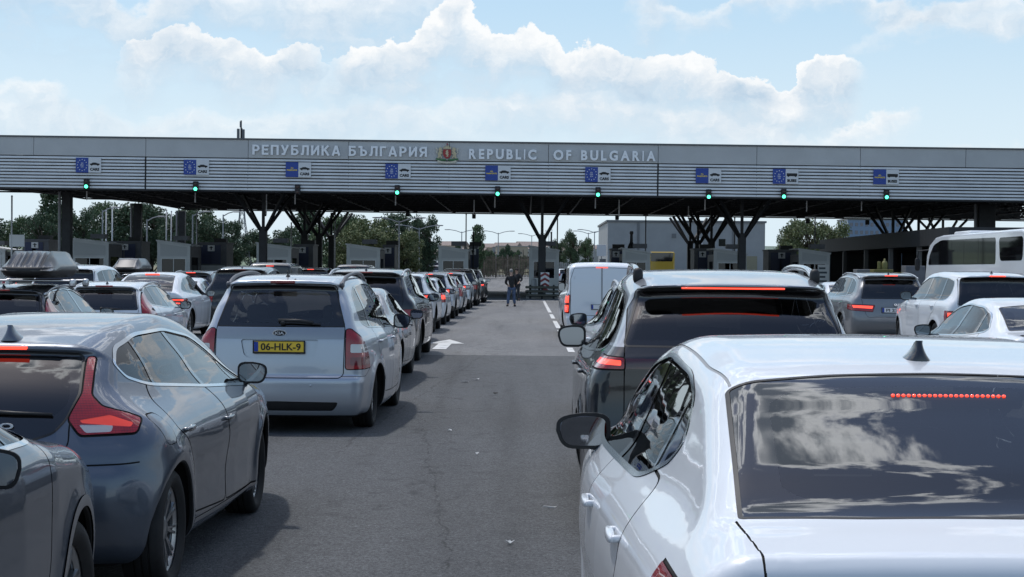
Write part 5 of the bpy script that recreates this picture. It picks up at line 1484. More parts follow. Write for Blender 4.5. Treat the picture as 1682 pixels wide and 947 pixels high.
def side_windows(car, dlo, pillars, glass, trim=M_CHROME, tw=.018, bottom_only=False):
    poly = round_poly(dlo, car.sp.get('dlo_r', .10), 6); D = side_fn(car, poly)
    rg = ring(D, tw)
    car.piece('window_trim', rg, trim, off=.003, sides=True)
    D2 = inset(D, tw)
    zl = min(p[1] for p in dlo); zh = max(p[1] for p in dlo)
    def s_of(V, p): return V[:, 1]-(p[0]+(V[:, 2]-zl)/(zh-zl)*(p[1]-p[0]))
    bounds = sorted(pillars, key=lambda p: p[0])
    for i in range(len(bounds)+1):
        lo = bounds[i-1] if i > 0 else None; hi = bounds[i] if i < len(bounds) else None
        def fn(V, lo=lo, hi=hi):
            g = D2(V)
            if lo: g = np.maximum(g, -(s_of(V, lo)-lo[2]/2))
            if hi: g = np.maximum(g, s_of(V, hi)+hi[2]/2)
            return g
        gm = glass[min(i, len(glass)-1)] if isinstance(glass, (list, tuple)) else glass
        car.piece('side_window', fn, gm, off=-.006, sides=True)
    car.piece('door_pillar', D2, M_GLOSSB, off=-.003, sides=True)
def rear_window(car, poly, glass, ymax=1.7, frit=.05, plane='xz', lo=.0, radius=.06, frit_in=None, name='rear_window', extra=None):
    pl = round_poly(poly, radius)
    if plane == 'xz': base = lambda V: np.maximum(poly_sdf(pl, V[:, 0], V[:, 2]), V[:, 1]-ymax)
    else: base = lambda V: np.maximum(poly_sdf(pl, V[:, 0], V[:, 1]), lo-V[:, 2])
    car.piece('glass_seal', ring(base, .012), M_PLAST, off=.001)
    if frit_in is not None:
        p2 = round_poly(frit_in, radius*1.3)
        inner = (lambda V: np.maximum(poly_sdf(p2, V[:, 0], V[:, 2]), V[:, 1]-ymax)) if plane == 'xz' else (lambda V: np.maximum(poly_sdf(p2, V[:, 0], V[:, 1]), lo-V[:, 2]))
    else: inner = inset(base, frit)
    r = car.piece(name, inner, glass, off=-.001)
    car.piece('glass_border', base, M_FRIT, r[0] if r else None, off=-.001)
    return r
def windscreen(car, half, glass):
    pl = round_poly(mirror_half(half), .08); L = car.L
    base = lambda V: np.maximum(poly_sdf(pl, V[:, 0], V[:, 2]), L*.5-V[:, 1])
    r = car.piece('windscreen', inset(base, .04), glass, off=-.002)
    car.piece('glass_border', base, M_FRIT, r[0] if r else None, off=-.002)
def wells(car, under=.02, cladding=None, zc=None):
    sp = car.sp; R, Ra = sp['R'], sp['Ra']
    car.piece(None, lambda V: np.maximum(np.minimum.reduce([np.hypot(V[:, 1]-y, V[:, 2]-R) for y in sp['axles']])-Ra, .30-np.abs(V[:, 0])), None, rounds=3)
    xi = car.W-.36
    for yw in sp['axles']:
        ring_ = []
        for t in np.linspace(-.75, math.pi+.75, 49):
            y, z = yw+Ra*math.cos(t), R+Ra*math.sin(t)
            if z < car.prof[:, 1].min()+.012: continue
            p = car.xs(y, z, 1)
            if p[0] > xi+.05: ring_.append((p[0], y, z))
        for sg in (-1, 1):
            b = MB(); n = len(ring_); q = [(x-.001, y, z) for x, y, z in ring_]
            def sh(p, ra): d = np.array((p[1]-yw, p[2]-R)); d = d/np.linalg.norm(d)*ra; return (yw+d[0], R+d[1])
            rows = [[(x-.002, *sh((x, y, z), Ra+.001)) for x, y, z in ring_], [(x-.006, *sh((x, y, z), Ra-.008)) for x, y, z in ring_], [(x-.022, *sh((x, y, z), Ra-.010)) for x, y, z in ring_], [(x-.030, *sh((x, y, z), Ra+.012)) for x, y, z in ring_], [(xi, *sh((x, y, z), Ra+.012)) for x, y, z in ring_]]
            V = [car.w2((sg*p[0], p[1], p[2])) for r_ in rows for p in r_]
            F = [(i*n+k, i*n+k+1, (i+1)*n+k+1, (i+1)*n+k) for i in range(4) for k in range(n-1)]+[tuple(range(4*n, 5*n))]
            b.addraw(V, F); b.build('wheel_well', M_DARK, car.root, True, 40)
    zmin = car.prof[:, 1].min()
    car.piece('underbody', lambda V: V[:, 2]-(zmin+under), M_DARK, rounds=1)
def doors(car, polys, m, handle_z, handle_ys, hm, gap=.005, handle_l=.2, hz_list=None):
    """polys: outlines of the doors of one side, in (y, z); both sides are cut"""
    made = []
    fns = [side_fn(car, round_poly(p, .05), .3) for p in polys]
    car.piece('panel_gap', lambda V: np.abs(np.minimum.reduce([f(V) for f in fns]))-gap, M_DARK, off=-.004, rounds=2)
    for i, f in enumerate(fns):
        if i+1 < len(fns):
            nx = fns[i+1]
            car.piece('panel_gap', lambda V: np.maximum(np.abs(nx(V))-gap, f(V)), M_DARK, off=-.004, rounds=2)
        r = car.piece('door', f, m, sides=True, rounds=1)
        for o, sg in zip(r, (-1, 1)): make_handle(car, handle_ys[i], hz_list[i] if hz_list else handle_z, hm, o, sg, handle_l)
        made.append(r)
    return made
def cut_part(car, name, fn, m, gap=.004, sides=False, off=0.):
    car.piece('panel_gap', lambda V: np.abs(fn(V))-gap, M_DARK, off=-.004)
    return car.piece(name, fn, m, sides=sides, rounds=1, off=off)
def lamp(car, poly, m=M_RED, plane='xz', ymax=.8, off=.004, radius=.025, glow=None, glow_m=M_REDLIT, name='tail_lamp', wrap=None, gap=.005, extra=()):
    """a lamp on each rear corner: outline in the rear view (x >= 0), optionally limited in the side view"""
    pl = round_poly(poly, radius)
    def base(V):
        g = poly_sdf(pl, np.abs(V[:, 0]), V[:, 2]) if plane == 'xz' else poly_sdf(pl, V[:, 1], V[:, 2])
        g = np.maximum(g, V[:, 1]-ymax)
        if wrap is not None: g = np.maximum(g, poly_sdf(wrap, V[:, 1], V[:, 2]))
        return g
    car.piece('panel_gap', lambda V: np.maximum(np.abs(base(V)-gap)-gap, 0-base(V)), M_DARK, off=-.003)
    subs = []
    for nm, pts, gm in ([('lamp_light', glow, glow_m)] if glow else [])+list(extra):
        gp = round_poly(pts, radius*.6)
        fn = lambda V, gp=gp: np.maximum(poly_sdf(gp, np.abs(V[:, 0]) if plane == 'xz' else V[:, 1], V[:, 2]), base(V)+.004)
        subs.append(car.piece(nm, fn, gm, off=off-.001, sides=True))
    r = car.piece(name, base, m, off=off, sides=True)
    for sub in subs:
        for o, p in zip(sub, r): o.parent = p
    return r
# ------------------------------------------------------------------ the four cars nearest the camera, each its own model
P_SILVER = paint('silver', (.455, .48, .52), .6, .38, .08)
P_GREY = paint('steel_grey', (.098, .116, .145), .6, .36, .05)
P_WHITE = paint('white', (.68, .71, .745), .0, .35, .05)
P_BLACK = paint('black', (.007, .008, .011), .3, .30, .025)
P_PEARL = paint('pearl', (.60, .63, .67), .1, .35, .06)

def build_carens(X, D, rz):
    root = thing('people_carrier', 'silver people carrier with yellow number plate and roof rails ahead of the grey hatchback', 'car', (X, D+4.545/2, 0), rz)
    sp = dict(L=4.545, W=.925, seat_z=.86, wheel_in=.02, belt=1.07, R=.328, Ra=.375, axles=(.90, 3.60), rr=.23, rim=(10, 0, False, .022, .016), kr=.10, kf=.22, crown=.05,
        prof=[(.22, .165, 1), (.10, .18), (.03, .28), (.0, .48), (.012, .58), (.05, .615, 1), (.055, .70), (.075, .86), (.10, 1.0), (.135, 1.10), (.26, 1.36), (.345, 1.52), (.28, 1.555, 1), (.29, 1.595, 1),
              (.6, 1.63), (1.3, 1.655), (2.0, 1.645), (2.5, 1.58), (3.4, 1.10), (3.65, 1.04), (4.2, .90), (4.43, .76), (4.54, .55), (4.51, .3), (4.4, .18, 1)],
        sec=[(.84, .14), (.89, .25), (.922, .45), (.925, .68), (.91, .88), (.885, .98), (.855, 1.06), (.79, 1.28), (.675, 1.52), (.60, 1.7)],
        tl=[(0, .075), (.65, .0), (3.6, 0), (4.54, .14)], tu=[(0, .10), (.6, .05), (1.4, 0), (2.5, 0), (4.5, .1)],
        ks=[(.2, .08), (.5, .12), (.9, .09), (1.2, .08), (1.5, .10), (1.7, .12)])
    c = Car(sp, root, .027)
    wells(c, .03)
    bump = lambda V: np.maximum(np.maximum(V[:, 2]-.61, V[:, 1]-.80), .02-np.abs(V[:, 0])*0-1)
    # black lower insert of the bumper
    ins = round_poly(mirror_half([(0, .245), (.56, .245), (.60, .29), (.62, .335), (0, .345)]), .02)
    c.piece('bumper_insert', lambda V: np.maximum(poly_sdf(ins, V[:, 0], V[:, 2]), V[:, 1]-.5), M_PLAST, off=-.012)
    # rear window, lamps, tailgate
    rear_window(c, mirror_half([(0, 1.105), (.665, 1.105), (.67, 1.13), (.555, 1.50), (.53, 1.53), (0, 1.545)]), M_CLEAR, 1.4, .045,
                frit_in=mirror_half([(0, 1.15), (.50, 1.15), (.545, 1.19), (.485, 1.44), (.45, 1.475), (0, 1.485)]), radius=.045)
    lp = [(.685, 1.085), (.73, 1.09), (.80, 1.03), (.90, .93), (.93, .68), (.69, .675)]
    wr = round_poly([(-.2, .66), (.46, .665), (.42, .80), (.30, .98), (.20, 1.10), (-.2, 1.12)], .03)
    lamp(c, lp, M_RED, ymax=.6, wrap=wr, radius=.03, extra=[('reverse_lens', [(.735, .845), (.905, .845), (.90, .93), (.735, .935)], M_CLEARL)], glow=[(.735, .715), (.92, .715), (.92, .80), (.735, .80)], glow_m=mat('dark_red_lens', (.16, .004, .008), .1, 0, 1.))
    tg = round_poly(mirror_half([(0, .585), (.63, .585), (.668, .62), (.672, 1.095), (.60, 1.33), (.555, 1.535), (.5, 1.552), (0, 1.556)]), .03)
    tgf = rear_fn(c, tg, .6)
    brand = round_poly(mirror_half([(0, .985), (.668, .985), (.666, 1.098), (0, 1.098)]), .01)
    c.piece('panel_gap', lambda V: np.maximum(np.abs(tgf(V))-.005, -(V[:, 2]-.5)), M_DARK, off=-.004)
    grn = mat('paint_trim_strip', (.34, .35, .36), .34, .75, .4)
    t2 = c.piece('trim_strip', both(rear_fn(c, brand, .6), tgf), grn, off=.003)
    c.piece('plate_recess', rear_fn(c, round_poly(mirror_half([(0, .785), (.31, .785), (.37, .82), (.405, .978), (0, .978)]), .03), .5), P_SILVER, off=-.016)
    c.piece('tailgate', tgf, P_SILVER, rounds=1)
    bline = lambda V: np.maximum(np.maximum(V[:, 2]-.597, V[:, 1]-.62), V[:, 1]-.62)
    c.piece('panel_gap', lambda V: np.maximum(np.abs(V[:, 2]-.60-.35*np.maximum(V[:, 1]-.25, 0))-.003, V[:, 1]-.56), M_DARK, off=-.004, rounds=2)
    c.piece('bumper', lambda V: np.maximum(V[:, 2]-.60-.35*np.maximum(V[:, 1]-.25, 0), V[:, 1]-.56), P_SILVER, rounds=1)
    # side glass and doors
    dlo = [(.62, 1.13), (.56, 1.26), (.66, 1.42), (.95, 1.525), (1.6, 1.565), (2.3, 1.54), (2.75, 1.40), (3.28, 1.11), (3.2, 1.03), (2.0, 1.05), (.85, 1.08)]
    side_windows(c, dlo, [(1.02, 1.06, .07), (1.98, 1.93, .08), (2.92, 2.85, .03)], [M_MID, M_MID, M_CLEAR], M_GLOSSB, .014)
    doors(c, [[(1.36, .36), (1.32, .50), (1.15, .70), (1.0, .82), (1.0, 1.10), (1.97, 1.09), (1.98, .34)], [(1.98, .34), (1.97, 1.09), (3.1, 1.06), (3.2, 1.0), (3.02, .55), (2.98, .34)]], P_SILVER, .93, (1.18, 2.16), P_SILVER)
    c.piece('side_moulding', side_fn(c, round_poly([(1.25, .50), (1.25, .56), (3.1, .52), (3.1, .47)], .01)), M_SATIN, off=.006, sides=True, rounds=1)
    windscreen(c, [(0, 1.10), (.74, 1.08), (.60, 1.52), (0, 1.58)], M_CLEAR)
    c.finish(P_SILVER)
    make_wheels(c); make_interior(c, .55, 3.25, 1.05, light=mat('grey_cloth', (.035, .037, .042), .9))
    make_mirror(c, 3.02, 1.08, P_SILVER, (.21, .13, .18), .10, cap=M_PLAST)
    make_rails(c, lambda t: .60, .42, 2.5, mat('rail_grey', (.10, .10, .11), .4, .3), .05, .02)
    # high brake light, washer, antenna, wiper
    bl = MB(); p = c.yr(0, 1.575); bl.box(c.w2(p+np.array((0, -.004, 0))), (.26, .02, .028), bev=.006); bl.build('brake_light', mat('dark_red_lens2', (.22, .008, .014), .15, 0, 1.), root)
    wj = MB(); p = c.zt(.12, .36); wj.sup(c.w2(p), (.022, .022, .016), 1, 10, 6); wj.build('washer_jet', M_PLAST, root, True)
    an = MB(); p = c.w2(c.zt(0, .62)); an.sup(p, (.045, .07, .03), .7, 12, 8); an.cyl(p, p+np.array((0, -.05, .055)), .007, 6); an.build('roof_antenna', M_PLAST, root, True)
    make_wiper(c, [(.03, 1.15), (.10, 1.152), (.25, 1.145), (.42, 1.135)], th=.016)
    wb = MB(); P = [c.w2(c.yr(x, z)+np.array((0, -.02, 0))) for x, z in ((-.02, 1.175), (.2, 1.172), (.34, 1.15))]; wb.tube(P, .022, 6); wb.build('wiper_arm', M_PLAST, root, True)
    # plate, emblem
    make_plate(c, .905, '06-HLK-9', M_YEL)
    rc = round_poly(mirror_half([(0, .80), (.30, .80), (.36, .97), (0, .975)]), .04)
    p = c.yr(0, 1.045); e = MB()
    V = [(.075*math.cos(a), .036*math.sin(a)) for a in np.linspace(0, 2*math.pi, 28, False)]
    e.prism(V, -.01, .012); o = e.build('emblem', M_CHROME, root, False); o.location = tuple(c.w2(p))
    k = MB(); k.prism([(x*.86, z*.80) for x, z in V], -.013, -.009); k.build('emblem_field', mat('emblem_black', (.02, .02, .025), .15, .3), o)
    text_mesh('KIA', .042, M_CHROME, 'lettering', o, (0, -.0145, 0), .002, .095, .0012)
    for sx in (-.30, .34):
        s = MB(); p = c.yr(sx, .51); s.sup(c.w2(p), (.026, .012, .026), 1, 12, 8); s.build('parking_sensor', P_SILVER, root, True)
    tb = MB(); p = c.w2((-.16, .06, .30)); tb.sup(p, (.055, .055, .055), 1, 14, 10); tb.cyl(p, p+np.array((0, .05, -.10)), .018, 8); tb.bar(p+np.array((0, .03, -.09)), p+np.array((0, .4, -.09)), .04); tb.build('tow_ball', M_PLAST, root, True)
    ph = MB(); ph.box(c.w2((-.27, .0, .29)), (.05, .03, .14), bev=.006); ph.build('tow_socket', M_PLAST, root)
    return root

def build_v40(X, D, rz):
    root = thing('hatchback', 'steel grey hatchback with tall red tail lamp and chrome window line, left foreground', 'car', (X, D+4.37/2, 0), rz)
    sp = dict(L=4.37, W=.90, wheel_in=.012, belt=1.0, R=.322, Ra=.365, axles=(.53, 3.18), rr=.235, tw=.225, rim=(10, .085, False, .010, .008), kr=.14, kf=.24, crown=.05, flare=.028,
        prof=[(.16, .17, 1), (.06, .24), (.0, .40), (-.01, .56), (.01, .66), (.04, .72, 1), (.06, .78), (.10, .86), (.20, 1.02), (.36, 1.17), (.47, 1.255, 1), (.44, 1.285, 1), (.47, 1.31, 1), (.85, 1.375), (1.5, 1.43), (2.0, 1.435), (2.45, 1.38),
              (3.3, .985), (3.5, .95), (4.0, .84), (4.25, .70), (4.36, .50), (4.33, .28), (4.25, .18, 1)],
        sec=[(.80, .15), (.86, .25), (.885, .42), (.895, .6), (.895, .74), (.875, .85), (.825, .93), (.765, 1.0), (.655, 1.18), (.535, 1.345), (.48, 1.45)],
        tl=[(-.02, .13), (.25, .03), (.7, .0), (3.4, 0), (4.37, .14)], tu=[(0, .22), (.45, .12), (.85, .04), (1.4, 0), (2.5, 0), (4.4, .1)], seat_z=.86,
        dents=[(1.9, .50, 1.1, .14, -.022), (.5, .80, .5, .10, .02)],
        ks=[(.2, .10), (.5, .16), (.85, .14), (1.1, .10), (1.4, .10)])
    c = Car(sp, root, .025)
    wells(c, .03)
    lamp(c, [(.43, 1.235), (.465, 1.235), (.505, 1.05), (.57, .995), (.70, .958), (.765, .93), (.76, .868), (.49, .858), (.42, .935), (.465, 1.06)], M_RED, ymax=.9, radius=.02, off=.008,
         glow=[(.475, .93), (.62, .955), (.735, .915), (.73, .895), (.49, .915)], glow_m=mat('bright_red_lens', (.8, .05, .03), .1, 0, 1., emit=(1., .10, .04), estr=.16),
         extra=[('reverse_lens', [(.475, .908), (.645, .905), (.64, .872), (.515, .868)], M_CLEARL)])
    blk = mirror_half([(0, .80), (.20, .81), (.36, .865), (.412, .93), (.455, 1.06), (.42, 1.235), (.39, 1.262), (0, 1.275)])
    rear_window(c, blk, M_TINT, 1.2, .04, frit_in=mirror_half([(0, .955), (.36, .955), (.41, 1.03), (.36, 1.18), (.32, 1.20), (0, 1.205)]), radius=.03)
    tg = round_poly(mirror_half([(0, .70), (.36, .70), (.44, .80), (.425, .935), (.47, 1.06), (.42, 1.25), (0, 1.28)]), .05)
    tgf = rear_fn(c, tg, .55)
    c.piece('panel_gap', lambda V: np.maximum(np.abs(tgf(V))-.004, V[:, 2]-1.2), M_DARK, off=-.004)
    c.piece('tailgate', tgf, P_GREY, rounds=1)
    side_windows(c, [(.80, 1.065), (.60, 1.12), (.555, 1.20), (.70, 1.285), (1.1, 1.345), (1.7, 1.352), (2.25, 1.29), (2.6, 1.13), (2.9, .96), (2.82, .925), (1.75, .99)],
                 [(.86, .98, .035), (1.78, 1.68, .07), (2.62, 2.52, .022)], [M_MID, M_MID, M_CLEAR], M_CHROME, .017)
    doors(c, [[(1.00, .34), (.99, .44), (.95, .60), (.78, .77), (.60, .86), (.66, .99), (.80, 1.09), (1.72, 1.02), (1.80, .7), (1.78, .30)], [(1.79, .30), (1.81, .7), (1.73, 1.02), (2.80, .955), (2.96, .90), (2.93, .6), (2.83, .28)]], P_GREY, .82, (.80, 1.78), mat('handle_grey', (.16, .17, .18), .25, .7, 1.), hz_list=(.835, .805))
    ff = side_fn(c, round_poly([(.33, .79), (.49, .79), (.49, .95), (.33, .95)], .05), .3)
    c.piece('panel_gap', lambda V: np.maximum(np.abs(ff(V))-.003, -V[:, 0]), M_DARK, off=-.003)
    c.piece('fuel_flap', both(ff, lambda V: -V[:, 0]), P_GREY, rounds=1)
    c.piece('panel_gap', lambda V: np.maximum.reduce([np.abs(V[:, 2]-.70-.15*V[:, 1])-.004, V[:, 1]-.16, .46-np.abs(V[:, 0])]), M_DARK, off=-.003)
    c.piece('sill_trim', side_fn(c, round_poly([(1.0, .275), (1.0, .30), (2.8, .275), (2.8, .25)], .008), .3), M_SATIN, off=.004, sides=True, rounds=1)
    windscreen(c, [(0, 1.0), (.68, .98), (.50, 1.36), (0, 1.40)], M_CLEAR)
    bl = MB(); p = c.yr(-.0, 1.288); bl.box(c.w2((0, .445, 1.287)), (.24, .025, .018), bev=.004); bl.build('brake_light', M_REDLIT, root)
    # roof seams
    c.finish(P_GREY)
    make_wheels(c); make_interior(c, .55, 3.1, .98)
    make_mirror(c, 2.86, 1.0, P_GREY, (.205, .14, .15), .07, cap=mat('paint_mirror_black', (.02, .021, .024), .15, .2, 1.))
    make_fin(c, .0, .60, P_GREY, 1.35)
    make_wiper(c, [(.02, .975), (.15, .968), (.34, .962)], th=.014)
    e = text_mesh('VOLVO', .042, M_WHITE, 'lettering', root, tuple(c.w2(c.yr(0, .905)+np.array((0, -.008, 0)))), .006, .31, .001)
    make_plate(c, .60, '', M_WHITE)
    return root

def build_liftback(X, D, rz):
    root = thing('liftback', 'white liftback with clouds mirrored in its rear window, right foreground', 'car', (X, D+4.69/2, 0), rz)
    sp = dict(L=4.69, W=.892, belt=1.02, R=.325, Ra=.37, axles=(1.06, 3.75), rr=.235, rim=(5, .10, False, .014, .012), kr=.08, kf=.24, crown=.03, flare=.016, seat_z=.80,
        prof=[(.16, .18, 1), (.05, .28), (.0, .45), (-.01, .66), (.012, .86), (.03, .985), (.035, 1.075), (.06, 1.105, 1), (.20, 1.122), (.36, 1.143), (.60, 1.237), (.85, 1.334), (1.10, 1.428), (1.5, 1.478), (2.0, 1.502), (2.45, 1.49), (2.85, 1.43), (3.65, 1.03),
              (4.0, .965), (4.45, .82), (4.66, .62), (4.69, .45), (4.64, .20, 1)],
        sec=[(.80, .15), (.85, .28), (.882, .5), (.892, .72), (.884, .86), (.865, .95), (.83, 1.02), (.785, 1.09), (.735, 1.2), (.65, 1.40), (.60, 1.52)],
        tl=[(-.02, .07), (.3, .03), (.9, 0), (3.8, 0), (4.69, .14)], tu=[(0, .045), (.6, .05), (1.3, .02), (2.2, 0), (3, 0), (4.69, .1)],
        dents=[(2.4, .52, 1.2, .14, -.02)], ks=[(.2, .10), (.5, .14), (.8, .10), (1.0, .08), (1.2, .08), (1.4, .10), (1.5, .12)])
    c = Car(sp, root, .023)
    wells(c, .03)
    gl = mirror_half([(0, .345), (.35, .352), (.655, .385), (.602, 1.085), (.3, 1.12), (0, 1.13)])
    rear_window(c, gl, M_MID, plane='xy', lo=1.0, radius=.02, frit_in=mirror_half([(0, .45), (.46, .45), (.53, .52), (.50, .95), (.42, 1.02), (0, 1.03)]), frit=.06)
    lamp(c, [(.60, .88), (.93, .88), (.93, 1.015), (.86, 1.008), (.74, .97), (.62, .92)], M_RED, ymax=.55, radius=.012)
    # tailgate, cut line runs from the glass corner to the lamp
    tg = round_poly(mirror_half([(0, .0), (.64, .0), (.655, .20), (.66, .36), (0, .36)]), .01)
    tgf = lambda V: np.maximum.reduce([poly_sdf(round_poly(mirror_half([(0, -.2), (.62, -.2), (.64, .12), (.662, .392), (0, .40)]), .01), V[:, 0], V[:, 1]), .72-V[:, 2]])
    c.piece('panel_gap', lambda V: np.maximum(np.abs(tgf(V))-.0031, V[:, 1]-.38), M_DARK, off=-.004)
    c.piece('tailgate', tgf, P_WHITE, rounds=1)
    side_windows(c, [(1.66, 1.055), (1.30, 1.15), (1.20, 1.22), (1.34, 1.345), (1.62, 1.405), (2.3, 1.43), (2.72, 1.37), (3.38, 1.06), (3.30, 1.015)],
                 [(1.60, 1.42, .03), (2.32, 2.30, .085), (3.0, 2.95, .022)], [M_MID, M_MID, M_CLEAR], M_CHROME, .016)
    doors(c, [[(1.48, .36), (1.44, .55), (1.30, .72), (1.22, .85), (1.30, 1.10), (1.55, 1.11), (2.36, 1.09), (2.38, .34)], [(2.375, .34), (2.36, 1.08), (3.26, 1.045), (3.45, .98), (3.42, .6), (3.35, .32)]], P_WHITE, .95, (1.34, 2.22), P_WHITE, hz_list=(.93, .905), handle_l=.21)
    windscreen(c, [(0, 1.05), (.72, 1.03), (.58, 1.40), (0, 1.46)], M_CLEAR)
    # joint between roof panel and side frame
    seam = lambda V: np.maximum.reduce([np.abs(np.abs(V[:, 0])-(.585+.02*sstep(V[:, 1], 1.1, 1.5)))-.004, 1.10-V[:, 1], V[:, 1]-2.9, 1.2-V[:, 2]])
    c.piece('panel_gap', seam, mat('joint_white', (.28, .29, .30), .5), off=-.003)
    c.piece('bumper', lambda V: np.maximum(V[:, 2]-.72, V[:, 1]-.5), P_WHITE, rounds=1)
    c.finish(P_WHITE)
    make_wheels(c); make_interior(c, .75, 3.4, 1.0, full=False, light=mat('dark_cloth', (.022, .024, .028), .9))
    make_mirror(c, 3.06, 1.06, P_WHITE, (.225, .13, .15), .065, cap=M_GLOSSB)
    make_fin(c, 0, 1.36, M_GLOSSB, 1.05)
    # row of small lights of the high brake lamp, behind the top of the glass
    hb = MB(); p = c.zt(0, 1.01)+np.array((0, .0, -.03)); q = c.w2(p)
    hb.box(q, (.42, .05, .035), rx=.33, bev=.006); o = hb.build('brake_light', mat('lamp_housing', (.05, .045, .045), .5), root)
    for k in range(22):
        d = MB(); d.sup(c.w2(c.zt(0, .985))+np.array((-.1525+.305*k/21, -.012, -.006)), (.0115, .012, .009), 1, 8, 6); d.build('brake_light_diode', M_REDLIT, o, True)
    make_plate(c, .80, '', M_WHITE)
    return root

def build_suv(X, D, rz):
    root = thing('suv', 'black SUV with chrome roof rails directly ahead of the white liftback', 'car', (X, D+4.79/2, 0), rz)
    sp = dict(L=4.79, W=.965, seat_z=.96, wheel_in=.0, belt=1.14, R=.365, Ra=.41, axles=(.98, 3.78), rr=.25, tw=.25, rim=(5, .11, True, .016, .014), kr=.10, kf=.22, crown=.045, flare=.022,
        prof=[(.22, .24, 1), (.08, .32), (.01, .5), (-.01, .68), (.015, .82), (.03, .95), (.035, 1.06), (.055, 1.185), (.075, 1.21), (.22, 1.40), (.37, 1.58), (.28, 1.618, 1), (.285, 1.64, 1),
              (.8, 1.705), (1.5, 1.735), (2.2, 1.72), (2.75, 1.63), (3.6, 1.14), (3.8, 1.09), (4.4, .97), (4.68, .82), (4.78, .6), (4.75, .35), (4.62, .24, 1)],
        sec=[(.88, .2), (.94, .36), (.962, .58), (.965, .82), (.955, .98), (.93, 1.07), (.885, 1.15), (.82, 1.27), (.725, 1.5), (.66, 1.7)],
        tl=[(-.02, .065), (.3, .02), (.8, 0), (3.9, 0), (4.79, .14)], tu=[(0, .09), (.6, .045), (1.4, 0), (2.5, 0), (4.79, .1)],
        ks=[(.2, .08), (.5, .10), (.9, .10), (1.15, .08), (1.5, .10), (1.7, .14)])
    c = Car(sp, root, .026)
    wells(c, .03)
    rear_window(c, mirror_half([(0, 1.235), (.69, 1.235), (.705, 1.26), (.605, 1.575), (.58, 1.60), (0, 1.612)]), M_TINT, 1.4, .045, radius=.04)
    bar = round_poly(mirror_half([(0, 1.10), (.695, 1.10), (.695, 1.163), (0, 1.163)]), .01)
    lamp(c, [(.70, 1.165), (.97, 1.18), (.97, 1.12), (.90, 1.098), (.70, 1.098)], M_RED, ymax=.42, radius=.012, off=.006, glow=[(.72, 1.15), (.90, 1.16), (.88, 1.125), (.72, 1.12)], glow_m=M_REDLIT)
    c.piece('light_bar', rear_fn(c, bar, .4), M_SMOKE, off=.006)
    tg = round_poly(mirror_half([(0, .60), (.62, .60), (.70, .70), (.70, 1.20), (.66, 1.60), (0, 1.62)]), .03)
    tgf = rear_fn(c, tg, .45)
    cut_part(c, 'tailgate', tgf, P_BLACK)
    cut_part(c, 'bumper', lambda V: np.maximum(V[:, 2]-.66, V[:, 1]-.56), P_BLACK)
    c.piece('pillar_trim', lambda V: np.maximum.reduce([poly_sdf(round_poly([(.05, 1.235), (.10, 1.235), (.34, 1.60), (.27, 1.60)], .01), V[:, 1]-.10*V[:, 0]**2+.0, V[:, 2]), .45-np.abs(V[:, 0])]), M_CHROME, off=.003, sides=True)
    side_windows(c, [(.52, 1.22), (.46, 1.34), (.58, 1.50), (.95, 1.585), (1.7, 1.61), (2.4, 1.58), (2.85, 1.45), (3.45, 1.15), (3.35, 1.09), (1.6, 1.14), (.75, 1.175)],
                 [(1.0, 1.08, .07), (2.0, 1.96, .09), (3.02, 2.95, .025)], [M_TINT, M_TINT, M_MID], M_CHROME, .018)
    doors(c, [[(1.38, .40), (1.34, .58), (1.12, .82), (1.02, .92), (.98, 1.19), (2.03, 1.17), (2.04, .38)], [(2.03, .38), (2.02, 1.17), (3.36, 1.13), (3.46, 1.05), (3.40, .6), (3.3, .38)]], P_BLACK, 1.02, (1.16, 2.16), P_BLACK)
    for sg in (0,):
        c.piece('wheel_arch_trim', lambda V: np.maximum.reduce([np.minimum.reduce([np.hypot(V[:, 1]-y, V[:, 2]-sp['R']) for y in sp['axles']])-(sp['Ra']+.055), .6-np.abs(V[:, 0]), V[:, 2]-.95]), M_GLOSSB, off=.004, sides=True)
    windscreen(c, [(0, 1.15), (.76, 1.13), (.62, 1.57), (0, 1.63)], M_CLEAR)
    c.piece('spoiler_underside', lambda V: np.maximum.reduce([V[:, 1]-.45, 1.56-V[:, 2], V[:, 2]-1.626, np.abs(V[:, 0])-.60]), M_GLOSSB, rounds=1)
    c.piece('roof', lambda V: np.maximum(1.235-V[:, 2], V[:, 1]-2.75), paint('roof_sky_sheen', (.36, .38, .41), .4, .3, .04), rounds=1)  # sky reflected in the black roof and pillars, painted in as pale silver
    c.finish(P_BLACK)
    make_wheels(c); make_interior(c, .55, 3.4, 1.12)
    make_mirror(c, 3.18, 1.17, P_BLACK, (.235, .15, .185), .11, cap=M_GLOSSB)
    make_rails(c, lambda t: .60-.02*abs(t-.5), .78, 2.6, M_CHROME, .05, .022)
    for sg in (-1, 1):
        f = MB(); p = c.w2(c.zt(sg*.592, .80)); f.sup(p+np.array((0, -.03, .025)), (.07, .07, .11), .7, 12, 8); f.build('rail_foot', M_PLAST, root, True)
    # brake strip under the spoiler lip
    s = MB(); P = [c.w2(c.yr(x, 1.612)+np.array((0, -.006, 0))) for x in np.linspace(-.33, .33, 15)]; s.tube(P, .0062, 6); s.build('brake_light', M_REDLIT, root, True)
    make_plate(c, .88, '', M_WHITE)
    return root
# ------------------------------------------------------------------ models for the queues (built once each, then copied)
P_DGREY = paint('dark_grey', (.030, .033, .038), .5, .36, .04)
P_MGREY = paint('mid_grey', (.19, .20, .215), .5, .38, .08)
P_BLUE = paint('dark_blue', (.012, .02, .045), .4, .34, .08)
P_SAND = paint('sand', (.30, .27, .22), .4, .4, .08)
P_WINE = paint('wine', (.10, .01, .014), .3, .35, .08)
ANY_PAINT = {m.name for m in (P_SILVER, P_GREY, P_WHITE, P_BLACK, P_PEARL, P_DGREY, P_MGREY)}

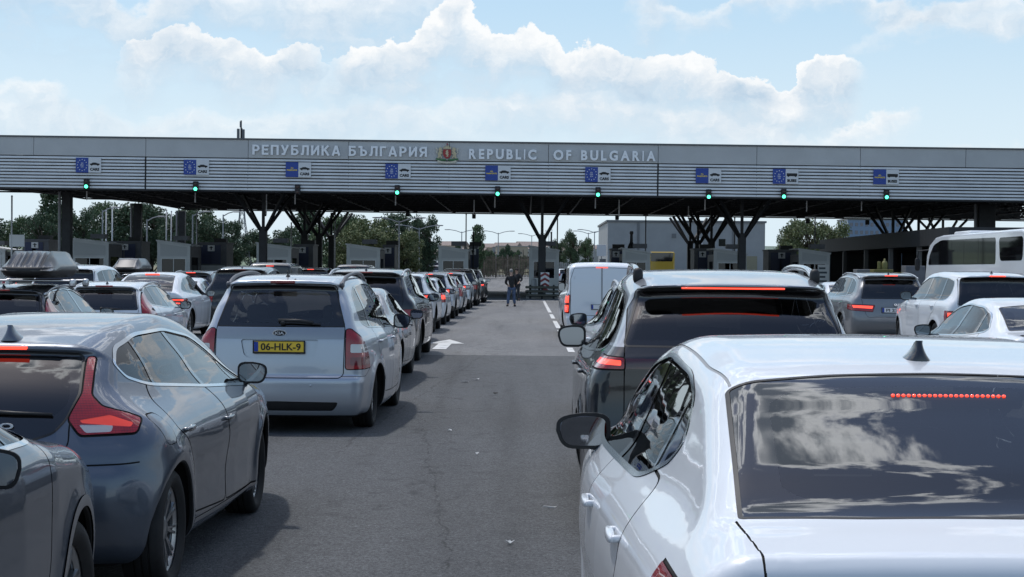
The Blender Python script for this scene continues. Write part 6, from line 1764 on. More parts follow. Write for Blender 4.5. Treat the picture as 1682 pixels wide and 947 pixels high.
def section(W, belt, H, tumble=.27):
    return [(W-.09, .15), (W-.04, .30), (W-.004, .52), (W, .74), (W-.012, belt-.14), (W-.04, belt-.04), (W-.085, belt+.04), (W-.085-(tumble-.085)*.45, belt+.42*(H-belt)), (W-tumble, H-.09), (W-tumble-.06, H+.04)]

KINDS = dict(
 estate=dict(L=4.54, W=.885, H=1.46, belt=1.0, R=.32, axles=(.93, 3.57), name='estate_car',
   prof=[(.18, .18, 1), (.06, .28), (.0, .48), (.015, .60), (.05, .66, 1), (.065, .80), (.12, .97), (.30, 1.23), (.40, 1.345), (.335, 1.375, 1), (.35, 1.395, 1), (.9, 1.445), (1.6, 1.463), (2.2, 1.44), (2.62, 1.36), (3.42, .99), (3.62, .95), (4.2, .83), (4.43, .69), (4.53, .5), (4.49, .3), (4.4, .18, 1)],
   rw=('xz', [(0, .975), (.60, .975), (.615, 1.0), (.53, 1.32), (.50, 1.345), (0, 1.355)]), lamp=[(.60, 1.30), (.66, 1.30), (.80, .98), (.93, .86), (.93, .68), (.74, .68), (.68, .98)], lamp_ymax=.62, glow=None,
   dlo=[(.72, 1.05), (.60, 1.14), (.66, 1.30), (.9, 1.375), (1.6, 1.40), (2.2, 1.375), (2.6, 1.27), (3.25, .99), (3.15, .945), (1.6, .985)], pil=[(1.02, 1.06, .06), (1.93, 1.88, .08), (2.85, 2.78, .022)],
   doors=[[(1.32, .34), (1.28, .5), (1.1, .72), (.96, .8), (.98, 1.10), (1.92, 1.08), (1.94, .32)], [(1.93, .32), (1.91, 1.08), (3.02, 1.04), (3.14, .94), (3.08, .6), (3.0, .30)]], hy=(1.12, 2.08), hz=.86, mir=(2.92, 1.0), ws=[(0, 1.0), (.70, .98), (.54, 1.37), (0, 1.41)], rails=True, plate=.86, tumble=.29),
 compact_suv=dict(L=4.40, W=.92, H=1.62, belt=1.10, R=.345, axles=(.90, 3.55), name='suv', clad=True,
   prof=[(.20, .24, 1), (.07, .34), (.0, .52), (.0, .66), (.04, .74, 1), (.06, .92), (.10, 1.06), (.26, 1.34), (.36, 1.50), (.28, 1.535, 1), (.29, 1.56, 1), (.8, 1.60), (1.4, 1.62), (2.0, 1.605), (2.45, 1.53), (3.2, 1.12), (3.42, 1.07), (4.0, .96), (4.28, .82), (4.39, .6), (4.36, .38), (4.25, .24, 1)],
   rw=('xz', [(0, 1.07), (.62, 1.07), (.64, 1.10), (.55, 1.47), (.52, 1.495), (0, 1.51)]), lamp=[(.52, 1.045), (.97, 1.05), (.97, .96), (.86, .87), (.64, .87), (.54, .93)], lamp_ymax=.50, glow=[(.62, 1.01), (.92, 1.02), (.90, .93), (.66, .92)],
   dlo=[(.66, 1.16), (.54, 1.24), (.62, 1.40), (.95, 1.50), (1.6, 1.53), (2.1, 1.50), (2.5, 1.37), (3.08, 1.11), (2.98, 1.06), (1.5, 1.09)], pil=[(.98, 1.05, .07), (1.88, 1.84, .08), (2.72, 2.66, .022)],
   doors=[[(1.30, .40), (1.26, .55), (1.05, .80), (.94, .88), (.94, 1.2), (1.87, 1.19), (1.89, .38)], [(1.88, .38), (1.86, 1.19), (2.9, 1.16), (3.06, 1.05), (3.02, .6), (2.95, .38)]], hy=(1.10, 2.02), hz=.97, mir=(2.78, 1.12), ws=[(0, 1.12), (.72, 1.10), (.57, 1.51), (0, 1.56)], rails=True, plate=.82, tumble=.28),
 luxury_suv=dict(L=4.88, W=.985, H=1.77, belt=1.20, R=.385, axles=(1.0, 3.92), name='suv',
   prof=[(.22, .26, 1), (.08, .36), (.0, .55), (.0, .72), (.03, .80, 1), (.04, .98), (.05, 1.08), (.13, 1.30), (.27, 1.61), (.18, 1.655, 1), (.19, 1.69, 1), (.7, 1.735), (1.4, 1.765), (2.1, 1.76), (2.7, 1.70), (3.5, 1.24), (3.7, 1.19), (4.4, 1.08), (4.76, .96), (4.87, .7), (4.84, .4), (4.7, .26, 1)],
   rw=('xz', [(0, 1.105), (.745, 1.105), (.76, 1.13), (.66, 1.62), (.63, 1.645), (0, 1.655)]), lamp=[(.70, 1.0), (1.02, 1.0), (1.02, .80), (.72, .80)], lamp_ymax=.34, glow=[(.74, .97), (.94, .97), (.94, .84), (.74, .84)],
   dlo=[(.50, 1.24), (.44, 1.42), (.54, 1.58), (.95, 1.64), (1.7, 1.665), (2.35, 1.64), (2.75, 1.53), (3.4, 1.24), (3.3, 1.17), (1.6, 1.18), (.66, 1.19)], pil=[(.98, 1.04, .08), (2.02, 2.0, .09), (3.0, 2.95, .025)],
   doors=[[(1.46, .44), (1.42, .65), (1.2, .92), (1.03, .98), (1.03, 1.3), (2.04, 1.28), (2.05, .42)], [(2.04, .42), (2.03, 1.28), (3.3, 1.24), (3.42, 1.12), (3.36, .6), (3.28, .42)]], hy=(1.2, 2.2), hz=1.08, mir=(3.12, 1.24), ws=[(0, 1.24), (.80, 1.22), (.66, 1.66), (0, 1.71)], rails=False, plate=.92, tumble=.27, mirsize=(.25, .15, .19)),
 large_suv=dict(L=5.05, W=.985, H=1.73, belt=1.15, R=.375, axles=(1.12, 4.11), name='suv',
   prof=[(.22, .24, 1), (.08, .34), (.0, .52), (-.005, .70), (.02, .84), (.05, .95), (.09, 1.10), (.22, 1.38), (.38, 1.60), (.28, 1.64, 1), (.29, 1.67, 1), (.8, 1.71), (1.5, 1.73), (2.3, 1.715), (2.9, 1.63), (3.75, 1.18), (3.95, 1.13), (4.6, 1.0), (4.93, .86), (5.04, .62), (5.0, .36), (4.88, .24, 1)],
   rw=('xz', [(0, 1.115), (.70, 1.115), (.715, 1.14), (.61, 1.575), (.57, 1.60), (0, 1.615)]), lamp=[(.42, .97), (1.0, .99), (1.0, .90), (.94, .85), (.47, .82)], lamp_ymax=.48, glow=[(.46, .95), (.92, .965), (.90, .91), (.48, .89)],
   dlo=[(.62, 1.20), (.52, 1.32), (.62, 1.50), (1.0, 1.60), (1.7, 1.63), (2.5, 1.60), (2.95, 1.47), (3.62, 1.17), (3.5, 1.11), (1.6, 1.14)], pil=[(1.02, 1.10, .08), (2.12, 2.08, .09), (3.2, 3.12, .025)],
   doors=[[(1.6, .42), (1.55, .6), (1.32, .85), (1.1, .95), (1.08, 1.25), (2.13, 1.23), (2.15, .4)], [(2.14, .4), (2.12, 1.23), (3.45, 1.19), (3.6, 1.08), (3.54, .6), (3.44, .40)]], hy=(1.26, 2.28), hz=1.0, mir=(3.3, 1.15), ws=[(0, 1.18), (.80, 1.16), (.64, 1.60), (0, 1.66)], rails=True, plate=.86, tumble=.28),
 sedan=dict(L=4.68, W=.905, H=1.435, belt=.99, R=.325, axles=(1.02, 3.83), name='sedan',
   prof=[(.18, .19, 1), (.06, .28), (.0, .46), (-.01, .64), (.01, .78), (.02, .92), (.02, 1.02), (.06, 1.055, 1), (.35, 1.075), (.58, 1.095), (.95, 1.24), (1.35, 1.37), (1.75, 1.42), (2.2, 1.435), (2.6, 1.40), (2.9, 1.32), (3.6, .985), (3.85, .94), (4.4, .81), (4.62, .65), (4.675, .48), (4.62, .2, 1)],
   rw=('xy', [(0, .60), (.62, .63), (.56, 1.28), (.3, 1.32), (0, 1.33)]), lamp=[(.50, .97), (.96, .985), (.96, .90), (.88, .83), (.62, .82), (.54, .87)], lamp_ymax=.42, glow=[(.55, .95), (.90, .96), (.88, .91), (.58, .89)],
   dlo=[(1.02, 1.05), (.92, 1.10), (1.15, 1.255), (1.55, 1.335), (2.2, 1.36), (2.6, 1.325), (2.9, 1.22), (3.42, .98), (3.32, .93), (1.6, .99)], pil=[(1.28, 1.36, .035), (2.15, 2.12, .085), (3.05, 3.0, .022)],
   doors=[[(1.46, .33), (1.42, .5), (1.26, .72), (1.12, .84), (1.16, 1.08), (2.16, 1.06), (2.18, .31)], [(2.17, .31), (2.15, 1.06), (3.2, 1.02), (3.36, .93), (3.3, .6), (3.22, .30)]], hy=(1.32, 2.32), hz=.87, mir=(3.08, .99), ws=[(0, .99), (.70, .97), (.55, 1.35), (0, 1.38)], rails=False, plate=.66, tumble=.28),
 crossover=dict(L=4.74, W=.955, H=1.60, belt=1.08, R=.355, axles=(1.0, 3.89), name='crossover',
   prof=[(.2, .2, 1), (.07, .30), (.0, .48), (-.01, .66), (.02, .80), (.05, .95), (.04, 1.11), (.05, 1.15, 1), (.16, 1.165), (.55, 1.36), (1.0, 1.51), (1.5, 1.585), (2.1, 1.60), (2.6, 1.55), (3.1, 1.38), (3.75, 1.06), (4.0, 1.0), (4.5, .84), (4.7, .68), (4.735, .5), (4.68, .2, 1)],
   rw=('xy', [(0, .17), (.64, .20), (.55, 1.12), (.3, 1.2), (0, 1.22)]), lamp=[(.44, .99), (.95, .985), (.95, .88), (.86, .84), (.60, .86), (.48, .93)], lamp_ymax=.60, glow=[(.60, .975), (.90, .97), (.90, .86), (.66, .88), (.66, .90), (.86, .89), (.86, .945), (.60, .95)],
   dlo=[(.72, 1.15), (.60, 1.19), (.85, 1.33), (1.3, 1.46), (2.0, 1.525), (2.55, 1.48), (3.0, 1.34), (3.6, 1.06), (3.5, 1.01), (1.7, 1.07)], pil=[(1.05, 1.12, .05), (2.05, 2.03, .07), (3.2, 3.13, .022)],
   doors=[[(1.46, .36), (1.42, .55), (1.2, .80), (1.02, .92), (1.0, 1.18), (2.06, 1.15), (2.08, .34)], [(2.07, .34), (2.05, 1.15), (3.35, 1.10), (3.5, 1.0), (3.44, .6), (3.35, .33)]], hy=(1.28, 2.3), hz=.93, mir=(3.22, 1.06), ws=[(0, 1.06), (.74, 1.04), (.6, 1.45), (0, 1.52)], rails=False, plate=.74, tumble=.29, trim='black'),
 hatch=dict(L=4.08, W=.875, H=1.47, belt=1.0, R=.31, axles=(.72, 3.28), name='hatchback',
   prof=[(.18, .2, 1), (.06, .3), (.0, .48), (.0, .62), (.03, .68, 1), (.05, .84), (.09, .98), (.24, 1.22), (.36, 1.36), (.28, 1.39, 1), (.29, 1.415, 1), (.8, 1.455), (1.4, 1.47), (1.9, 1.455), (2.3, 1.37), (3.0, 1.02), (3.2, .97), (3.75, .86), (3.98, .71), (4.07, .52), (4.03, .3), (3.95, .2, 1)],
   rw=('xz', [(0, .985), (.60, .985), (.62, 1.01), (.52, 1.34), (.49, 1.36), (0, 1.37)]), lamp=[(.54, .97), (.80, 1.02), (.92, .95), (.92, .72), (.74, .70), (.60, .82)], lamp_ymax=.46, glow=[(.66, .92), (.86, .93), (.86, .80), (.70, .80)],
   dlo=[(.62, 1.06), (.50, 1.14), (.58, 1.29), (.85, 1.375), (1.5, 1.395), (1.95, 1.365), (2.3, 1.25), (2.86, 1.01), (2.76, .96), (1.4, .99)], pil=[(.86, .92, .06), (1.7, 1.66, .08), (2.5, 2.44, .022)],
   doors=[[(1.1, .34), (1.06, .5), (.92, .7), (.82, .8), (.82, 1.08), (1.69, 1.07), (1.71, .32)], [(1.7, .32), (1.68, 1.07), (2.66, 1.03), (2.82, .95), (2.78, .6), (2.7, .31)]], hy=(.94, 1.84), hz=.87, mir=(2.55, 1.0), ws=[(0, 1.02), (.68, 1.0), (.53, 1.38), (0, 1.42)], rails=False, plate=.80, tumble=.27),
 van=dict(L=4.96, W=.96, H=1.92, belt=1.15, R=.335, axles=(.98, 4.26), name='van',
   prof=[(.16, .24, 1), (.05, .32), (.0, .45), (.0, .54, 1), (.04, .56, 1), (.045, .9), (.055, 1.2), (.09, 1.60), (.15, 1.84), (.22, 1.885), (.8, 1.915), (2.0, 1.92), (3.0, 1.90), (3.45, 1.80), (4.15, 1.24), (4.35, 1.14), (4.7, .98), (4.9, .78), (4.955, .5), (4.92, .32), (4.8, .24, 1)],
   rw=None, lamp=[(.80, 1.10), (.99, 1.10), (.99, .64), (.82, .64)], lamp_ymax=.25, glow=[(.83, 1.08), (.97, 1.08), (.97, .90), (.84, .90)], glow2=[(.84, .84), (.97, .84), (.97, .67), (.85, .67)],
   dlo=[(3.15, 1.16), (3.05, 1.24), (3.06, 1.66), (3.2, 1.73), (3.45, 1.68), (4.05, 1.24), (4.0, 1.14)], pil=[(3.72, 3.66, .022)],
   doors=[[(2.0, .4), (2.0, 1.78), (2.95, 1.78), (2.96, .4)], [(2.99, .4), (3.02, 1.28), (3.9, 1.2), (4.0, 1.1), (3.9, .7), (3.78, .4)]], hy=(2.8, 3.1), hz=1.0, mir=(3.78, 1.25), ws=[(0, 1.22), (.80, 1.2), (.66, 1.72), (0, 1.80)], rails=False, plate=.80, tumble=.14, mirsize=(.19, .13, .26), trim='black'),
)
def build_kind(kind, root, P, detail=.038, lit=True, smoked=False):
    k = KINDS[kind]; W, H = k['W'], k['H']
    sp = dict(L=k['L'], W=W, belt=k['belt'], R=k['R'], Ra=k['R']+.048, axles=k['axles'], rr=k['R']*.71, rim=(5, .10, False, .016, .014) if kind in ('estate', 'sedan', 'luxury_suv') else (10, 0, False, .02, .016),
        prof=k['prof'], sec=section(W, k['belt'], H, k['tumble']), tl=[(-.02, .07), (.35, .02), (.8, 0), (k['L']-.8, 0), (k['L'], .14)], wheel_in=.01,
        tu=[(0, .10 if kind != 'van' else .02), (.6, .05 if kind != 'van' else .01), (1.4, 0), (2.4, 0), (k['L'], .1)], crown=.045, seat_z=k['belt']-.17, flare=.018 if kind != 'van' else .008)
    if kind == 'van': sp['ks'] = [(.2, .06), (.5, .08), (1.2, .07), (1.7, .10), (1.9, .14)]; sp['kr'] = .03
    c = Car(sp, root, detail)
    wells(c, .03)
    if k.get('clad'):
        c.piece('cladding', lambda V: np.maximum(np.minimum(np.minimum.reduce([np.hypot(V[:, 1]-y, V[:, 2]-sp['R']) for y in sp['axles']])-(sp['Ra']+.05), V[:, 2]-.36-.10*sstep(V[:, 1], .6, .2)), V[:, 2]-.9), M_PLAST, off=.002, rounds=1)
    if k.get('arch'):
        c.piece('wheel_arch_trim', lambda V: np.maximum.reduce([np.minimum.reduce([np.hypot(V[:, 1]-y, V[:, 2]-sp['R']) for y in sp['axles']])-(sp['Ra']+.045), .6-np.abs(V[:, 0]), V[:, 2]-.95]), k['arch'], off=.006, comps=True)
    if k['rw']:
        pl, half = k['rw']
        rear_window(c, mirror_half(half), M_TINT if kind in ('compact_suv', 'luxury_suv', 'large_suv', 'crossover') else M_MID, 1.5, .045, plane=pl, lo=k['belt']-.02, radius=.04)
    lm = M_REDLIT if lit else M_RED
    lamp(c, k['lamp'], M_RED if not smoked else M_SMOKE, ymax=k['lamp_ymax'], radius=.015, off=.006, glow=k['glow'], glow_m=lm, extra=[('lamp_light', k['glow2'], lm)] if 'glow2' in k else ())
    zt = H-.12
    if kind == 'van':
        for sg in (-1, 1):
            o = round_poly([(.012, .58), (.012, 1.80), (.70, 1.78), (.79, 1.5), (.79, .58)], .03)
            f = lambda V, o=o, sg=sg: np.maximum(poly_sdf(o, sg*V[:, 0], V[:, 2]), V[:, 1]-.6)
            cut_part(c, 'rear_door', f, P, gap=.006)
        hd = MB(); p = c.w2(c.yr(.10, 1.02)); hd.box(p+np.array((0, -.01, 0)), (.12, .03, .04), bev=.008); hd.build('handle', M_PLAST, root)
        for z in (.75, 1.1, 1.55):
            for sg in (-1, 1):
                h = MB(); p = c.w2(c.xs(.10, z, sg)); h.box(p, (.03, .05, .09), bev=.008); h.build('hinge', P, root)
    else:
        xs_ = k['lamp'][0][0]-.01
        zl = k['lamp'][-1][1]
        if pl == 'xz':
            tgp = mirror_half([(0, k['plate']-.17), (.56, k['plate']-.17), (.62, k['plate']-.12), (half[2][0]+.01, half[2][1]), (half[3][0]+.02, H-.13), (0, H-.11)])
            tgf = rear_fn(c, round_poly(tgp, .03), .5)
        else:
            tgf = rear_fn(c, round_poly(mirror_half([(0, k['plate']+.12), (.5, k['plate']+.12), (.60, k['lamp'][0][1]-.08), (.62, k['belt']+.06), (0, k['belt']+.08)]), .03), .3)
        cut_part(c, 'tailgate' if pl == 'xz' or kind == 'crossover' else 'boot_lid', tgf, P)
    side_windows(c, k['dlo'], k['pil'], [M_MID if kind in ('sedan', 'estate', 'hatch') else M_TINT, M_MID if kind in ('sedan', 'estate', 'hatch') else M_TINT, M_MID], M_GLOSSB if k.get('trim') == 'black' or kind == 'hatch' else M_CHROME, .016)
    doors(c, k['doors'], P, k['hz'], k['hy'], P if kind != 'van' else M_PLAST)
    windscreen(c, k['ws'], M_CLEAR)
    c.finish(P)
    make_wheels(c)
    if kind == 'van': make_interior(c, 2.9, 4.1, 1.12, seats=()) if False else None
    else: make_interior(c, k['dlo'][0][0]-.05, k['dlo'][7][0]+.05, k['belt']-.02)
    make_mirror(c, *k['mir'], P, k.get('mirsize', (.215, .14, .155)), k.get('mirout', .09), cap=M_PLAST if kind == 'van' else None)
    if k['rails']: make_rails(c, W-.31, .55, 2.5, M_SATIN, .04, .018)
    make_fin(c, 0, (.62 if k['rw'] and k['rw'][0] == 'xz' else 1.6), M_GLOSSB, .9)
    if kind == 'estate':
        make_wiper(c, [(.0, 1.0), (.15, 1.002), (.34, .995)])
    if kind == 'van':
        p = c.w2((0, c.yr(0, 1.80)[1]-.006, 1.80))
    elif k['rw'][0] == 'xz':
        q = [p for p in k['prof'] if len(p) > 2 and p[1] > k['belt']]
        p = c.w2((0, q[0][0]-.002, (q[0][1]+q[1][1])/2))
    else: p = c.w2(c.zt(0, k['rw'][1][-1][1]-.06))+np.array((0, -.012, .004))
    bl = MB(); bl.box(p, (.30 if kind != 'crossover' else .34, .025, .022 if kind != 'crossover' else .03), bev=.005); bl.build('brake_light', M_REDLIT if lit else M_RED, root)
    make_plate(c, k['plate'], '', M_WHITE)
    return c

def copy_tree(o, parent=None, swap=None):
    c = o.copy(); COL.objects.link(c)
    if parent is not None: c.parent = parent
    if swap and c.type == 'MESH':
        for s in c.material_slots:
            if s.material and s.material.name in swap:
                s.link = 'OBJECT'; s.material = swap[s.material.name]
    for ch in list(o.children): copy_tree(ch, c, swap)
    return c
PROTO = {}
def place(kind, X, D, P, label, rz=0., group=None, lit=True, z=0., clear=False):
    """a car of the given kind with its rear bumper at distance D"""
    L = KINDS[kind]['L']
    loc = (X-math.sin(rz)*L/2, D+math.cos(rz)*L/2, z)
    if kind not in PROTO:
        root = thing(KINDS[kind]['name'], label, 'van' if kind == 'van' else 'car', loc, rz, group)
        build_kind(kind, root, P_WHITE)
        PROTO[kind] = root
        swap = {P_WHITE.name: P}
        if not lit: swap.update({M_REDLIT.name: M_RED})
        def fix(o):
            if o.type == 'MESH':
                for s in o.material_slots:
                    if s.material and s.material.name in swap:
                        m = swap[s.material.name]; s.link = 'OBJECT'; s.material = m
            for ch in o.children: fix(ch)
        fix(root)
        return root
    swap = {P_WHITE.name: P, M_REDLIT.name: M_REDLIT if lit else M_RED}
    # the first copy carries object-level materials: read the mesh's own ones
    def cp(o, parent):
        c = o.copy(); COL.objects.link(c)
        if parent is not None: c.parent = parent
        if c.type == 'MESH':
            base = o.data.materials[0]
            for s in c.material_slots[:1]:
                m = swap.get(base.name, base) if base else base
                s.link = 'OBJECT'; s.material = m
        for ch in list(o.children): cp(ch, c)
        return c
    r = cp(PROTO[kind], None)
    r.name = KINDS[kind]['name']; r['label'] = label; r.location = loc; r.rotation_euler = (0, 0, rz)
    if group: r['group'] = group
    elif 'group' in r: del r['group']
    return r
# ------------------------------------------------------------------ who stands where
build_carens(-2.53, 16.3, -.015)
build_v40(-2.76, 7.9, 0)
build_liftback(1.165, 3.4, 0)
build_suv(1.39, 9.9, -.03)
# grey SUV of which only the front corner is in view
corner = thing('suv', 'grey SUV with silver edged wheel arch, cut off at the bottom left corner', 'car', (-1.83-.92, 2.9+2.2, 0))
_k = dict(KINDS['compact_suv'])
KINDS['compact_suv'].update(arch=M_SATIN, clad=False, mir=(2.42, 1.03), mirsize=(.16, .13, .14), mirout=.005)
build_kind('compact_suv', corner, P_GREY, .027)
KINDS['compact_suv'].clear(); KINDS['compact_suv'].update(_k)
QL = 'cars queueing left of the open lane'
def q(kind, right, D, P, label, lit=True, rz=0.): return place(kind, right-KINDS[kind]['W'], D, P, label, rz, QL, lit)
q('sedan', -1.86, 22.3, P_MGREY, 'grey saloon directly ahead of the silver people carrier', False)
q('large_suv', -1.98, 28.6, P_BLACK, 'black SUV with roof rails towering over the grey saloon in the left queue', False)
q('estate', -2.42, 35.6, P_DGREY, 'dark grey estate car with lit brake lights ahead of the railed black SUV')
q('compact_suv', -2.48, 42.2, P_WHITE, 'white SUV with lit brake lights right ahead of the dark grey estate car')
q('hatch', -2.5, 48.6, P_WHITE, 'small white hatchback between two white SUVs in the left queue')
q('compact_suv', -2.5, 54.6, P_PEARL, 'pearl white SUV just ahead of the small white hatchback')
q('estate', -2.48, 61.2, P_SILVER, 'silver estate car ahead of the pearl white SUV, far up the left queue')
q('compact_suv', -2.42, 67.6, P_WHITE, 'white SUV farthest up the left queue, behind the big black one', True)
q('luxury_suv', -2.3, 74.2, P_BLACK, 'big black SUV tallest in the far left queue', False)
q('large_suv', -2.15, 81.4, P_BLACK, 'black SUV first in the left queue, beside the standing man')
# left lanes
L1 = 'cars in the lanes further left'
place('sedan', -7.0, 15.2, P_PEARL, 'pale saloon cut by the left edge beside the roof box car', .05, L1, False)
place('estate', -7.28, 21.5, P_DGREY, 'dark estate car carrying the big ribbed black roof box', .07, L1, False)
place('estate', -7.30, 27.0, P_WHITE, 'white estate car with tall red tail lamps behind the roof box car', .05, L1, False)
place('crossover', -8.9, 36.6, P_WHITE, 'white coupe shaped crossover with wide rear window left of the people carrier', .04, L1)
place('sedan', -9.75, 43.0, P_PEARL, 'pale saloon half hidden right of the white crossover', .03, L1, False)
place('luxury_suv', -7.75, 42.5, P_DGREY, 'dark grey SUV peeking over the roof left of the people carrier', .02, L1, False)
place('luxury_suv', -11.2, 38.0, P_WHITE, 'white SUV with lit red roof light behind the ribbed roof box', .03, L1)
place('estate', -11.75, 45.5, P_BLACK, 'black estate car carrying the smooth roof box', .03, L1, False)
place('compact_suv', -10.9, 51.0, P_DGREY, 'dark grey SUV with lit roof light behind the white crossover', .02, L1)
place('sedan', -14.2, 57.0, P_SILVER, 'silver saloon seen over the roof of the white crossover', .02, L1, False)
place('van', -18.6, 60.0, P_BLACK, 'black van with lit roof light far left under the canopy edge', 0, L1)
place('van', -10.1, 62.0, P_BLACK, 'black van with lit roof light behind the people carrier roof', 0, L1)
place('luxury_suv', -9.6, 70.0, P_BLACK, 'black SUV behind the right half of the people carrier roof', 0, L1)
place('van', -8.6, 78.0, P_DGREY, 'dark van farthest ahead above the people carrier roof', 0, L1, False)
place('hatch', -16.5, 66.0, P_SILVER, 'small silver car far off in front of the middle left booth', 0, L1, False)
place('sedan', -14.6, 74.0, P_WHITE, 'white saloon far off left of the lone branching column', 0, L1, False)
place('compact_suv', -22.5, 70.0, P_BLACK, 'black SUV far off by the thick straight columns', 0, L1, False)
# right lanes
RL = 'cars in the lanes on the right'
place('compact_suv', 1.60, 16.4, P_WHITE, 'white SUV mostly hidden behind the black SUV', -.01, RL, False)
place('van', 1.90, 40.0, P_WHITE, 'white panel van with lit tail lamps right of the dashed line', 0, RL)
place('van', 2.35, 51.0, P_BLACK, 'black van whose roof edge shows above the white panel van', 0, RL, False)
place('sedan', 5.98, 17.0, P_WHITE, 'white saloon cut by the right edge of the photo', -.01, RL)
rr = place('luxury_suv', 8.95, 30.0, P_WHITE, 'white luxury SUV with square lit lamps in front of the coach', 0, RL)
q7 = place('large_suv', 8.47, 36.6, P_MGREY, 'grey SUV with wide lit lamps ahead of the white luxury SUV', 0, RL)
place('sedan', 9.75, 47.0, P_PEARL, 'pale saloon just visible left of the grey SUV', 0, RL)
# number plates that can be read
def plate_text(root, text):
    for ch in root.children:
        if ch.name.startswith('number_plate'):
            c = ch.data.vertices; y = min(v.co.y for v in c); z = sum(v.co.z for v in c)/len(c)
            text_mesh(text, .09, M_BLK, 'lettering', ch, (.03, y-.003, z), .002, .40, .0015)
plate_text(q7, 'PI 2746')
e = text_mesh('QUATTRO', .06, M_CHROME, 'lettering', q7, (.18, -KINDS['large_suv']['L']/2+.02, .985), .03, .34, .002)
# parked cars beyond the checkpoint
pk = 'cars parked beyond the checkpoint'
i = 0
for row, D in enumerate((166, 176, 187)):
    for px in range(610, 722, 15):
        i += 1
        P = (P_WHITE, P_SILVER, P_WHITE, P_MGREY, P_PEARL, P_BLUE, P_WHITE, P_WINE)[(i*5+row) % 8]
        nm = {P_WHITE: 'white', P_SILVER: 'silver', P_MGREY: 'grey', P_PEARL: 'pearl white', P_BLUE: 'dark blue', P_WINE: 'wine red'}[P]
        kd = ('hatch', 'sedan', 'estate', 'compact_suv')[(i*3+row) % 4]
        place(kd, X_at(px+row*4, D), D, P, '%s %s parked in the distant rows before the yellowish fence' % (nm, {'hatch': 'hatchback', 'sedan': 'saloon', 'estate': 'estate car', 'compact_suv': 'SUV'}[kd]), 1.57 if row == 1 else .0, pk+', '+nm+' '+kd.replace('_', ' '), False, .65+.025*(D-166))
for px, D, P, lb in ((930, 160, P_WHITE, 'white hatchback parked far right of the central booth'), (946, 168, P_BLUE, 'dark blue hatchback parked far right of the central booth'), (962, 164, P_SILVER, 'silver hatchback parked far off above the white van')):
    place('hatch', X_at(px, D), D, P, lb, .4, pk, False, .4)

# ------------------------------------------------------------------ roof boxes
def roof_box(X, D, z, L, W, H, ribs, label, rz):
    r = thing('roof_box', label, 'roof box', (X, D+L/2, z), rz)
    m = mat('box_black', (.022, .023, .026), .32, 0, .4, var=.2)
    lb = MB(); V = []; n = 33; ys = np.linspace(-L/2, L/2, 25)
    for y in ys:
        t = y/L+.5
        hh = H*min(1., .30+2.6*t, 1.12-.55*max(0, t-.55)-8*max(0, t-.92)**1.2)
        ww = W*(1-.10*max(0, t-.6)-2.2*max(0, t-.95)-1.0*max(0, .04-t))
        for k in range(n):
            u = k/(n-1)*2-1
            a = abs(u)
            if a > .62: q = (a-.62)/.38; x = .33+.17*min(1, q*1.2); z = .10+(hh-.10)*(1-q)**.8
            else: x = a/.62*.33; z = hh*(1.0-.06*(a/.62)**2)
            if ribs and .02 < t < .97: z += .020*math.cos(a/.62*3*2*math.pi)*(1 if a < .62 else max(0, 1-(a-.62)/.2))*min(1, t*12)
            V.append((math.copysign(x, u)*ww, y, max(z, .09)))
    F = [(i*n+k, i*n+k+1, (i+1)*n+k+1, (i+1)*n+k) for i in range(len(ys)-1) for k in range(n-1)]+[tuple(range(n)), tuple(range((len(ys)-1)*n+n-1, (len(ys)-1)*n-1, -1))]
    lb.addraw(V, F); lb.build('lid', m, r, True, 45)
    def base(V): V = V.copy(); V[:, 2] = np.minimum(V[:, 2], .055); k = np.clip(-V[:, 2]/.1, 0, 1); V[:, 0] *= 1-.14*k; V[:, 1] *= 1-.05*k; return V
    b = MB(); b.sup((0, 0, .10), (W*1.01, L*1.005, .20), .4, 32, 14, base); b.build('base', M_PLAST, r, True)
    for y in (-L*.22, L*.22):
        c = MB(); c.box((0, y, -.035), (1.16, .09, .03), bev=.01)
        for s in (-1, 1): c.sup((s*.56, y, -.07), (.09, .14, .12), .6, 10, 8)
        c.build('cross_bar', M_SATIN if ribs else M_PLAST, r)
roof_box(-7.06, 21.9, 1.55, 2.0, .76, .37, True, 'large ribbed black roof box on the dark estate car at left', .07)
roof_box(-11.8, 46.2, 1.56, 2.0, .84, .42, False, 'smooth shiny black roof box on the black estate car', .03)

# ------------------------------------------------------------------ people
M_SKIN = mat('skin', (.42, .25, .18), .5); M_HAIR = mat('hair_dark', (.03, .022, .018), .7); M_HAIRG = mat('hair_grey', (.20, .19, .18), .7)
M_JACK = mat('jacket_black', (.012, .012, .014), .8, var=.3, vscale=6); M_JEAN = mat('jeans_blue', (.07, .10, .17), .85, var=.3, vscale=8); M_TROU = mat('trousers_dark', (.02, .022, .03), .85); M_SHOE = mat('shoe_black', (.012, .012, .012), .5)
def skin_mesh(name, V, E, R, m, parent, root=0, sub=2):
    me = bpy.data.meshes.new(name); me.from_pydata(V, E, []); o = bpy.data.objects.new(name, me); link(o)
    s = o.modifiers.new('skin', 'SKIN'); s.use_smooth_shade = True
    for i, r in enumerate(R):
        r = r if isinstance(r, tuple) else (r, r); me.skin_vertices[0].data[i].radius = r
    me.skin_vertices[0].data[root].use_root = True
    o.modifiers.new('sub', 'SUBSURF').levels = sub; o.modifiers['sub'].render_levels = sub
    dg = bpy.context.evaluated_depsgraph_get(); ev = o.evaluated_get(dg); nm = bpy.data.meshes.new_from_object(ev)
    bpy.data.objects.remove(o); bpy.data.meshes.remove(me)
    nm.materials.clear(); nm.materials.append(m); nm.name = name
    nm.polygons.foreach_set('use_smooth', [True]*len(nm.polygons))
    o = bpy.data.objects.new(name, nm); link(o, parent); return o
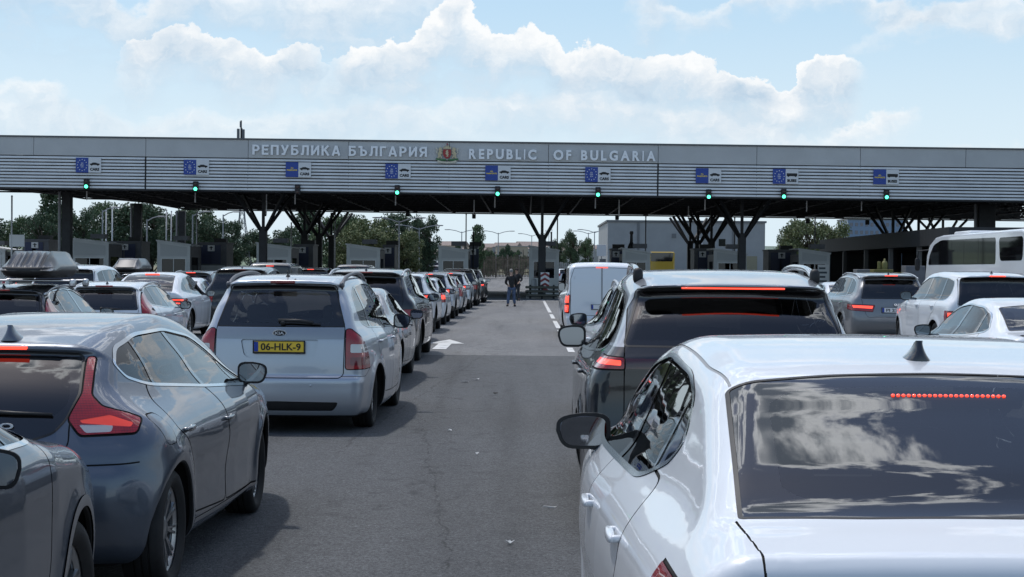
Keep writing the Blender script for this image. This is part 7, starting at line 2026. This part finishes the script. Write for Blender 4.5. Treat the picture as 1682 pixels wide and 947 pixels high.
def person(label, X, D, face, h, hips, arms, legs, top_m, leg_m, hair_m, head_tilt=(0, 0), z=0.):
    """faces +y in its own frame; arms and legs are joint lists (right side positive x)"""
    r = thing('person', label, 'person', (X, D, z), face); k = h/1.75
    hx = hips
    V = [(hx, 0, .95), (hx*.6, .0, 1.12), (0, .01, 1.32), (0, 0, 1.46), (0, .0, 1.53), (head_tilt[0]*.5, .02+head_tilt[1]*.5, 1.60), (head_tilt[0], .03+head_tilt[1], 1.69)]
    R = [(.15, .11), (.135, .10), (.165, .11), (.07, .065), (.052, .055), (.072, .085), (.075, .09)]
    E = [(i, i+1) for i in range(6)]
    def add(p, rad, par): V.append(p); R.append(rad); E.append((par, len(V)-1)); return len(V)-1
    for s, (sh, el, wr) in zip((-1, 1), arms):
        a = add(sh, .068, 2); b = add(el, .047, a); c = add(wr, .030, b)
        d = np.array(wr)-np.array(el); d = d/np.linalg.norm(d); side = np.cross(d, (0, 1., 0)); side /= np.linalg.norm(side)+1e-9
        pc = np.array(wr)+d*.06; p = add(tuple(pc), (.034, .020), c)
        for q_, ln in zip((-.030, -.010, .010, .030), (.065, .078, .075, .058)):
            f1 = pc+d*.045+side*q_; i1 = add(tuple(f1), .0095, p); f2 = f1+d*ln*.5+np.array((0, .012, 0)); i2 = add(tuple(f2), .0088, i1); add(tuple(f2+d*ln*.4+np.array((0, .022, 0))), .0075, i2)
        t1 = np.array(wr)+d*.03-side*.04*s+np.array((0, .015, 0)); i1 = add(tuple(t1), .011, c); add(tuple(t1+d*.04+np.array((0, .02, 0))), .009, i1)
    LJ = []
    for s, (kn, an) in zip((-1, 1), legs):
        a = add((hx+s*.095, 0, .88), .095, 0); b = add(kn, .062, a); c = add(an, .042, b); e = add((an[0]+s*.02, an[1]+.13, .035), (.042, .03), c); LJ.append((a, b, c, e))
    V = [tuple(np.array(v)*k) for v in V]; R = [tuple(np.array(x if isinstance(x, tuple) else (x, x))*k) for x in R]
    skin_mesh('body', V, E, R, M_SKIN, r, 0)
    # jacket
    jV = [(hx, 0, .86), (hx*.8, 0, 1.0), (0, .0, 1.2), (0, .01, 1.36), (0, 0, 1.475)]; jR = [(.185, .14), (.175, .135), (.185, .135), (.20, .13), (.085, .08)]; jE = [(0, 1), (1, 2), (2, 3), (3, 4)]
    for s, (sh, el, wr) in zip((-1, 1), arms):
        jV += [sh, el, tuple(np.array(el)+(np.array(wr)-np.array(el))*.92)]; n = len(jV); jR += [.092, .066, .046]; jE += [(3, n-3), (n-3, n-2), (n-2, n-1)]
    jV = [tuple(np.array(v)*k) for v in jV]; jR = [tuple(np.array(x if isinstance(x, tuple) else (x, x))*k) for x in jR]
    skin_mesh('jacket', jV, jE, jR, top_m, r, 0)
    tV = [(hx, 0, .96)]; tR = [(.16, .125)]; tE = []
    for s, (kn, an) in zip((-1, 1), legs):
        tV += [(hx+s*.10, 0, .86), kn, (an[0], an[1], an[2]+.015)]; n = len(tV); tR += [.112, .082, .068]; tE += [(0, n-3), (n-3, n-2), (n-2, n-1)]
    skin_mesh('trousers', [tuple(np.array(v)*k) for v in tV], tE, [tuple(np.array(x if isinstance(x, tuple) else (x, x))*k) for x in tR], leg_m, r, 0)
    for s, (kn, an) in zip((-1, 1), legs):
        b = MB(); b.sup(tuple(np.array((an[0]+s*.01, an[1]+.06, .045))*k), (.105*k, .28*k, .095*k), .6, 16, 10, None); b.build('shoe', M_SHOE, r, True)
    hc = np.array((head_tilt[0], .03+head_tilt[1], 1.69))*k
    def cap(V): V = V.copy(); V[:, 2] = np.maximum(V[:, 2], -.02-.07*(V[:, 1] < .02)); V[:, 1] = np.minimum(V[:, 1], .075); return V
    b = MB(); b.sup(tuple(hc+np.array((0, -.012, .03))), (.185*k, .225*k, .215*k), .95, 20, 14, cap); b.build('hair', hair_m, r, True)
    f = MB()
    for s in (-1, 1):
        f.sup(tuple(hc+np.array((s*.03, .083, .0))), (.026, .014, .016), 1, 8, 6); f.sup(tuple(hc+np.array((s*.082, -.01, -.01))), (.02, .04, .06), 1, 8, 6)
    f.sup(tuple(hc+np.array((0, .098, -.03))), (.026, .035, .045), 1, 8, 6); f.sup(tuple(hc+np.array((0, .085, -.065))), (.05, .014, .014), 1, 8, 6); f.build('face', M_SKIN, r, True)
    return r
person('person in a black jacket and blue jeans standing with feet apart in the open lane', X_at(840, 74.5), 74.5, .15, 1.70, .02,
       [((-.19, .0, 1.42), (-.27, .06, 1.15), (-.16, .24, 1.05)), ((.19, .0, 1.42), (.27, .05, 1.15), (.19, .23, 1.02))], [((-.13, .03, .50), (-.165, -.02, .09)), ((.135, .04, .50), (.175, .0, .09))], M_JACK, M_JEAN, M_HAIRG, (.0, .06))
person('person in dark clothes with one elbow out, just beyond the person in jeans', X_at(849, 88), 88.2, 2.6, 1.76, 0,
       [((-.19, .0, 1.42), (-.36, .02, 1.20), (-.30, .20, 1.05)), ((.19, .0, 1.42), (.26, .03, 1.14), (.24, .12, .90))], [((-.11, .03, .50), (-.12, -.02, .09)), ((.11, .04, .50), (.13, .03, .09))], M_JACK, M_TROU, M_HAIR)
person('person in dark clothes far off right of the central booth', X_at(929, 112), 112, .4, 1.75, 0,
       [((-.19, .0, 1.42), (-.25, .0, 1.15), (-.24, .10, .90)), ((.19, .0, 1.42), (.25, .0, 1.15), (.24, .1, .90))], [((-.1, .03, .50), (-.11, -.02, .09)), ((.1, .04, .50), (.11, .03, .09))], M_JACK, M_TROU, M_HAIR)

# ------------------------------------------------------------------ litter on the road
def scrap(px, py, w, d, label, m, seed):
    r = np.random.default_rng(seed); D = CAM_H*F_PX/(py-(VPY+ROLL*(px-VPX)))
    n = 9; V = [(w/3*math.cos(a)*r.uniform(.5, 1.1), d/3*math.sin(a)*r.uniform(.7, 1.1), .018+r.uniform(0, .02)) for a in np.linspace(0, 6.28, n, False)]
    b = MB(); b.addraw(V+[(v[0], v[1], v[2]-.004) for v in V], [tuple(range(n)), tuple(range(2*n-1, n-1, -1))]+[(i, (i+1) % n, (i+1) % n+n, i+n) for i in range(n)])
    o = b.build('litter', m); o.location = (X_at(px, D), D, .0); tag(o, label, 'litter', 'litter on the open lane')
M_PAPER = mat('paper', (.62, .62, .60), .7)
scrap(764, 629, .22, .16, 'flat white paper scrap, left one of a pair in mid lane', M_PAPER, 1)
scrap(784, 625, .20, .14, 'white paper scrap, right one of a pair in mid lane', M_PAPER, 2)
scrap(816, 648, .12, .14, 'small dark litter lump right of the paper scraps', M_RUB, 3)
scrap(840, 897, .09, .05, 'tiny pale scrap nearest the camera in mid lane', M_PAPER, 4)
scrap(906, 838, .16, .02, 'thin pale twig on the asphalt beside the black SUV', M_PAPER, 5)
scrap(741, 710, .07, .06, 'tiny pale scrap left of centre on the asphalt', M_PAPER, 6)
scrap(786, 749, .06, .05, 'tiny pale scrap above the long crack', M_PAPER, 7)
